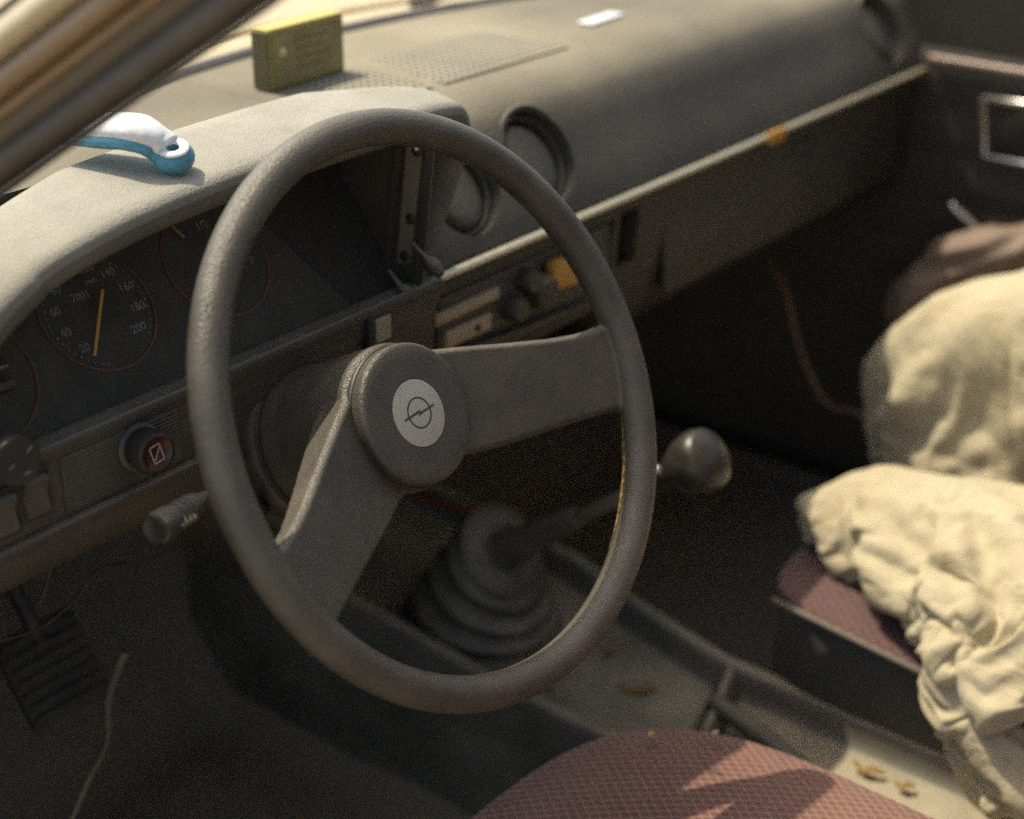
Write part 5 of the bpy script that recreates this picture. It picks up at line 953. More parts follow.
78,360,128,93,347,120,84,343,132,98,333,147,120,323,147,144,328,142,147,331,157,164,330,179,179,322,194,187,322,218,206,302,234,236,301,227,261,288,236,290,287,250,322,271,259,352,258,252,377,251,238,405,244,233,427,233,217,444,225,200,460,217,179,473,209,153,476,207,128,472,203,101,451,209,87,442,209,77,449,204,52,463,205,42,467,198,26,485,193,20,483,199,2,456,210,3,445,215,10,428,220,0,402,231,11,376,243,19,362,251,3,334,262,3,311,272,10,288,286,18,261,297,19,232,306,16,200,317,14,175,331,21,139,339,22,147,375,22,113,377,37,131,361,58,122,336,80,99,310,82,116,347,78,89,399,60,40,413,62,48,378,85,55,366,111,88,351,93,
70,346,118,89,343,121,97,343,127,100,329,126,122,324,134,137,316,145,136,325,158,163,322,169,166,320,200,181,303,217,203,300,225,227,296,235,255,285,249,286,274,261,318,256,251,344,250,243,373,244,244,401,230,236,423,220,219,439,212,199,456,204,181,471,197,155,473,193,129,467,191,103,448,195,87,438,197,78,448,193,56,461,190,49,473,189,34,481,180,17,482,185,0,451,198,3,440,202,11,424,207,0,397,219,12,372,230,18,358,238,0,329,249,7,309,262,18,283,273,15,256,284,17,229,298,11,201,310,14,174,329,12,145,331,29,147,362,28,129,362,40,133,345,71,127,322,65,110,323,82,131,337,74,116,390,60,51,407,49,37,389,71,55,361,94,79,377,107,
65,341,106,88,336,102,98,333,131,107,327,117,120,319,129,124,309,146,130,318,159,155,308,170,157,306,204,181,296,210,197,298,229,222,282,234,249,271,251,280,258,263,312,247,247,340,242,247,368,227,248,395,216,236,417,207,219,434,200,200,453,191,183,470,183,158,468,180,130,461,178,105,441,183,91,435,184,80,445,180,57,458,175,46,472,174,35,470,172,15,478,172,0,446,186,3,436,190,11,420,195,0,392,207,12,367,217,17,351,226,0,327,238,14,303,250,18,279,261,11,252,273,12,229,291,0,197,303,2,169,315,12,135,323,16,144,339,40,137,353,48,136,329,65,108,316,73,97,320,59,139,322,65,145,386,48,86,392,22,27,382,46,57,382,79,65,364,98,
73,346,93,78,343,93,91,331,113,103,328,113,111,316,126,115,313,145,126,309,156,149,297,173,152,292,199,171,293,217,191,280,230,217,271,234,244,256,250,275,244,259,307,237,246,335,228,250,363,215,245,388,202,234,411,194,219,429,186,202,450,177,186,467,168,161,465,166,131,453,165,108,435,170,94,433,170,83,444,166,57,453,161,41,469,159,36,473,157,17,471,158,0,439,173,2,431,176,12,415,181,0,387,193,11,362,205,14,344,213,0,321,226,16,297,237,16,274,249,9,249,264,0,218,274,0,199,294,10,169,302,3,144,300,30,146,323,52,131,344,45,118,326,55,97,315,68,96,341,67,129,330,59,145,367,38,91,356,20,27,353,35,31,382,86,68,352,91,
72,338,87,83,353,101,81,330,112,94,324,111,100,311,127,119,308,138,124,299,153,144,289,176,156,283,194,163,273,217,191,269,222,212,257,237,244,249,240,269,232,252,302,226,245,329,213,252,360,204,248,382,192,229,405,181,218,423,173,202,447,163,189,462,155,163,462,151,132,446,152,111,431,156,96,431,155,86,443,152,58,451,148,42,466,144,35,468,143,16,463,145,0,432,160,0,426,162,12,409,168,0,384,179,9,357,193,11,336,201,5,315,213,16,294,226,9,270,238,2,243,250,2,221,266,6,202,289,0,167,284,13,160,302,44,158,334,56,138,333,52,109,322,51,89,335,71,65,350,79,110,329,55,141,356,38,98,351,43,38,338,56,30,350,87,64,362,70,
83,359,103,81,339,115,82,321,108,91,314,106,109,305,118,124,297,132,122,288,149,130,283,184,148,277,201,166,269,210,184,258,223,211,249,228,239,242,245,266,225,246,296,214,252,324,202,246,351,189,247,378,180,233,400,168,218,420,159,206,445,149,193,457,142,166,456,138,134,438,139,114,427,143,98,428,142,90,446,139,64,456,135,49,463,130,34,463,129,16,456,133,0,426,147,0,422,148,12,405,155,0,381,165,7,351,181,4,333,191,14,313,203,7,290,214,5,268,229,11,245,241,2,226,263,0,197,276,3,173,284,17,167,305,36,159,326,58,138,325,62,111,320,58,80,334,65,76,344,99,83,331,62,126,342,64,111,347,49,60,336,55,60,340,86,59,362,96,
57,346,101,73,331,105,85,324,105,83,307,108,99,289,116,115,279,125,124,276,144,133,273,178,148,267,194,163,268,218,181,245,221,205,243,235,232,231,249,263,214,254,291,204,244,320,193,251,345,178,241,372,167,233,393,157,215,416,147,209,442,135,196,453,129,168,449,123,135,431,130,119,428,128,100,425,132,91,447,125,67,454,122,50,456,118,34,456,117,16,449,121,0,419,135,0,418,135,12,400,142,0,376,152,0,348,169,12,330,181,4,308,191,7,288,206,15,263,217,8,240,231,0,216,251,1,189,268,0,160,287,8,162,297,39,155,313,61,132,316,55,109,327,53,85,321,65,90,336,86,75,329,84,95,308,57,99,347,35,77,321,44,80,339,73,54,343,74,
65,336,97,73,345,110,81,330,117,79,310,118,92,293,130,105,284,137,115,275,149,127,273,180,136,267,201,150,253,222,173,237,230,198,230,242,227,218,253,256,203,242,285,195,249,314,178,253,340,168,240,366,155,233,387,144,217,413,134,214,435,123,197,450,114,170,437,116,139,430,117,117,420,117,104,427,117,97,444,110,66,447,109,49,443,111,33,447,106,18,442,108,0,413,122,0,413,122,12,394,129,0,375,139,8,346,157,5,325,171,14,304,181,15,281,194,17,257,204,1,235,222,4,214,242,0,179,251,0,153,268,20,164,285,46,151,301,64,125,312,66,107,317,46,91,313,64,81,334,70,73,331,87,79,309,72,60,337,40,62,334,67,66,356,69,69,356,103,
61,336,97,49,331,107,60,324,120,75,313,127,87,296,136,96,283,144,115,284,161,124,262,181,136,258,197,147,237,217,175,229,218,193,216,236,220,205,251,252,193,241,280,183,253,309,168,252,335,156,243,360,142,233,382,132,219,409,121,218,429,111,199,443,101,173,437,104,141,425,103,119,421,107,102,416,105,91,435,98,65,437,98,48,434,100,33,437,97,18,437,95,0,408,110,0,407,110,12,387,117,2,370,129,10,341,143,11,322,162,23,299,170,22,276,182,16,254,197,3,234,214,0,202,227,0,180,244,11,156,253,31,166,275,52,146,289,64,119,299,65,104,308,42,90,311,62,76,325,70,70,324,80,69,304,53,84,341,51,65,340,60,54,364,70,44,348,96,
46,332,102,56,316,106,61,310,110,74,304,123,84,292,138,88,283,154,94,283,177,115,268,190,130,255,210,146,229,208,170,220,217,194,208,229,215,193,248,247,181,240,274,171,257,304,157,256,329,142,243,354,130,232,378,119,222,405,107,222,424,98,201,434,89,173,433,90,144,424,91,120,421,95,101,411,94,89,424,89,63,424,91,47,426,87,32,433,84,18,430,83,0,403,96,0,401,97,13,381,103,7,362,116,9,340,131,19,316,150,25,297,159,13,271,172,9,252,189,0,222,200,0,206,222,6,174,231,11,168,253,35,165,264,59,141,277,61,114,287,63,103,297,37,82,306,47,70,331,61,68,315,71,57,314,49,74,332,30,54,351,48,39,344,71,43,334,84,
37,319,91,53,308,103,66,299,103,79,294,114,88,285,130,89,273,147,91,262,165,104,251,181,113,237,200,135,224,215,161,220,229,187,201,239,210,180,244,242,169,240,268,159,261,297,142,253,322,131,236,348,118,232,374,107,226,399,95,223,419,84,204,427,80,171,431,77,147,428,78,119,420,81,100,409,81,87,412,81,61,419,77,48,424,71,34,427,70,18,423,71,0,399,83,0,393,86,13,376,96,15,358,106,17,338,117,20,310,137,25,295,146,7,265,161,0,243,180,4,222,192,7,199,212,0,181,228,17,163,247,31,161,252,62,136,265,61,108,275,58,93,288,35,80,294,54,63,319,48,63,306,64,63,312,50,66,322,29,43,342,41,32,336,69,42,323,77,
31,307,85,44,298,100,58,289,104,72,280,109,82,271,123,85,263,143,96,253,158,105,241,173,119,229,189,140,217,202,150,208,230,180,189,232,207,173,233,234,162,249,263,145,264,290,132,246,317,119,239,342,106,231,370,95,233,394,83,223,411,74,205,425,68,173,428,63,150,430,63,118,417,66,100,408,67,86,410,68,64,414,63,49,410,64,34,418,59,20,417,59,1,394,71,0,387,75,13,372,87,11,354,95,16,337,108,10,305,125,22,293,134,1,260,150,4,240,168,0,218,187,0,198,203,6,180,227,9,158,235,35,156,240,64,129,252,62,107,267,47,83,279,34,76,285,51,60,309,38,54,298,56,54,303,45,58,316,25,35,335,36,24,327,70,39,311,74,
27,292,82,47,285,90,57,279,100,65,270,110,72,262,124,76,255,146,90,243,158,101,234,173,116,221,186,133,208,201,142,196,230,174,179,230,200,163,239,227,148,248,257,133,265,284,121,244,311,107,241,338,95,236,365,81,235,388,71,224,405,62,207,422,54,174,421,51,151,427,47,119,412,53,101,409,54,85,405,55,66,403,55,49,400,55,35,411,49,22,412,47,2,390,58,0,380,64,12,366,76,9,348,84,13,332,97,2,300,112,20,286,122,0,254,145,6,232,160,10,209,171,0,194,200,0,168,215,9,154,222,37,150,227,67,126,241,56,103,257,40,75,267,33,70,274,49,62,296,29,48,290,47,48,297,39,48,310,18,25,325,31,16,314,67,35,299,70,
34,282,76,51,275,82,61,269,92,65,260,105,65,250,121,69,242,143,84,231,154,91,225,175,111,210,183,127,196,198,135,184,227,167,167,231,196,152,234,221,138,249,250,121,261,278,109,243,306,96,242,334,82,240,359,69,236,383,57,226,396,53,203,417,41,176,416,40,152,416,37,122,409,40,101,404,42,86,399,43,66,397,44,50,395,44,36,406,38,23,406,36,3,385,46,0,374,53,10,360,65,5,342,73,10,325,85,0,294,101,18,278,111,0,248,136,9,225,151,14,206,166,7,185,185,0,159,199,11,150,210,40,143,216,69,120,231,57,97,251,50,71,253,33,65,263,47,63,283,23,46,279,40,47,289,29,36,306,11,15,311,27,10,301,62,30,288,68,
29,273,74,45,263,77,56,255,84,61,247,98,60,238,117,67,228,132,76,218,151,85,208,168,104,198,181,122,184,195,132,172,220,163,155,225,189,141,237,214,125,253,243,109,254,273,97,246,300,83,244,328,69,242,353,58,235,376,47,224,394,41,205,412,29,177,415,29,152,409,26,122,400,31,103,394,34,87,395,32,67,395,31,50,394,32,37,402,25,24,401,24,4,380,34,0,368,44,7,354,54,1,336,62,7,318,74,1,287,89,17,271,98,0,242,127,5,219,141,12,206,161,0,171,171,0,164,192,22,143,198,41,134,203,69,112,224,63,91,244,60,73,237,35,61,252,45,63,269,18,41,270,32,39,278,19,25,296,5,15,298,27,4,288,56,20,282,71,
24,259,70,39,251,72,47,244,82,53,236,95,51,222,115,68,215,122,74,205,142,84,194,158,99,185,174,113,172,195,130,159,214,157,142,226,183,128,239,209,112,253,239,100,244,267,86,243,294,72,243,322,60,244,348,48,237,371,37,222,389,28,202,406,18,177,414,16,152,398,18,124,390,23,104,386,25,88,389,21,68,393,17,52,396,16,37,393,14,24,396,12,7,375,21,0,363,34,2,348,43,0,330,53,0,310,64,3,281,80,15,262,88,0,235,116,1,213,132,7,189,143,0,173,162,9,157,186,17,140,183,44,122,199,61,105,219,74,84,236,68,72,222,45,57,241,42,63,255,12,37,263,28,30,270,11,13,287,3,4,288,24,0,273,50,7,269,71,
18,247,66,32,240,67,42,234,76,50,225,88,59,212,101,69,206,111,72,194,136,91,182,149,100,173,166,114,160,187,132,148,205,153,130,222,177,115,238,203,101,247,232,87,242,260,74,242,288,60,246,318,50,249,345,38,242,366,25,223,386,14,201,401,5,177,405,3,151,392,7,124,384,10,104,381,12,89,378,13,67,379,13,52,382,6,40,385,4,26,390,0,8,369,8,0,358,24,0,340,31,0,323,41,5,306,54,12,280,79,3,252,80,4,229,103,0,208,126,0,185,135,12,168,154,9,148,176,12,128,185,33,111,192,57,94,215,66,77,228,76,67,213,56,56,229,40,60,241,9,39,267,21,20,263,4,3,277,3,13,274,21,3,262,40,2,256,58])
CLOTH_UP = (50, 52, (0.63733, -0.26876, -0.342), [
116,577,0,123,583,5,121,587,18,129,586,25,143,581,33,163,586,36,156,594,64,146,590,67,172,567,69,169,579,66,166,591,70,179,600,74,187,600,70,191,614,64,205,612,64,212,603,71,221,615,67,229,611,59,227,601,58,229,593,55,236,587,53,242,587,46,252,569,38,258,570,31,274,588,25,275,588,14,288,576,3,278,566,0,281,560,0,272,546,0,269,549,0,259,540,0,243,539,0,235,542,0,224,522,2,225,518,12,206,520,11,195,506,9,197,504,19,177,513,21,185,498,8,176,492,7,186,497,0,168,534,0,164,532,0,152,538,0,145,540,0,144,534,0,130,539,0,120,548,0,121,559,0,118,571,0,
125,567,3,124,572,15,114,576,25,117,587,33,131,585,41,151,583,46,151,607,60,148,604,71,161,577,77,167,585,81,170,600,84,186,598,87,188,608,83,199,605,74,201,619,77,213,620,70,223,613,82,232,611,73,229,601,71,235,593,69,244,592,64,249,597,55,256,584,39,265,580,41,287,584,30,281,576,21,296,566,11,277,558,0,281,550,0,279,531,0,269,532,0,265,530,0,248,527,0,240,530,0,229,504,0,231,500,12,213,502,13,203,489,6,200,485,17,184,495,27,187,480,14,189,479,2,175,483,0,163,520,7,157,525,3,144,522,0,135,528,0,131,538,0,119,532,0,107,541,0,109,553,0,119,558,0,
115,560,11,121,562,25,121,570,35,119,580,44,121,594,48,138,591,55,139,613,69,153,619,73,158,592,82,162,593,91,177,593,97,186,605,101,189,617,97,201,611,90,200,624,92,213,628,85,229,625,91,236,612,87,231,601,84,242,595,83,252,599,77,258,602,65,264,597,47,275,594,42,288,575,42,292,572,30,297,556,20,278,549,3,275,540,0,290,527,0,280,524,0,270,514,0,255,519,6,246,517,5,240,490,0,236,484,10,218,486,15,209,473,8,198,466,12,186,473,23,174,467,14,178,463,1,163,470,0,156,503,10,151,508,3,136,509,0,125,514,0,121,527,0,109,526,0,95,535,0,99,547,0,104,558,3,
104,561,21,111,566,36,120,567,45,122,574,55,124,587,62,127,602,63,136,605,82,144,619,87,167,611,81,176,605,91,176,604,109,185,613,114,191,627,111,202,618,107,199,630,108,215,632,102,231,630,106,237,614,101,233,600,97,250,599,97,260,607,90,268,602,76,276,598,60,282,587,56,300,577,51,297,564,39,296,548,30,278,540,16,286,533,4,297,520,3,287,511,0,278,505,9,261,506,13,252,503,11,252,479,0,238,471,1,225,471,13,214,459,12,202,449,12,188,452,16,175,451,15,168,450,2,153,458,0,148,487,14,141,497,10,128,498,6,115,502,0,111,516,4,99,520,0,84,529,0,89,540,4,95,551,13,
99,551,31,100,561,48,112,568,57,120,570,66,122,578,76,127,592,80,128,602,96,137,615,101,156,622,100,170,623,105,174,617,121,183,622,128,193,636,128,202,625,126,200,638,125,217,635,120,233,636,123,238,616,117,234,599,110,256,607,111,271,613,104,280,603,86,286,595,75,294,583,69,300,564,64,294,556,49,295,540,40,281,529,28,292,524,14,304,511,13,293,504,13,283,492,12,266,494,17,256,490,17,260,466,4,245,458,0,230,458,8,218,450,3,204,437,1,190,435,2,177,436,16,162,439,12,151,449,3,142,473,13,134,485,17,121,487,11,106,489,2,99,504,2,92,516,9,75,521,3,80,533,12,85,542,23,
91,542,41,89,553,58,105,558,67,113,570,76,125,568,92,123,581,100,131,589,112,131,606,119,144,620,122,154,621,123,161,636,131,178,641,141,196,644,151,199,630,150,203,644,147,218,636,142,233,639,144,241,617,136,237,598,128,266,605,129,282,613,122,291,600,100,296,588,91,297,571,85,293,558,75,295,548,59,294,533,48,286,520,39,288,509,24,303,498,19,299,495,6,288,486,0,270,485,7,264,479,16,262,456,8,253,447,0,234,449,0,221,439,0,208,428,12,195,419,3,178,435,3,163,436,0,152,446,0,140,467,0,129,476,10,116,478,14,102,483,10,90,492,4,85,507,14,67,513,9,71,525,18,76,532,31,
76,538,49,78,545,69,91,561,75,100,575,85,113,575,107,128,571,119,122,584,128,134,595,134,134,612,141,145,622,143,152,633,154,168,645,163,190,649,173,197,636,170,209,648,168,219,636,164,234,642,164,244,618,155,242,598,145,272,612,147,291,608,140,297,591,116,301,574,109,290,563,98,296,551,86,299,540,69,291,524,56,297,507,46,305,505,34,307,486,34,293,483,16,293,473,2,282,479,15,274,468,15,271,447,0,256,437,3,241,432,0,225,427,7,210,420,21,195,411,18,178,425,1,163,430,4,146,434,0,131,449,0,125,466,0,113,474,4,98,476,8,87,487,7,77,498,18,60,504,15,62,516,24,67,523,39,
76,520,57,81,527,76,79,547,86,83,563,98,93,574,123,108,568,139,126,569,151,122,589,157,133,597,164,134,615,170,147,621,180,154,637,191,172,649,201,194,648,202,215,642,199,220,632,192,236,638,192,247,614,181,248,598,168,281,608,171,289,594,160,302,578,135,294,566,124,293,557,111,295,545,97,299,539,74,298,518,65,309,511,52,311,503,38,317,487,29,309,474,18,304,466,4,292,470,16,283,460,6,278,436,4,260,428,1,243,427,10,230,426,18,216,416,8,200,406,10,180,423,14,165,428,15,149,432,10,131,440,1,126,456,6,114,464,4,96,465,4,95,489,0,72,491,7,57,495,18,55,505,29,68,507,43,
75,503,66,71,516,83,71,534,98,72,549,110,73,570,137,91,567,157,110,570,167,128,578,176,122,597,184,135,605,192,140,613,200,148,629,214,169,639,227,188,633,224,209,638,223,221,628,214,240,632,214,245,610,201,253,600,189,289,599,189,299,586,175,292,573,152,306,567,140,309,558,120,308,544,103,311,536,78,308,517,71,320,506,57,308,491,49,313,483,27,321,470,14,316,458,5,302,461,19,295,448,8,283,427,5,265,421,4,247,420,8,230,420,16,219,407,0,201,405,1,180,415,14,163,420,16,148,424,8,136,439,5,126,450,8,111,458,14,95,464,17,86,468,0,67,476,8,57,485,22,48,494,36,60,495,52,
68,488,75,75,502,92,74,517,108,74,532,122,59,552,151,83,548,171,105,550,181,113,566,194,115,581,206,125,597,215,135,603,224,146,615,240,166,618,247,184,628,252,210,626,248,223,619,239,243,620,238,253,605,224,260,594,211,294,584,208,291,571,191,291,561,165,305,550,154,318,545,135,313,530,112,308,524,91,321,522,81,332,502,60,323,479,59,309,476,31,325,462,15,326,452,5,310,455,20,298,439,16,289,423,0,267,417,0,250,406,0,233,420,3,223,397,0,200,397,0,182,411,4,166,419,7,150,422,0,137,435,0,126,452,0,107,452,5,94,457,18,81,458,0,66,470,11,59,478,28,41,483,41,55,482,57,
57,478,85,74,489,100,72,504,117,72,519,132,53,535,160,70,548,184,94,542,195,110,552,207,115,568,219,118,584,231,127,599,242,144,606,259,164,610,263,183,616,270,208,617,266,227,617,257,249,611,254,256,600,241,269,595,227,294,571,219,289,558,201,290,550,176,313,544,164,326,532,142,313,521,119,309,514,96,323,508,89,344,495,65,338,476,53,312,464,38,333,453,20,336,445,7,319,446,23,303,431,15,296,411,0,274,399,4,254,401,10,238,407,10,227,392,5,201,395,7,180,401,5,166,413,2,150,416,0,132,424,0,110,432,0,104,443,10,89,448,19,77,446,0,57,465,8,59,469,34,36,471,47,46,473,65,
50,468,93,71,476,107,73,491,126,69,506,141,52,519,170,54,540,197,83,538,209,102,541,221,109,556,234,115,571,246,124,585,258,141,594,274,161,600,280,183,605,287,208,605,281,229,606,276,249,601,271,265,596,260,278,586,243,294,556,231,286,546,210,292,538,187,321,531,177,331,517,152,324,517,122,313,503,101,325,500,92,355,487,70,347,470,54,319,456,44,341,447,23,345,438,8,325,437,23,308,425,6,293,400,0,275,410,14,257,400,2,241,401,13,228,388,7,202,392,11,186,403,15,166,412,13,150,408,6,136,422,13,118,425,9,101,435,4,86,438,20,72,434,0,52,451,12,55,459,35,31,459,52,40,463,72,
45,456,99,66,463,114,72,478,134,66,493,150,49,505,180,44,523,207,69,534,223,91,538,234,107,544,246,115,558,259,121,574,272,140,583,290,160,588,295,183,593,302,209,594,296,230,593,289,251,588,285,265,584,272,284,574,259,288,546,238,300,544,219,298,528,197,324,515,185,329,507,159,334,508,130,320,493,107,328,487,94,363,478,76,356,462,54,326,448,51,348,439,25,352,432,10,331,430,23,314,415,11,296,392,4,280,406,15,263,391,5,246,395,16,234,392,0,205,394,2,185,394,10,167,403,18,150,402,16,138,418,23,120,423,13,99,423,1,84,427,19,68,424,0,50,439,15,49,448,35,27,446,55,38,450,76,
42,444,104,60,449,122,70,463,142,67,479,160,48,490,190,45,505,218,65,516,235,82,526,249,98,537,262,109,548,275,120,560,290,138,570,307,160,574,313,183,578,318,210,580,311,232,581,306,250,576,299,273,578,288,279,564,270,301,552,248,307,531,232,304,517,208,323,503,191,334,504,167,344,499,136,329,485,112,332,475,97,370,470,83,364,456,54,333,442,56,350,435,27,357,426,12,337,422,25,318,409,13,298,388,11,281,400,20,269,383,4,246,391,17,238,379,0,207,383,0,186,393,2,166,401,7,146,400,7,133,407,21,119,415,9,94,413,0,82,417,17,65,414,0,47,427,16,40,439,33,22,434,57,35,436,81,
39,430,108,54,436,130,68,449,149,67,467,169,47,477,197,46,490,225,62,506,243,83,513,256,96,525,271,107,535,287,121,546,300,136,560,320,160,563,327,184,568,330,211,572,323,232,570,318,255,569,315,278,562,305,291,565,282,314,544,260,314,522,242,313,510,217,332,500,196,344,497,172,355,487,143,342,477,115,336,464,101,376,459,91,372,448,55,342,434,62,349,428,29,360,419,14,346,408,26,318,408,24,302,387,20,281,396,27,272,372,16,250,391,7,232,366,3,208,378,6,185,381,0,165,391,0,148,389,9,131,394,21,117,400,6,94,399,3,80,405,15,61,403,0,44,414,17,37,428,37,18,422,59,25,427,87,
31,428,115,43,427,138,65,436,156,68,455,177,47,465,205,51,476,231,54,495,254,77,506,266,98,512,278,109,522,296,117,537,313,135,549,334,160,551,342,184,559,341,212,562,337,236,563,331,261,552,327,278,548,308,290,545,292,321,536,274,321,516,251,324,506,225,345,496,204,358,487,178,358,471,149,349,463,123,340,453,106,373,445,92,382,439,57,350,424,63,344,418,32,358,410,16,342,403,13,327,398,32,306,380,27,284,390,20,265,374,23,256,381,0,234,370,13,210,368,9,184,378,10,166,379,0,154,381,18,132,382,19,115,386,5,94,391,10,78,392,12,57,391,0,39,401,17,25,414,36,14,408,63,22,415,93,
38,421,118,33,422,148,58,424,164,69,444,185,48,454,212,57,466,236,58,480,258,72,496,276,97,501,285,105,513,307,119,523,323,134,538,346,160,538,353,186,550,353,214,550,346,239,553,344,261,540,333,283,540,318,293,537,298,326,529,287,334,514,260,338,504,232,355,486,212,363,469,187,359,461,156,355,454,130,346,443,111,369,435,91,392,432,62,359,414,63,343,406,37,358,399,19,344,393,12,330,382,29,302,383,40,290,380,15,270,369,20,256,367,0,233,364,12,211,363,16,185,369,13,168,365,0,155,367,20,134,369,14,112,371,8,89,383,4,73,381,7,54,379,0,36,388,19,31,395,44,18,392,66,20,402,98,
43,410,123,31,411,152,48,420,172,69,433,192,49,443,219,56,457,241,60,470,263,68,486,285,95,491,294,104,503,317,121,511,332,133,527,357,160,530,363,189,541,364,215,540,353,239,543,357,268,537,344,284,525,325,296,529,305,330,518,297,343,503,271,348,493,243,361,475,220,361,461,194,363,453,163,363,446,135,354,434,116,372,427,94,401,424,69,369,408,55,344,394,43,358,388,22,344,381,9,327,372,21,304,370,42,294,369,15,273,360,15,255,355,0,235,354,14,213,358,7,185,357,15,168,351,0,152,353,18,130,359,26,108,358,15,88,367,0,70,368,7,48,367,0,34,373,23,36,383,48,23,381,71,20,389,104,
46,398,128,33,402,155,44,411,179,67,421,198,51,432,225,53,448,248,61,460,269,63,476,293,91,483,303,102,493,326,122,500,342,132,516,367,159,524,370,191,531,374,216,532,363,241,531,367,273,527,356,284,519,332,304,521,316,334,506,304,350,491,279,350,479,251,365,464,230,370,455,199,368,444,168,369,435,141,364,425,122,380,420,100,407,411,73,378,399,51,350,384,51,358,379,25,347,369,7,330,364,20,306,358,41,300,359,14,278,351,10,256,342,0,235,343,12,212,344,2,187,344,15,169,336,1,148,337,15,125,346,15,102,351,27,92,351,2,69,353,7,40,354,0,36,360,27,28,373,52,30,375,78,21,375,109,
48,386,133,39,394,159,44,400,184,65,410,204,57,422,231,54,434,255,61,449,276,61,464,301,86,473,312,100,483,334,122,489,351,133,503,376,159,520,385,194,521,384,218,520,373,242,519,374,275,515,369,294,516,343,311,505,323,336,494,312,349,474,286,350,466,258,363,449,238,375,440,209,379,427,177,375,417,149,371,418,126,389,409,107,406,397,78,386,388,49,357,374,57,350,374,28,348,359,7,338,363,27,309,347,41,303,347,14,282,343,1,257,328,0,235,333,9,212,332,0,189,330,13,170,323,2,143,326,6,119,334,8,101,337,29,93,337,3,68,340,0,32,340,0,25,352,27,22,359,56,33,366,82,29,362,114,
49,374,138,49,387,163,46,390,189,61,399,212,68,415,235,63,423,259,60,435,283,64,452,307,82,461,321,96,472,342,117,480,361,136,490,383,161,504,395,195,509,394,219,508,383,244,507,382,275,499,375,301,504,356,315,494,330,339,479,317,342,462,289,349,455,262,354,439,240,372,426,215,370,419,182,367,408,157,383,410,137,387,394,111,402,385,84,394,379,49,364,364,54,343,362,32,355,350,9,346,349,31,312,336,41,306,336,14,286,330,1,261,324,3,238,327,4,211,319,0,191,320,13,168,312,6,142,318,15,118,321,5,100,325,29,93,325,4,67,326,4,33,326,0,18,339,29,17,347,60,35,356,87,38,357,115,
43,363,142,59,378,168,52,383,193,56,392,219,66,403,241,69,415,263,68,425,286,64,440,311,79,451,329,95,461,349,122,469,363,139,478,387,163,494,401,196,498,400,220,498,392,247,496,388,273,489,375,303,493,366,321,483,339,338,465,321,341,456,292,351,445,267,355,432,243,368,414,222,376,418,185,369,401,157,378,394,138,384,384,114,399,374,89,405,368,54,372,357,45,344,348,35,364,343,11,346,337,22,317,324,41,308,324,15,285,320,9,264,315,0,237,317,0,215,309,4,189,312,3,166,304,12,139,306,19,116,307,3,98,313,30,90,312,4,65,314,1,34,314,8,10,326,30,12,335,64,33,346,93,38,351,117,
37,351,148,66,366,172,62,377,198,57,383,224,62,392,247,66,404,269,64,414,292,67,428,317,76,441,337,93,450,357,119,460,373,147,466,387,164,481,408,196,485,406,222,486,402,248,486,396,276,482,382,307,481,375,325,469,346,334,456,324,346,446,299,350,433,272,357,421,247,362,409,223,381,406,195,373,392,162,382,386,140,385,373,117,396,362,93,408,356,60,379,349,38,347,337,38,368,336,14,348,328,19,322,314,41,309,313,16,287,311,5,264,305,4,240,302,0,216,300,3,191,299,0,164,298,3,138,295,18,115,295,1,97,301,30,89,300,4,64,302,2,39,306,16,5,312,31,8,323,68,33,334,98,43,339,119,
33,339,154,68,354,177,69,364,203,66,376,229,60,381,253,64,392,275,69,403,297,68,415,322,76,429,344,91,438,364,117,450,382,146,455,394,165,468,414,197,471,412,223,475,410,249,475,404,279,473,394,310,468,382,326,456,354,339,446,330,345,435,304,353,423,278,357,414,252,368,408,227,386,393,201,378,382,166,385,371,143,386,362,120,393,352,95,405,344,66,386,338,35,352,327,42,371,326,17,351,318,15,328,303,40,310,303,18,289,300,3,265,295,4,241,291,0,217,289,2,191,287,0,166,286,9,138,284,17,114,284,0,96,290,32,88,289,3,62,291,4,40,296,20,7,300,36,4,311,73,34,322,102,46,329,121,
32,325,161,68,343,182,70,351,207,72,363,233,67,372,257,64,380,281,64,393,303,69,403,329,76,417,351,90,427,372,116,438,390,143,448,405,168,455,420,198,459,418,224,464,417,251,464,412,281,457,402,311,455,388,326,442,360,336,435,335,350,427,310,353,412,284,362,408,259,380,394,236,385,375,208,384,364,173,381,355,147,383,353,122,393,341,99,402,331,71,393,327,33,357,317,45,373,315,19,354,309,11,333,292,35,306,293,23,291,289,2,267,285,3,242,280,0,218,279,1,191,273,0,169,277,13,141,279,7,112,273,1,95,278,32,87,277,3,61,280,5,40,285,24,11,288,42,2,299,78,33,312,106,47,318,125,
37,313,166,67,331,187,68,339,212,71,351,237,71,359,262,67,369,286,65,381,309,72,391,333,78,404,356,89,416,380,116,427,397,146,436,406,169,443,423,199,447,423,226,452,424,255,451,419,280,447,402,310,442,392,322,433,363,340,429,341,352,413,317,356,406,288,371,391,266,370,375,239,374,361,212,373,353,176,373,348,152,385,341,128,392,327,102,396,320,74,401,315,35,364,306,47,376,303,20,359,298,7,336,281,26,308,279,25,293,277,2,269,273,0,244,266,0,217,263,0,192,268,8,168,266,14,143,267,1,113,262,4,93,265,32,86,265,3,60,268,7,44,275,29,15,277,47,0,285,82,27,300,113,46,308,131,
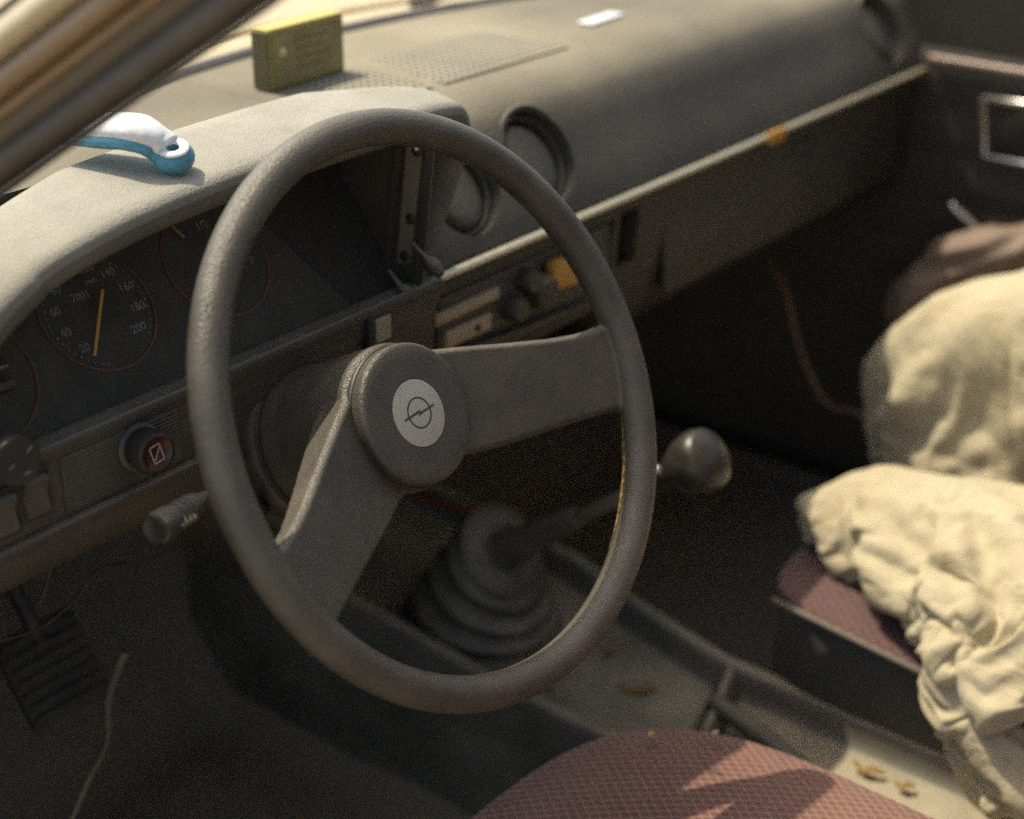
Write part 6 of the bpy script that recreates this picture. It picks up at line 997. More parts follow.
46,300,170,64,320,191,65,327,216,72,338,242,70,346,268,70,356,292,68,368,316,73,380,339,80,392,362,90,403,387,116,415,404,146,424,413,171,429,426,200,434,428,228,437,429,255,438,424,284,438,412,309,426,397,327,426,371,343,416,347,352,404,322,367,393,296,362,379,267,364,372,239,368,358,213,371,348,181,373,339,156,380,327,131,391,318,105,392,312,77,406,306,41,371,297,48,379,292,22,362,288,5,335,278,16,311,267,25,295,266,3,271,262,3,246,259,8,220,259,8,194,261,2,169,256,11,144,255,0,116,252,10,93,253,31,86,253,3,60,257,10,48,265,35,20,267,53,8,274,86,34,286,114,39,296,137,
54,294,166,56,311,192,62,315,219,67,326,245,72,333,273,69,343,298,70,355,322,74,368,345,82,379,369,95,393,390,116,403,410,144,413,422,173,416,428,201,421,433,230,425,432,258,426,430,285,421,416,304,416,395,328,413,379,345,402,355,360,393,328,360,381,298,362,374,271,369,365,242,371,354,213,370,338,184,373,328,160,379,317,133,389,310,108,396,304,81,409,296,47,379,287,47,382,281,23,366,277,4,340,270,20,317,256,19,296,256,4,273,255,11,249,253,15,223,255,3,195,248,0,170,246,8,144,243,1,121,245,19,94,241,30,85,242,3,59,245,13,52,255,40,25,257,58,17,263,89,37,276,118,47,285,139,
51,286,169,47,297,197,60,302,223,68,314,249,72,320,279,68,332,303,68,343,328,74,357,351,85,368,373,95,383,396,115,393,418,145,401,428,174,404,431,201,409,436,231,414,437,260,415,434,283,410,419,307,410,402,329,399,383,342,391,357,356,382,333,366,376,303,371,363,273,367,351,246,372,341,218,371,327,188,372,318,165,379,307,137,389,301,111,401,295,86,411,286,53,387,276,47,384,269,24,369,266,4,344,257,18,320,251,9,296,246,13,270,244,6,249,243,16,225,243,0,198,236,3,172,238,0,146,229,5,123,233,22,95,228,28,84,230,2,60,234,18,55,243,45,30,246,63,27,254,91,40,265,120,45,274,143,
53,271,173,51,280,201,60,289,227,66,302,254,68,309,283,68,320,307,74,329,333,75,345,358,86,357,379,98,370,402,116,380,424,145,389,434,174,392,438,202,396,441,232,402,443,260,402,437,285,399,425,309,396,409,326,387,385,347,384,364,362,372,337,368,359,307,367,351,277,366,341,249,371,331,222,372,319,192,375,309,170,384,299,141,395,293,115,408,287,89,414,275,58,393,267,45,386,257,25,372,255,3,348,247,16,321,242,13,296,236,6,272,233,8,250,232,17,227,231,0,199,227,2,173,225,0,151,221,13,126,222,26,96,217,26,83,218,2,61,223,22,58,232,50,34,235,67,36,245,93,48,255,120,49,261,146,
58,262,175,56,273,202,61,282,229,70,290,258,74,298,287,74,309,313,69,319,340,77,333,363,85,345,387,100,358,408,118,368,427,145,376,440,174,381,445,203,385,449,233,388,449,261,390,442,288,386,431,310,383,414,329,378,391,349,368,368,359,359,340,365,350,311,371,344,281,371,333,251,374,324,224,374,314,195,379,302,174,389,289,146,400,281,120,413,276,94,418,265,62,396,257,45,384,247,27,374,244,2,349,235,14,324,233,4,299,228,7,274,222,10,250,220,18,229,219,0,200,216,0,173,213,0,153,211,16,128,211,29,98,206,23,80,207,2,64,213,26,59,221,54,38,225,71,46,236,94,55,245,121,51,250,150,
56,258,175,55,269,200,52,285,227,60,283,261,63,286,291,71,293,318,78,308,344,73,323,370,90,335,389,100,345,413,121,356,431,145,365,446,172,370,452,204,376,457,234,374,449,263,380,449,290,377,434,313,372,419,330,366,395,347,356,371,363,351,345,371,342,314,375,331,286,379,323,255,381,316,229,387,309,201,388,297,177,397,280,148,400,268,123,412,263,98,424,254,67,400,245,47,391,238,27,379,232,3,352,223,11,326,222,4,303,219,15,277,211,18,251,208,18,230,207,0,201,205,0,173,201,0,153,199,17,131,199,31,104,199,14,78,195,3,70,203,31,60,208,57,43,214,76,56,226,96,61,234,123,56,246,150,
46,256,173,44,268,199,33,280,228,45,287,261,51,290,292,58,296,319,65,304,347,79,310,371,83,326,396,103,333,414,120,343,435,144,354,452,171,357,459,206,366,469,234,361,454,264,368,455,296,366,443,315,361,422,335,355,403,348,347,374,364,338,349,374,326,320,378,317,292,384,307,261,389,302,234,391,294,209,401,288,185,406,272,151,402,259,126,417,251,103,429,243,71,405,236,48,396,228,27,383,221,3,354,214,5,328,211,3,305,207,16,278,201,11,252,197,18,232,196,0,202,194,0,173,190,0,153,189,16,132,187,32,106,189,8,78,184,5,72,189,35,53,197,53,49,205,78,65,216,98,65,222,126,51,241,147,
31,248,173,25,256,203,22,262,238,46,271,266,49,280,295,54,288,322,63,294,351,71,302,377,89,311,396,100,322,419,121,331,441,145,341,459,171,343,464,209,356,481,234,348,459,267,356,461,295,349,444,320,353,429,333,341,407,355,339,380,367,324,352,372,314,322,374,306,294,379,294,264,388,287,241,398,284,214,396,272,188,415,262,157,411,251,127,410,239,103,430,232,78,414,227,47,401,218,26,387,210,3,355,205,9,329,200,3,307,197,15,280,191,5,254,186,17,232,185,0,203,182,0,175,178,0,150,180,10,133,176,30,108,179,4,78,174,8,63,181,31,48,188,52,60,197,76,69,203,104,61,211,131,43,230,150,
22,233,181,31,237,209,24,245,242,46,259,270,48,267,298,61,278,324,60,282,355,78,290,374,90,299,399,99,308,424,122,316,447,147,327,463,171,330,469,211,344,491,234,335,465,269,342,466,295,338,447,323,340,437,335,330,411,360,326,385,365,313,355,373,307,325,379,299,297,379,285,265,386,275,244,401,269,219,395,262,192,420,251,163,412,239,132,408,230,106,427,221,83,420,214,49,403,208,28,391,200,1,358,194,9,332,190,3,309,186,16,282,181,1,256,176,16,233,174,0,204,171,0,177,166,0,149,168,7,134,165,28,109,168,1,80,164,13,59,172,31,49,177,54,61,183,80,68,190,109,51,203,132,37,219,155,
27,216,189,35,226,213,28,230,245,46,247,273,48,255,302,64,266,326,61,271,357,77,278,379,93,287,401,99,296,429,125,303,447,148,314,465,170,319,475,213,331,498,236,324,471,272,330,470,296,327,451,326,328,443,338,322,416,363,315,390,372,306,360,380,298,329,385,286,302,385,274,268,385,265,246,401,254,222,394,250,195,420,237,169,413,227,136,407,218,110,425,209,87,426,201,53,406,198,29,395,188,1,361,183,6,334,178,3,311,174,16,284,169,0,258,164,14,234,162,0,205,157,0,179,157,0,150,155,5,133,153,26,107,156,0,85,159,24,58,160,33,49,165,56,61,171,83,62,179,113,45,194,135,32,208,159,
41,208,188,41,214,214,34,217,247,47,234,277,50,241,305,67,253,329,65,258,359,82,265,380,95,272,404,100,282,433,126,291,451,149,299,469,171,306,481,213,315,503,239,312,477,273,317,476,298,313,455,326,314,448,346,310,425,367,301,394,372,292,364,382,281,335,386,270,306,384,261,273,386,255,249,398,241,225,396,240,198,416,225,172,409,216,140,406,208,114,422,199,89,426,191,58,412,188,29,397,175,2,364,173,0,336,168,2,313,164,16,286,160,0,259,154,12,235,152,0,207,149,2,180,151,0,152,142,6,134,143,23,106,146,0,85,147,24,58,149,34,49,154,58,60,159,87,55,169,116,40,184,138,34,197,162,
52,200,187,48,203,215,42,201,249,48,221,281,55,227,308,71,239,332,71,246,361,80,251,387,96,258,408,103,267,436,127,276,456,151,285,473,174,293,485,214,299,506,242,299,484,275,303,482,299,302,458,328,298,450,345,296,427,367,286,400,377,278,369,378,270,337,383,262,310,385,253,278,390,244,252,395,234,226,400,230,202,410,214,175,407,207,144,405,198,118,419,189,92,425,182,62,416,176,30,398,164,5,367,161,0,337,158,0,316,155,16,288,150,2,261,145,10,236,142,0,208,140,3,181,139,0,156,132,10,135,134,20,106,135,0,83,136,24,58,138,36,49,143,60,56,148,90,48,159,117,38,174,139,43,189,162,
62,191,186,57,191,217,56,192,250,50,203,284,61,214,310,69,225,336,80,233,363,82,238,391,96,244,413,107,253,438,128,262,461,152,271,479,177,278,491,215,282,509,245,286,490,276,288,487,307,291,468,327,286,450,350,286,433,367,270,403,371,267,372,384,262,343,390,252,314,392,241,282,393,232,256,399,223,230,405,216,203,404,202,177,405,197,148,406,188,121,417,179,95,424,172,66,420,166,30,396,155,9,369,151,2,339,148,0,318,145,16,290,141,5,263,135,8,237,133,0,209,130,3,181,129,0,158,124,12,137,125,16,105,124,0,81,125,23,58,127,38,49,131,63,51,136,93,41,151,117,45,167,139,54,180,161,
72,182,186,71,187,217,64,192,250,60,196,283,64,204,311,72,212,340,74,219,368,85,225,392,97,230,417,110,239,441,129,249,465,155,257,484,181,264,493,215,267,508,248,272,500,279,274,490,305,275,468,331,276,457,354,270,436,362,262,405,376,260,378,385,246,348,388,238,319,391,230,287,397,217,261,395,208,234,405,202,206,398,192,178,404,185,153,411,178,126,412,169,98,423,161,70,421,155,31,396,143,13,370,141,5,341,138,0,319,134,15,291,132,10,265,126,7,238,122,0,209,120,4,182,118,0,161,116,13,140,118,10,105,112,0,77,115,19,59,115,40,48,121,65,46,128,92,46,146,117,53,159,140,62,171,163,
82,172,187,72,176,218,62,183,251,57,186,284,58,191,313,65,202,343,73,207,370,89,212,393,99,218,420,111,227,444,130,237,468,157,246,488,184,253,497,218,257,507,249,260,501,279,262,494,307,265,472,332,261,461,354,257,440,369,257,410,381,247,381,382,236,351,389,230,323,398,219,291,393,204,263,393,197,237,406,188,209,395,181,177,393,176,152,401,170,126,412,158,101,421,148,73,421,141,34,395,138,16,372,132,7,344,126,0,320,122,13,294,120,6,268,116,0,239,111,1,211,108,3,183,106,0,163,104,12,142,104,1,106,103,6,76,102,18,61,104,42,52,110,69,50,120,94,56,142,115,64,157,137,74,167,160,
86,158,190,81,166,221,70,169,253,67,175,287,67,179,315,64,188,345,74,193,372,87,198,397,99,204,424,112,213,448,131,224,473,158,233,494,186,239,502,219,245,509,251,250,508,281,248,497,309,252,479,333,248,463,352,243,442,372,241,416,383,232,387,388,226,357,395,218,327,396,203,297,395,192,266,391,185,240,404,174,212,395,177,176,390,167,152,393,162,125,403,153,98,416,138,76,418,129,40,399,136,11,374,125,4,346,116,0,321,112,10,296,111,3,270,105,1,241,100,0,212,98,1,184,95,0,163,94,12,141,93,6,106,95,1,76,91,18,67,95,46,55,100,71,58,115,94,67,139,112,78,152,135,85,155,163,
80,148,193,78,154,223,77,160,256,69,167,288,66,173,315,63,173,347,74,180,374,88,184,398,97,191,430,111,201,453,135,210,473,160,220,499,188,225,505,220,233,513,254,237,514,283,235,500,310,238,484,335,235,467,353,232,444,374,228,420,380,219,389,385,213,360,395,202,332,394,191,301,392,178,271,389,172,243,396,157,216,402,170,175,389,160,150,386,154,124,393,146,97,407,131,76,411,118,44,405,121,10,376,116,2,348,105,0,323,102,7,298,100,0,272,93,2,242,91,4,213,88,0,185,83,0,164,83,10,142,84,1,106,84,0,77,79,19,66,82,47,62,94,72,67,113,91,80,137,111,86,141,140,81,143,167,
84,141,196,79,144,226,72,149,257,64,154,290,60,157,320,71,164,348,81,168,375,82,172,401,94,179,434,113,187,454,135,198,478,163,207,502,191,212,509,221,221,519,257,223,518,284,225,504,312,226,490,338,223,471,355,220,447,376,215,423,382,210,393,391,203,363,389,191,334,390,182,304,388,171,273,386,165,244,386,158,216,400,149,182,395,154,150,383,144,124,384,140,95,397,125,75,399,115,45,409,106,15,380,106,0,350,93,0,324,92,3,298,88,0,274,84,8,244,82,0,214,74,0,187,71,0,164,73,8,140,70,4,106,73,0,80,66,22,70,72,50,73,92,70,79,115,86,91,129,114,90,132,142,86,136,169,
98,136,200,92,140,229,83,142,260,74,141,292,72,146,320,67,153,348,73,158,376,79,161,402,93,167,438,113,175,457,138,186,480,165,195,505,193,201,515,224,210,526,258,209,518,286,216,513,315,215,496,340,211,473,358,208,451,376,202,426,386,198,396,391,188,367,391,183,336,391,175,308,392,168,276,395,162,245,392,154,212,389,140,181,403,141,154,390,135,123,377,130,96,385,123,69,398,104,49,406,94,22,385,91,0,355,79,0,326,81,0,299,77,0,276,72,9,246,70,0,216,64,3,190,58,0,164,60,2,138,60,3,104,60,0,87,60,27,79,66,56,85,92,65,92,111,86,101,121,116,100,127,143,99,131,171,
94,120,203,94,125,231,89,130,262,82,134,294,74,139,321,71,141,349,71,145,378,85,151,402,93,156,442,117,164,456,140,174,482,166,183,509,195,190,519,226,199,533,259,198,519,288,204,520,319,204,503,342,200,475,361,196,454,375,190,427,388,186,400,391,177,370,394,171,341,397,166,312,403,159,280,405,148,246,396,140,211,387,132,182,403,124,159,394,122,123,374,119,99,376,113,70,386,99,46,402,83,28,386,76,0,354,71,0,329,67,0,301,64,0,278,60,11,248,58,0,217,53,7,192,48,8,166,48,6,138,51,1,103,46,0,82,49,28,91,61,58,97,89,65,105,105,87,111,111,118,110,114,147,104,115,176,
89,109,204,91,111,234,84,118,263,77,124,295,71,128,323,69,131,351,71,133,380,88,139,402,94,145,444,119,151,458,143,162,484,167,172,513,196,181,528,229,187,540,261,187,521,290,193,524,322,192,509,344,189,478,363,185,457,377,182,430,389,174,402,394,167,373,397,160,344,402,152,317,408,142,285,409,132,249,397,125,211,385,120,183,398,113,161,397,108,124,373,107,102,368,102,71,377,90,47,395,73,34,388,62,3,356,65,0,329,58,0,302,52,0,280,48,12,249,45,0,218,41,7,194,38,10,168,40,4,140,39,0,102,32,0,90,34,36,105,59,57,110,85,65,108,91,91,117,98,121,106,100,149,97,104,177,
88,100,206,86,103,235,81,108,264,76,112,297,71,115,325,70,119,353,72,121,382,90,127,404,95,134,446,120,139,462,144,151,487,169,161,515,198,167,530,231,174,543,262,175,524,291,180,527,324,178,513,348,176,482,363,176,458,380,171,434,391,163,405,395,155,376,399,147,347,399,139,319,403,128,288,406,116,253,394,111,215,384,108,186,393,99,162,398,93,127,376,94,102,361,90,75,368,78,49,388,63,39,386,50,11,361,50,0,331,44,0,303,38,0,281,35,11,251,31,0,220,28,6,196,28,7,170,30,0,140,22,0,102,18,0,107,28,43,115,58,51,116,75,69,108,79,94,117,85,124,105,90,150,97,95,178,
95,91,209,88,95,237,84,100,266,83,103,298,77,104,326,70,107,354,77,112,382,89,116,407,97,124,448,115,131,469,146,139,489,171,150,513,201,159,523,231,160,541,263,166,526,293,168,528,325,163,513,346,168,482,368,168,463,385,159,436,392,151,408,397,144,379,400,134,350,401,126,322,401,115,290,400,103,257,391,100,220,383,97,188,385,88,163,391,75,133,379,76,103,376,93,78,375,71,61,382,53,44,380,37,21,365,35,0,333,30,0,306,24,0,282,23,8,252,17,0,222,16,4,198,19,0,170,14,0,141,13,0,103,4,8,123,29,39,123,54,50,116,62,71,109,67,96,115,71,126,108,78,153,101,85,181,
99,79,211,94,85,239,91,92,268,88,91,299,80,92,327,75,94,356,73,102,384,82,106,410,104,115,446,117,122,472,143,129,498,174,138,509,198,151,530,231,148,533,263,157,532,295,155,528,321,150,511,350,165,488,371,154,467,386,146,440,393,139,411,398,131,382,398,120,353,395,112,325,393,103,293,392,93,261,391,90,227,387,87,189,383,78,162,373,68,132,362,78,104,383,86,84,372,66,70,371,51,49,366,40,25,369,22,0,335,20,0,309,11,0,283,15,1,254,5,1,224,9,0,198,4,0,171,4,0,141,3,0,110,0,22,134,28,36,128,45,52,118,50,73,113,56,100,108,60,128,106,64,155,103,72,183])
CLOTH_TAIL = (34, 34, (0.32908, -0.31128, -0.4299), [
155,232,261,158,233,269,160,247,273,155,246,284,140,240,297,128,227,301,122,215,296,113,204,298,99,196,299,93,185,299,93,180,288,91,168,287,95,175,278,102,166,270,91,161,277,93,153,278,100,157,269,107,156,265,108,150,274,118,141,259,125,146,242,128,157,247,137,139,250,144,142,240,150,131,236,161,136,232,169,149,237,170,160,246,171,172,256,174,185,256,172,208,257,171,222,257,171,230,261,163,239,263,
158,242,263,150,236,265,153,242,275,152,253,282,137,240,289,123,232,298,116,221,294,110,207,290,101,194,290,88,191,294,84,180,293,81,169,285,90,167,275,96,174,266,96,163,267,89,158,269,93,147,269,96,149,263,101,142,267,117,152,263,117,141,250,122,152,257,137,150,244,134,139,236,143,138,228,155,143,225,163,155,230,164,166,238,170,177,246,163,186,255,162,207,253,164,219,260,166,226,254,159,236,253,
154,241,252,150,245,261,146,245,272,146,255,276,131,245,284,117,239,294,111,226,290,103,214,289,95,200,285,86,191,284,76,184,289,78,175,278,81,165,269,88,173,260,91,165,259,91,158,259,85,147,261,88,141,259,99,137,258,108,156,257,107,142,255,112,152,249,129,158,238,128,146,228,138,145,222,150,151,218,157,162,223,163,172,229,165,183,238,156,189,246,151,206,256,153,218,257,159,222,248,152,231,254,
146,235,253,143,237,259,145,249,261,138,255,267,124,253,280,110,245,287,103,232,288,95,220,287,87,206,287,78,197,283,69,188,281,68,174,276,73,166,263,79,171,254,81,166,251,81,163,259,89,157,254,94,151,254,93,139,250,101,158,250,105,147,248,110,144,245,118,158,240,130,156,232,139,156,221,146,156,211,151,167,219,159,177,223,160,188,231,154,195,238,145,208,248,144,218,251,149,221,241,157,233,245,
140,238,247,135,238,253,133,246,258,132,256,259,117,255,272,106,246,278,96,237,281,91,222,277,82,210,279,80,199,274,68,193,272,60,181,267,63,165,259,72,168,254,73,161,258,79,152,257,83,150,248,88,148,248,83,139,246,97,146,246,102,138,240,106,142,237,110,159,232,123,150,228,131,157,218,140,164,213,152,170,208,152,182,217,156,193,225,149,199,232,146,214,238,142,222,243,141,228,240,150,239,238,
134,249,242,126,247,246,121,247,252,123,256,247,110,259,261,98,251,267,88,240,270,80,227,270,73,214,270,76,204,264,67,194,261,65,183,256,53,173,250,60,161,255,68,153,250,72,147,253,79,142,247,81,144,243,86,137,238,90,146,240,98,140,235,103,142,229,112,155,223,123,158,234,129,162,223,143,165,223,146,176,213,153,189,209,152,199,217,142,203,225,143,216,229,145,227,231,143,233,232,141,247,232,
125,238,234,119,237,237,113,238,239,111,249,234,99,260,245,91,247,250,79,242,255,71,229,257,66,215,258,64,199,260,75,194,253,66,187,246,56,174,233,57,160,239,64,151,242,73,146,246,78,138,239,80,145,234,85,144,231,90,150,233,93,144,233,100,146,230,109,156,219,120,162,230,128,169,223,141,172,225,147,184,218,147,194,207,149,205,211,139,210,217,139,221,218,134,230,219,130,236,222,126,248,225,
117,243,223,108,244,230,104,235,227,100,238,228,92,252,231,79,252,238,70,242,241,64,229,244,56,214,247,58,196,248,71,188,245,79,185,234,72,168,223,69,154,229,71,159,243,69,146,237,73,135,234,81,139,233,85,141,228,92,146,228,91,138,233,95,144,226,103,157,221,118,158,223,124,167,215,136,177,220,146,191,223,142,199,208,145,208,201,133,211,208,129,218,214,123,226,220,116,228,223,128,236,218,
94,262,192,87,261,195,78,261,196,67,261,199,63,247,202,56,236,204,50,225,210,47,213,217,49,198,223,55,183,229,69,175,232,72,165,230,77,148,242,90,159,248,96,154,241,96,140,240,100,131,240,109,128,236,115,123,232,117,124,223,114,131,215,114,135,209,119,148,207,126,161,207,138,167,207,141,183,214,137,198,214,132,209,201,134,219,192,130,232,194,123,241,193,113,247,196,101,244,194,106,258,187,
56,233,181,60,225,182,51,225,180,47,216,191,63,208,188,55,200,193,38,198,196,48,188,204,52,177,216,63,167,221,77,163,218,83,152,217,103,152,229,116,151,229,123,147,223,121,132,214,130,126,212,139,137,215,141,144,210,141,149,204,131,152,196,139,159,201,133,168,194,138,176,199,148,184,204,135,192,203,122,202,200,112,214,197,105,224,187,106,219,174,97,226,166,85,231,165,75,233,167,59,244,169,
51,212,168,55,205,171,57,203,170,46,206,168,41,202,179,44,190,178,45,182,190,41,173,203,52,162,217,69,160,216,82,152,216,94,153,213,107,141,222,120,146,214,124,149,204,132,132,195,136,143,200,135,131,196,144,136,192,148,146,188,150,156,197,145,161,189,152,169,197,154,182,194,137,184,195,133,197,191,126,210,187,112,212,181,99,207,184,90,207,178,81,211,174,68,215,171,61,215,165,41,225,159,
42,191,160,43,187,161,40,188,161,27,191,168,26,185,179,29,176,187,42,166,191,42,157,205,58,150,213,75,149,219,85,144,211,94,141,219,107,145,205,117,139,199,130,142,190,141,146,180,142,144,176,134,150,188,137,157,188,139,161,183,154,158,177,159,166,187,156,180,188,141,179,186,130,187,186,131,200,179,120,208,174,108,198,173,94,197,172,83,197,167,75,198,158,61,196,156,52,195,154,33,201,147,
34,183,151,35,179,155,33,181,159,22,186,162,31,180,171,28,170,180,33,160,192,42,146,201,58,140,206,71,136,214,86,137,213,99,132,213,103,144,199,112,131,203,128,140,203,140,143,181,130,140,169,132,150,176,132,161,178,140,154,173,146,169,180,150,167,172,152,180,172,137,177,176,125,182,176,129,194,168,122,207,161,106,208,162,90,204,160,86,193,156,76,186,153,61,184,151,52,189,150,36,191,140,
45,183,148,42,181,149,37,179,152,25,183,152,24,177,165,35,172,172,39,162,183,44,147,191,62,144,197,71,140,205,79,127,206,97,125,208,104,131,195,115,133,190,112,126,206,136,135,197,127,131,184,129,137,192,124,140,188,125,150,176,141,157,166,133,164,169,142,167,163,137,180,159,123,176,163,117,190,160,125,200,149,112,209,150,94,211,151,89,197,149,79,190,144,64,186,140,60,196,149,43,199,152,
46,189,143,45,184,146,39,180,144,27,177,146,27,171,157,26,168,171,33,161,184,43,149,190,59,144,196,71,137,206,82,131,195,91,122,201,100,125,190,112,124,187,118,110,200,135,122,186,141,133,174,127,126,185,122,126,185,122,136,177,131,146,158,127,156,159,129,164,155,137,172,146,122,175,149,110,183,151,118,193,141,115,211,138,96,215,141,93,200,141,80,198,141,64,198,142,57,197,140,42,203,140,
46,191,138,40,189,135,38,182,138,31,174,143,36,171,155,29,164,165,25,156,182,35,144,194,56,140,201,70,128,206,79,129,192,86,116,197,101,118,195,108,116,185,116,106,184,139,111,180,143,120,168,127,120,173,129,124,170,137,133,167,125,138,152,129,145,150,134,155,143,124,165,139,121,179,134,106,177,137,106,192,131,114,207,122,98,217,127,87,205,132,79,192,132,68,203,133,57,206,133,42,202,130,
45,180,133,50,179,137,43,175,135,36,169,141,42,167,154,33,160,163,21,147,174,35,141,185,46,131,197,63,121,202,76,122,188,85,112,189,99,108,194,110,111,182,116,114,179,131,107,173,142,112,163,127,117,166,133,119,161,129,126,160,136,133,146,133,139,139,131,149,131,122,160,128,119,173,122,103,173,124,100,188,119,109,202,109,91,210,116,93,194,123,78,195,120,62,198,118,59,192,126,46,192,122,
55,176,132,58,177,134,55,171,139,45,163,143,35,163,148,27,155,157,29,145,169,30,135,185,47,125,186,59,115,197,73,115,185,87,112,180,97,101,187,118,104,187,115,108,175,128,103,167,140,100,164,131,111,160,130,116,154,134,124,153,124,130,142,128,130,133,124,141,125,121,154,118,118,167,113,102,171,114,96,185,109,104,200,98,84,205,107,87,189,114,78,183,121,63,186,112,52,185,119,44,180,128,
54,168,126,58,164,129,50,163,131,41,161,132,33,155,141,31,149,151,23,143,165,28,127,177,45,120,181,55,109,192,72,106,185,85,106,177,96,95,181,118,95,178,112,103,169,123,94,164,136,93,160,137,105,156,140,114,152,136,120,144,124,126,137,118,130,132,113,139,128,109,152,120,112,159,107,107,175,104,93,183,98,96,201,89,79,197,99,77,185,109,77,173,114,63,174,114,54,174,116,42,170,121,
47,161,121,56,156,119,53,153,126,42,153,126,37,148,136,26,144,143,21,135,158,27,121,170,43,113,174,52,101,186,69,97,180,84,95,178,97,90,175,117,89,172,113,98,162,124,100,153,129,93,150,141,99,146,136,107,145,135,109,138,133,124,131,125,131,126,115,135,122,107,147,113,101,159,106,109,170,95,101,186,91,89,198,80,74,191,91,71,180,101,70,169,107,61,162,113,53,165,110,41,166,111,
43,149,115,52,146,112,53,142,119,41,141,120,30,140,128,26,134,137,18,126,150,25,113,163,40,104,167,50,93,179,67,93,171,81,88,170,95,81,174,115,83,166,114,92,158,123,101,151,126,96,145,137,93,137,134,107,139,125,109,138,126,114,126,124,122,117,124,137,117,115,149,107,102,154,99,100,167,91,106,184,80,85,189,74,70,184,83,64,175,93,64,164,99,59,155,105,50,154,104,37,154,106,
39,137,110,47,135,110,53,131,112,46,129,119,30,132,118,21,128,130,17,117,142,23,104,156,36,95,163,49,84,173,68,83,170,81,82,163,93,73,166,115,76,160,115,85,154,127,93,151,123,94,141,126,95,132,132,109,129,121,110,134,116,114,127,114,122,120,119,128,111,117,142,99,109,153,91,98,163,84,105,178,70,84,179,73,66,179,75,57,171,85,55,161,93,55,148,97,49,143,101,37,141,100,
42,130,101,39,126,106,48,121,106,44,119,113,29,122,110,17,119,122,19,107,135,19,95,149,32,85,158,48,76,166,67,72,166,79,74,157,91,69,155,114,67,152,123,79,153,133,88,141,123,93,136,121,95,132,128,94,126,128,110,127,115,115,122,110,119,116,109,130,113,107,141,101,104,144,86,107,160,78,101,173,62,82,179,64,65,172,68,53,165,75,49,156,83,46,144,89,42,134,93,48,132,99,
47,116,97,39,117,94,34,114,102,39,110,105,29,107,107,16,107,114,13,98,129,19,85,143,34,77,149,48,67,159,67,63,162,80,68,153,91,68,149,111,69,146,125,71,143,131,83,131,130,95,127,120,96,128,120,96,123,129,100,118,122,115,116,112,119,111,112,129,106,101,136,97,95,145,88,102,149,70,96,164,57,80,173,54,66,162,61,52,155,66,51,145,75,54,135,83,52,126,88,53,120,96,
50,107,91,41,104,95,30,109,92,28,106,103,27,98,107,16,97,108,10,89,123,18,76,137,35,70,142,48,60,151,66,54,158,81,58,152,96,61,154,115,63,140,117,74,135,122,82,126,133,83,123,125,95,120,119,95,118,118,96,114,127,105,107,122,120,108,111,122,99,108,134,91,98,140,83,92,148,71,90,154,56,79,167,46,61,160,52,59,146,61,52,138,67,47,130,76,50,121,83,53,114,87,
48,101,80,37,104,84,29,98,89,20,99,96,25,90,102,17,86,104,7,80,118,19,69,130,32,60,140,50,55,143,65,45,152,83,49,148,100,49,149,110,62,133,118,70,129,118,79,119,129,77,115,128,92,111,117,92,111,116,95,108,116,104,103,126,114,100,114,119,91,112,129,83,107,145,77,92,145,67,81,148,56,79,159,39,58,154,43,61,139,53,57,130,62,45,124,65,41,118,77,49,110,77,
44,101,71,39,94,78,22,95,80,14,88,89,24,82,96,19,75,103,4,72,112,16,60,127,32,51,134,50,47,136,65,37,145,85,39,145,100,44,139,116,55,131,122,65,122,116,74,113,124,74,106,130,86,102,122,95,102,115,93,101,115,100,97,126,106,93,120,118,83,110,123,76,114,140,69,96,144,59,81,139,52,81,150,32,57,148,34,61,132,44,57,122,54,51,115,61,40,116,64,37,109,73,
33,97,65,29,100,76,30,86,78,20,82,76,16,78,90,17,67,97,2,63,106,15,51,120,31,43,127,49,39,130,65,30,138,85,31,136,102,38,133,115,49,122,121,59,113,114,69,106,118,75,100,128,81,94,119,90,90,114,88,93,114,95,90,126,100,86,123,112,75,115,119,68,118,135,61,100,139,51,85,131,47,82,142,25,58,141,25,52,130,39,47,121,49,45,110,56,39,106,59,31,106,65,
24,100,61,21,90,70,32,80,75,29,75,76,18,72,80,10,66,88,0,54,99,14,43,114,30,34,122,49,31,125,67,23,131,85,28,126,101,33,123,118,42,116,119,52,106,114,62,99,122,67,99,124,74,87,118,82,81,112,83,84,113,90,82,126,92,79,120,105,69,119,115,61,120,129,53,104,134,43,91,124,42,83,133,19,59,131,20,48,125,30,41,115,41,43,105,49,35,102,52,27,104,55,
17,95,54,23,88,61,22,79,77,30,70,71,26,63,79,13,58,81,0,47,91,13,35,108,29,26,115,48,21,121,68,15,123,85,23,119,101,27,115,119,35,108,116,45,100,118,55,93,128,63,90,116,66,86,113,72,80,110,76,77,112,84,73,125,85,72,123,99,62,124,111,56,123,123,44,108,129,35,96,118,35,82,122,16,60,122,15,48,115,26,48,108,36,38,112,42,28,104,44,21,99,48,
17,87,43,13,87,57,13,72,66,21,65,70,29,55,74,17,50,78,1,40,84,12,26,101,29,18,108,48,12,113,68,11,113,86,15,112,101,21,107,119,28,101,123,40,94,122,50,85,129,57,82,123,67,79,115,72,75,111,70,71,111,78,65,124,79,63,132,94,57,131,107,49,124,117,36,111,124,26,100,113,28,81,112,18,61,113,11,49,105,21,45,101,32,34,105,33,36,95,44,26,91,43,
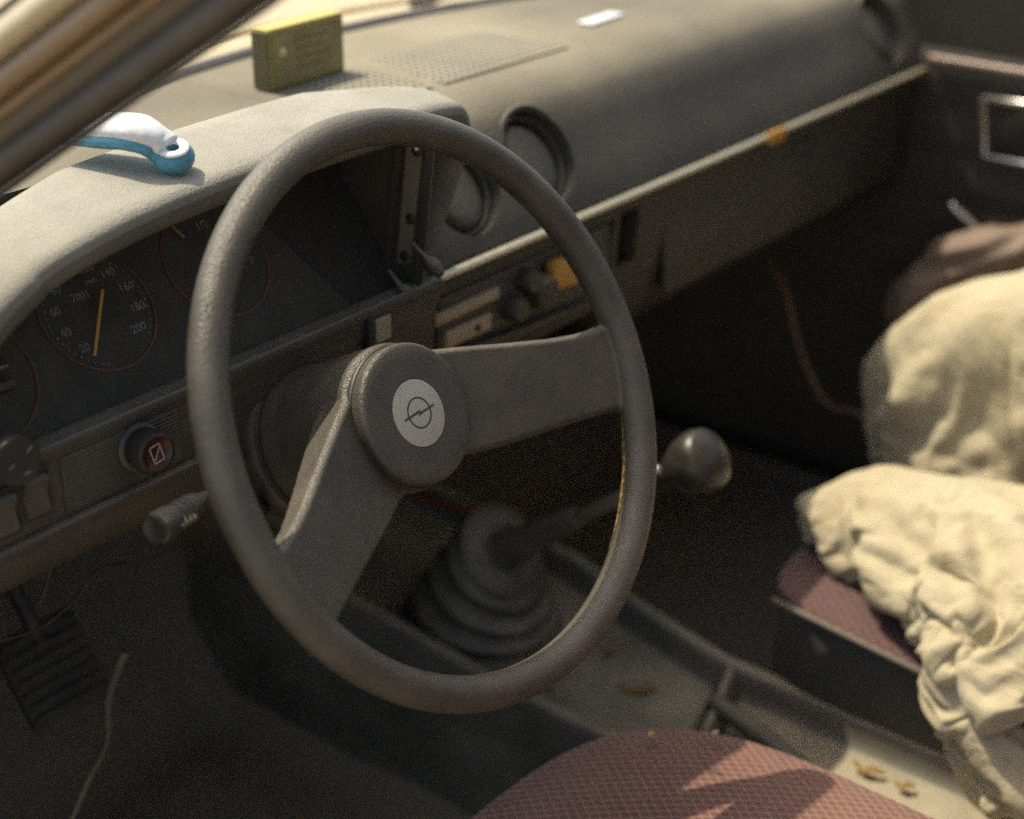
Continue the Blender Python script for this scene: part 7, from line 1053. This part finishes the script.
27,81,49,13,79,44,21,69,58,30,64,62,20,56,66,15,45,70,3,33,76,11,18,94,30,10,98,48,5,104,68,6,104,86,10,102,103,12,100,116,24,92,117,36,86,125,42,77,127,52,73,128,61,68,126,74,65,115,73,62,110,73,57,123,73,54,134,85,48,134,99,40,127,111,29,115,119,17,101,109,19,82,103,17,63,103,7,51,97,18,44,93,27,32,97,27,34,87,39,33,85,49,
30,76,46,22,70,40,15,64,57,26,59,54,25,49,60,11,43,59,9,26,68,12,10,86,33,10,87,49,3,89,69,2,93,86,7,92,102,7,91,113,21,82,111,33,78,118,39,69,119,49,64,117,56,65,123,55,60,126,69,53,114,67,52,116,72,44,130,77,38,136,92,31,130,105,21,119,115,9,103,104,11,85,98,8,64,94,4,48,90,12,42,85,22,30,85,25,22,85,37,31,79,41,
28,69,39,30,64,40,16,67,46,16,58,51,25,49,51,23,38,54,16,23,61,13,4,78,36,7,78,53,12,81,70,8,84,85,0,84,94,12,85,109,17,72,105,29,70,108,42,71,112,43,60,118,52,57,110,52,53,123,55,52,121,66,45,115,67,36,122,74,29,134,84,24,134,98,13,123,110,0,103,103,1,89,90,3,68,84,5,50,80,7,38,78,16,36,78,30,21,82,28,21,77,41])
def cloth_obj(name, data, label):
    n_, m_, lo_, nums = data
    P = (np.array(nums, float)*.0005+np.tile(lo_, n_*m_)).reshape(n_, m_, 3)
    bm = bmesh.new(); V = grid_faces(bm, [[tuple(p) for p in r_] for r_ in P], closed_u=True)
    bm.faces.new(V[0][::-1]); bm.faces.new(V[-1]); bmesh.ops.recalc_face_normals(bm, faces=bm.faces)
    o = obj(name, bm, M['cloth']); q = o.modifiers.new('sub', 'SUBSURF'); q.levels = 1; q.render_levels = 2
    return tag(o, label, 'cloth', 'crumpled cream cloths')
cloth_obj('crumpled_cloth', CLOTH_LOW, 'thick crumpled roll of cream cloth lying across the front of the passenger seat cushion')
cloth_obj('crumpled_cloth', CLOTH_UP, 'bunched cream cloth heap resting above the crumpled roll, in front of the brown bag')
cloth_obj('crumpled_cloth', CLOTH_TAIL, 'twisted cream cloth end hanging over the seat edge towards the console')
bro = [([A(908, 345, .86), A(915, 310, .88), A(950, 275, .90), A(1000, 262, .92), A(1050, 268, .94)], [.024, .030, .034, .036, .04]), ([A(950, 330, .90), A(1050, 330, .92)], [.05, .06])]
f4 = folds((.3, -.6, .5), 26, .014, 20.)
cl = lumps(bro, .004, 8, lambda p: f4(p))
tag(obj('brown_bag', cl, M['brown']), 'pinkish brown padded bag behind the cream cloth below the window winder', 'bag')

# ------------------------------------------------------------------ small things on the dash
# yellow box
bx = thing('yellow_box', atZ(300, 82, .109), 'small dusty yellow box standing on edge at the windscreen foot', 'box')
c0 = atZ(271, 92, .109); c1 = atZ(345, 70, .109); c1 = c0+(c1-c0)*1.0
dx = (c1-c0); dx.z = 0; wd = dx.length; dx.normalize(); dyv = Vector((-dx.y, dx.x, 0))
if dyv.y < 0: dyv = -dyv
topz = .046; Mb = Matrix(((dx.x, dyv.x, 0), (dx.y, dyv.y, 0), (0, 0, 1)))
bm = bmesh.new(); add_box(bm, c0+dx*wd/2+dyv*.0085+Vector((0, 0, topz/2)), (wd, .017, topz), .0015, Mb); obj('carton', bm, M['yellow_edge'], bx, smooth=False)
bm = bmesh.new(); add_box(bm, c0+dx*wd/2-dyv*.0004+Vector((0, 0, topz/2)), (wd*.90, .0012, topz*.84), .0003, Mb); obj('box_face', bm, M['yellow'], bx, smooth=False)
bm = bmesh.new(); add_box(bm, c0+dx*wd/2+dyv*.0085+Vector((0, 0, topz+.0006)), (wd*.99, .0165, .0022), .0006, Mb); obj('box_lid', bm, mat('sunlit_lid', (.50, .40, .10), .5, (.36, .30, .14), .3, 60), bx, smooth=False)  # sunlight on the top edge painted in as a lighter gold
bm = bmesh.new(); add_box(bm, c0-dx*.0006+dyv*.0085+Vector((0, 0, topz/2)), (.0014, .0165, topz*.98), .0004, Mb); obj('box_end', bm, mat('shaded_box_end', (.10, .085, .035), .7), bx, smooth=False)  # end turned from the sun: its shade painted in as a darker yellow
for hh in (.30, .46, .62, .78):
    bm = bmesh.new(); ln_ = .42+.1*sin(hh*20); add_box(bm, c0+dx*wd*(.33+ln_/2)-dyv*.0012+Vector((0, 0, topz*hh)), (wd*ln_, .0006, .0016), .0001, Mb); obj('printed_bar', bm, mat('faded_print', (.17, .13, .045), .7), bx, smooth=False)
bm = bmesh.new(); q = c0+dx*wd*.16-dyv*.0013+Vector((0, 0, topz*.62)); add_lathe(bm, [(0, .0004), (.0042, .0004), (.0042, 0)], q, -dyv, 20); obj('pale_spot', bm, mat('pale_spot', (.55, .50, .28), .6), bx)
# white and teal handle on the hood
hd = thing('plastic_handle', atZ(180, 172, .1445), 'white and teal curved plastic handle with a hanging hole lying on the instrument hood', 'handle')
zt = .1385
foot = atZ(174, 157, zt+.006); b1 = atZ(160, 146, zt+.012); b2_ = atZ(138, 134, zt+.019); b3 = atZ(104, 131, zt+.017); b4 = atZ(55, 128, zt+.013)
pts = catmull([tuple(p) for p in (foot, b1, b2_, b3, b4)], 8); n_ = len(pts)
def body_tube(rs, hs, off, m, name, i0=0, i1=None):
    bm = bmesh.new(); rows = []; i1 = i1 or n_
    for i in range(i0, i1):
        p = pts[i]; t = (pts[min(i+1, n_-1)]-pts[max(i-1, 0)]).normalized(); sd = t.cross(Vector((0, 0, 1))).normalized(); u_ = sd.cross(t)
        f_ = i/(n_-1); k = f_*(len(rs)-1); a_ = min(int(k), len(rs)-2); wr = rs[a_]+(rs[a_+1]-rs[a_])*(k-a_); hr = hs[a_]+(hs[a_+1]-hs[a_])*(k-a_)
        rows.append([p+sd*wr*cos(2*pi*q_/24)+u_*(hr*sin(2*pi*q_/24)+off) for q_ in range(24)])
    V = grid_faces(bm, rows, closed_u=True); bm.faces.new(V[0][::-1]); bm.faces.new(V[-1]); bmesh.ops.recalc_face_normals(bm, faces=bm.faces); return obj(name, bm, m, hd)
body_tube([.0095, .0125, .0150, .0150, .012], [.006, .0075, .0085, .008, .006], .0030, M['toywhite'], 'white_shell', 5)
body_tube([.0100, .0128, .0155, .0155, .0125], [.0055, .0065, .0070, .0070, .006], -.0030, M['teal'], 'teal_grip', 3)
hn = (Vector((-.25, -.25, 1))).normalized()
bm = bmesh.new(); rows = []
Mh = frame_of(hn, (0, 1, 0))
for k in range(40):
    a = 2*pi*k/40; rows.append([foot+Mh@Vector(((.0075+.0052*cos(b_))*cos(a), (.0075+.0052*cos(b_))*sin(a), .0066*sin(b_))) for b_ in [2*pi*q_/16 for q_ in range(16)]])
grid_faces(bm, rows, closed_u=True, closed_v=True); obj('hanging_loop', bm, M['teal'], hd)
bm = bmesh.new(); rows = []
for k in range(40):
    a = 2*pi*k/40; rows.append([foot+Mh@Vector(((.0070+.0032*cos(b_))*cos(a), (.0070+.0032*cos(b_))*sin(a), .0068+.0014*sin(b_))) for b_ in [2*pi*q_/12 for q_ in range(12)]])
grid_faces(bm, rows, closed_u=True, closed_v=True); obj('loop_rim', bm, M['toywhite'], hd)

# ------------------------------------------------------------------ footwell: pedals, cables, debris
def cable(name, pts, r, m, label, cat, group=None, seg=8):
    bm = bmesh.new(); add_tube(bm, pts, r, seg=seg, n=8); return tag(obj(name, bm, m), label, cat, group)
pd_ = thing('clutch_pedal', atY(45, 660, .36), 'ribbed rubber clutch pedal in the dark driver footwell', 'pedal')
pc_ = atY(52, 668, .36); Mp = Matrix.Rotation(rad(-35), 3, 'X')@Matrix.Rotation(rad(-8), 3, 'Z')
bm = bmesh.new(); add_box(bm, pc_, (.072, .010, .078), .003, Mp)
for k in range(7): add_box(bm, pc_+Mp@Vector((0, -.0065, -.031+.0103*k)), (.066, .005, .0042), .0012, Mp)
obj('pedal_rubber', bm, mat('pedal_rubber', (.020, .017, .014), .8, DUST, .12, 40), pd_, angle=40)
bm = bmesh.new(); add_tube(bm, [pc_+Vector((.0, .01, .02)), pc_+Vector((.0, .07, .12)), pc_+Vector((0, .08, .26))], .007, seg=8); obj('pedal_arm', bm, M['black'], pd_)
cable('loose_cable', [atY(70, 822, .24), atY(88, 780, .25), atY(106, 742, .27), atY(108, 700, .29), atY(118, 668, .30), atY(125, 652, .30)], [.0026, .0028, .0028, .003, .0036, .0044], M['wire'], 'pale frayed cable end rising from the driver footwell floor', 'cable')
cable('thin_wire', [atY(124, 652, .302), atY(130, 610, .31), atY(137, 575, .32), atY(140, 540, .33)], .0014, M['gasket'], 'thin dark wire hanging down to the pale cable end', 'wire')
cable('hanging_wire', [atY(52, 560, .25), atY(45, 590, .25), atY(38, 605, .25)], .0012, M['gasket'], 'short thin wire hanging under the switch panel at far left', 'wire')
cable('sagging_wire', [atY(-5, 642, .25), atY(40, 628, .26), atY(75, 600, .26), atY(100, 570, .26), atY(150, 560, .27), atY(175, 545, .27)], .0013, M['gasket'], 'sagging dark wire looping under the dash above the clutch pedal', 'wire')
cable('red_wire', [atZ(405, 492, -.405), atZ(440, 503, -.402), atZ(475, 511, -.400), atZ(500, 520, -.402)], .0034, M['wire_red'], 'reddish wire running along the console to the gear gaiter', 'wire')
cable('cord', [atX(765, 258, .86), atX(785, 290, .84), atX(797, 340, .82), atX(812, 380, .80), atX(830, 406, .78), atX(858, 414, .76), atX(890, 434, .74)], [.0026, .003, .0032, .0032, .0034, .0034, .003], mat('brown_cord', (.17, .095, .055), .7), 'brown cord hanging in the passenger footwell down to the cream cloth', 'cord')
def flake(px, py, z, L_, w_, name, label, cat, m, cur=.3, ang=0, g=None):
    c = atZ(px, py, z); bm = bmesh.new(); rows = []
    for i in range(9):
        t = i/8-.5; a = ang+cur*t*2; x = L_*t
        p = c+Vector((x*cos(ang)-cur*L_*t*t*2*sin(ang), x*sin(ang)+cur*L_*t*t*2*cos(ang), .0012+.002*sin(t*9)))
        nrm = Vector((-sin(a), cos(a), .25)); ww = w_*(1-(2*t)**2*.8)*(1+.3*sin(i*2.1))
        rows.append([p-nrm*ww/2, p+Vector((0, 0, .001)), p+nrm*ww/2])
    grid_faces(bm, rows); bmesh.ops.solidify(bm, geom=bm.faces, thickness=.0006)
    return tag(obj(name, bm, m), label, cat, g)
ZT = ZC-.030
G = 'dry leaf bits on the console'
flake(638, 692, ZT, .034, .009, 'dry_leaf', 'curled dry leaf on the console tray left of the divider, largest of the bits', 'leaf', M['leaf'], .55, rad(-60), G)
flake(611, 652, ZT, .014, .010, 'dry_leaf', 'small round leaf crumb on the console tray beside the steering wheel rim', 'leaf', M['leaf'], .2, rad(20), G)
flake(550, 687, ZT, .012, .007, 'dry_leaf', 'leaf crumb beside the console rail just under the steering wheel rim', 'leaf', M['leaf'], .2, rad(70), G)
flake(868, 771, ZT+.004, .030, .008, 'dry_leaf', 'long dry leaf on the rear console tray right of the driver seat', 'leaf', M['leaf'], .3, rad(-80), G)
flake(905, 787, ZT+.004, .018, .008, 'dry_leaf', 'rear most leaf scrap on the console tray at the lower right', 'leaf', M['leaf'], .3, rad(-60), G)
G2 = 'crumbs on the driver seat'
for px, py, s_, lb in ((715, 733, .0065, 'pale crumb near the front edge of the driver seat'), (651, 734, .006, 'rusty brown crumb on the shaded part of the driver seat front')):
    p = at(px, py, (0, -.05, -.3045), (0, 0, 1)); bm = bmesh.new(); bmesh.ops.create_icosphere(bm, subdivisions=2, radius=s_/2)
    for v in bm.verts: v.co = Vector((v.co.x*1.3, v.co.y*.8, v.co.z*.5))*(1+.2*random.random())
    bmesh.ops.translate(bm, verts=bm.verts, vec=p); tag(obj('crumb', bm, M['leaf'] if px < 700 else M['cream']), lb, 'crumb', G2)
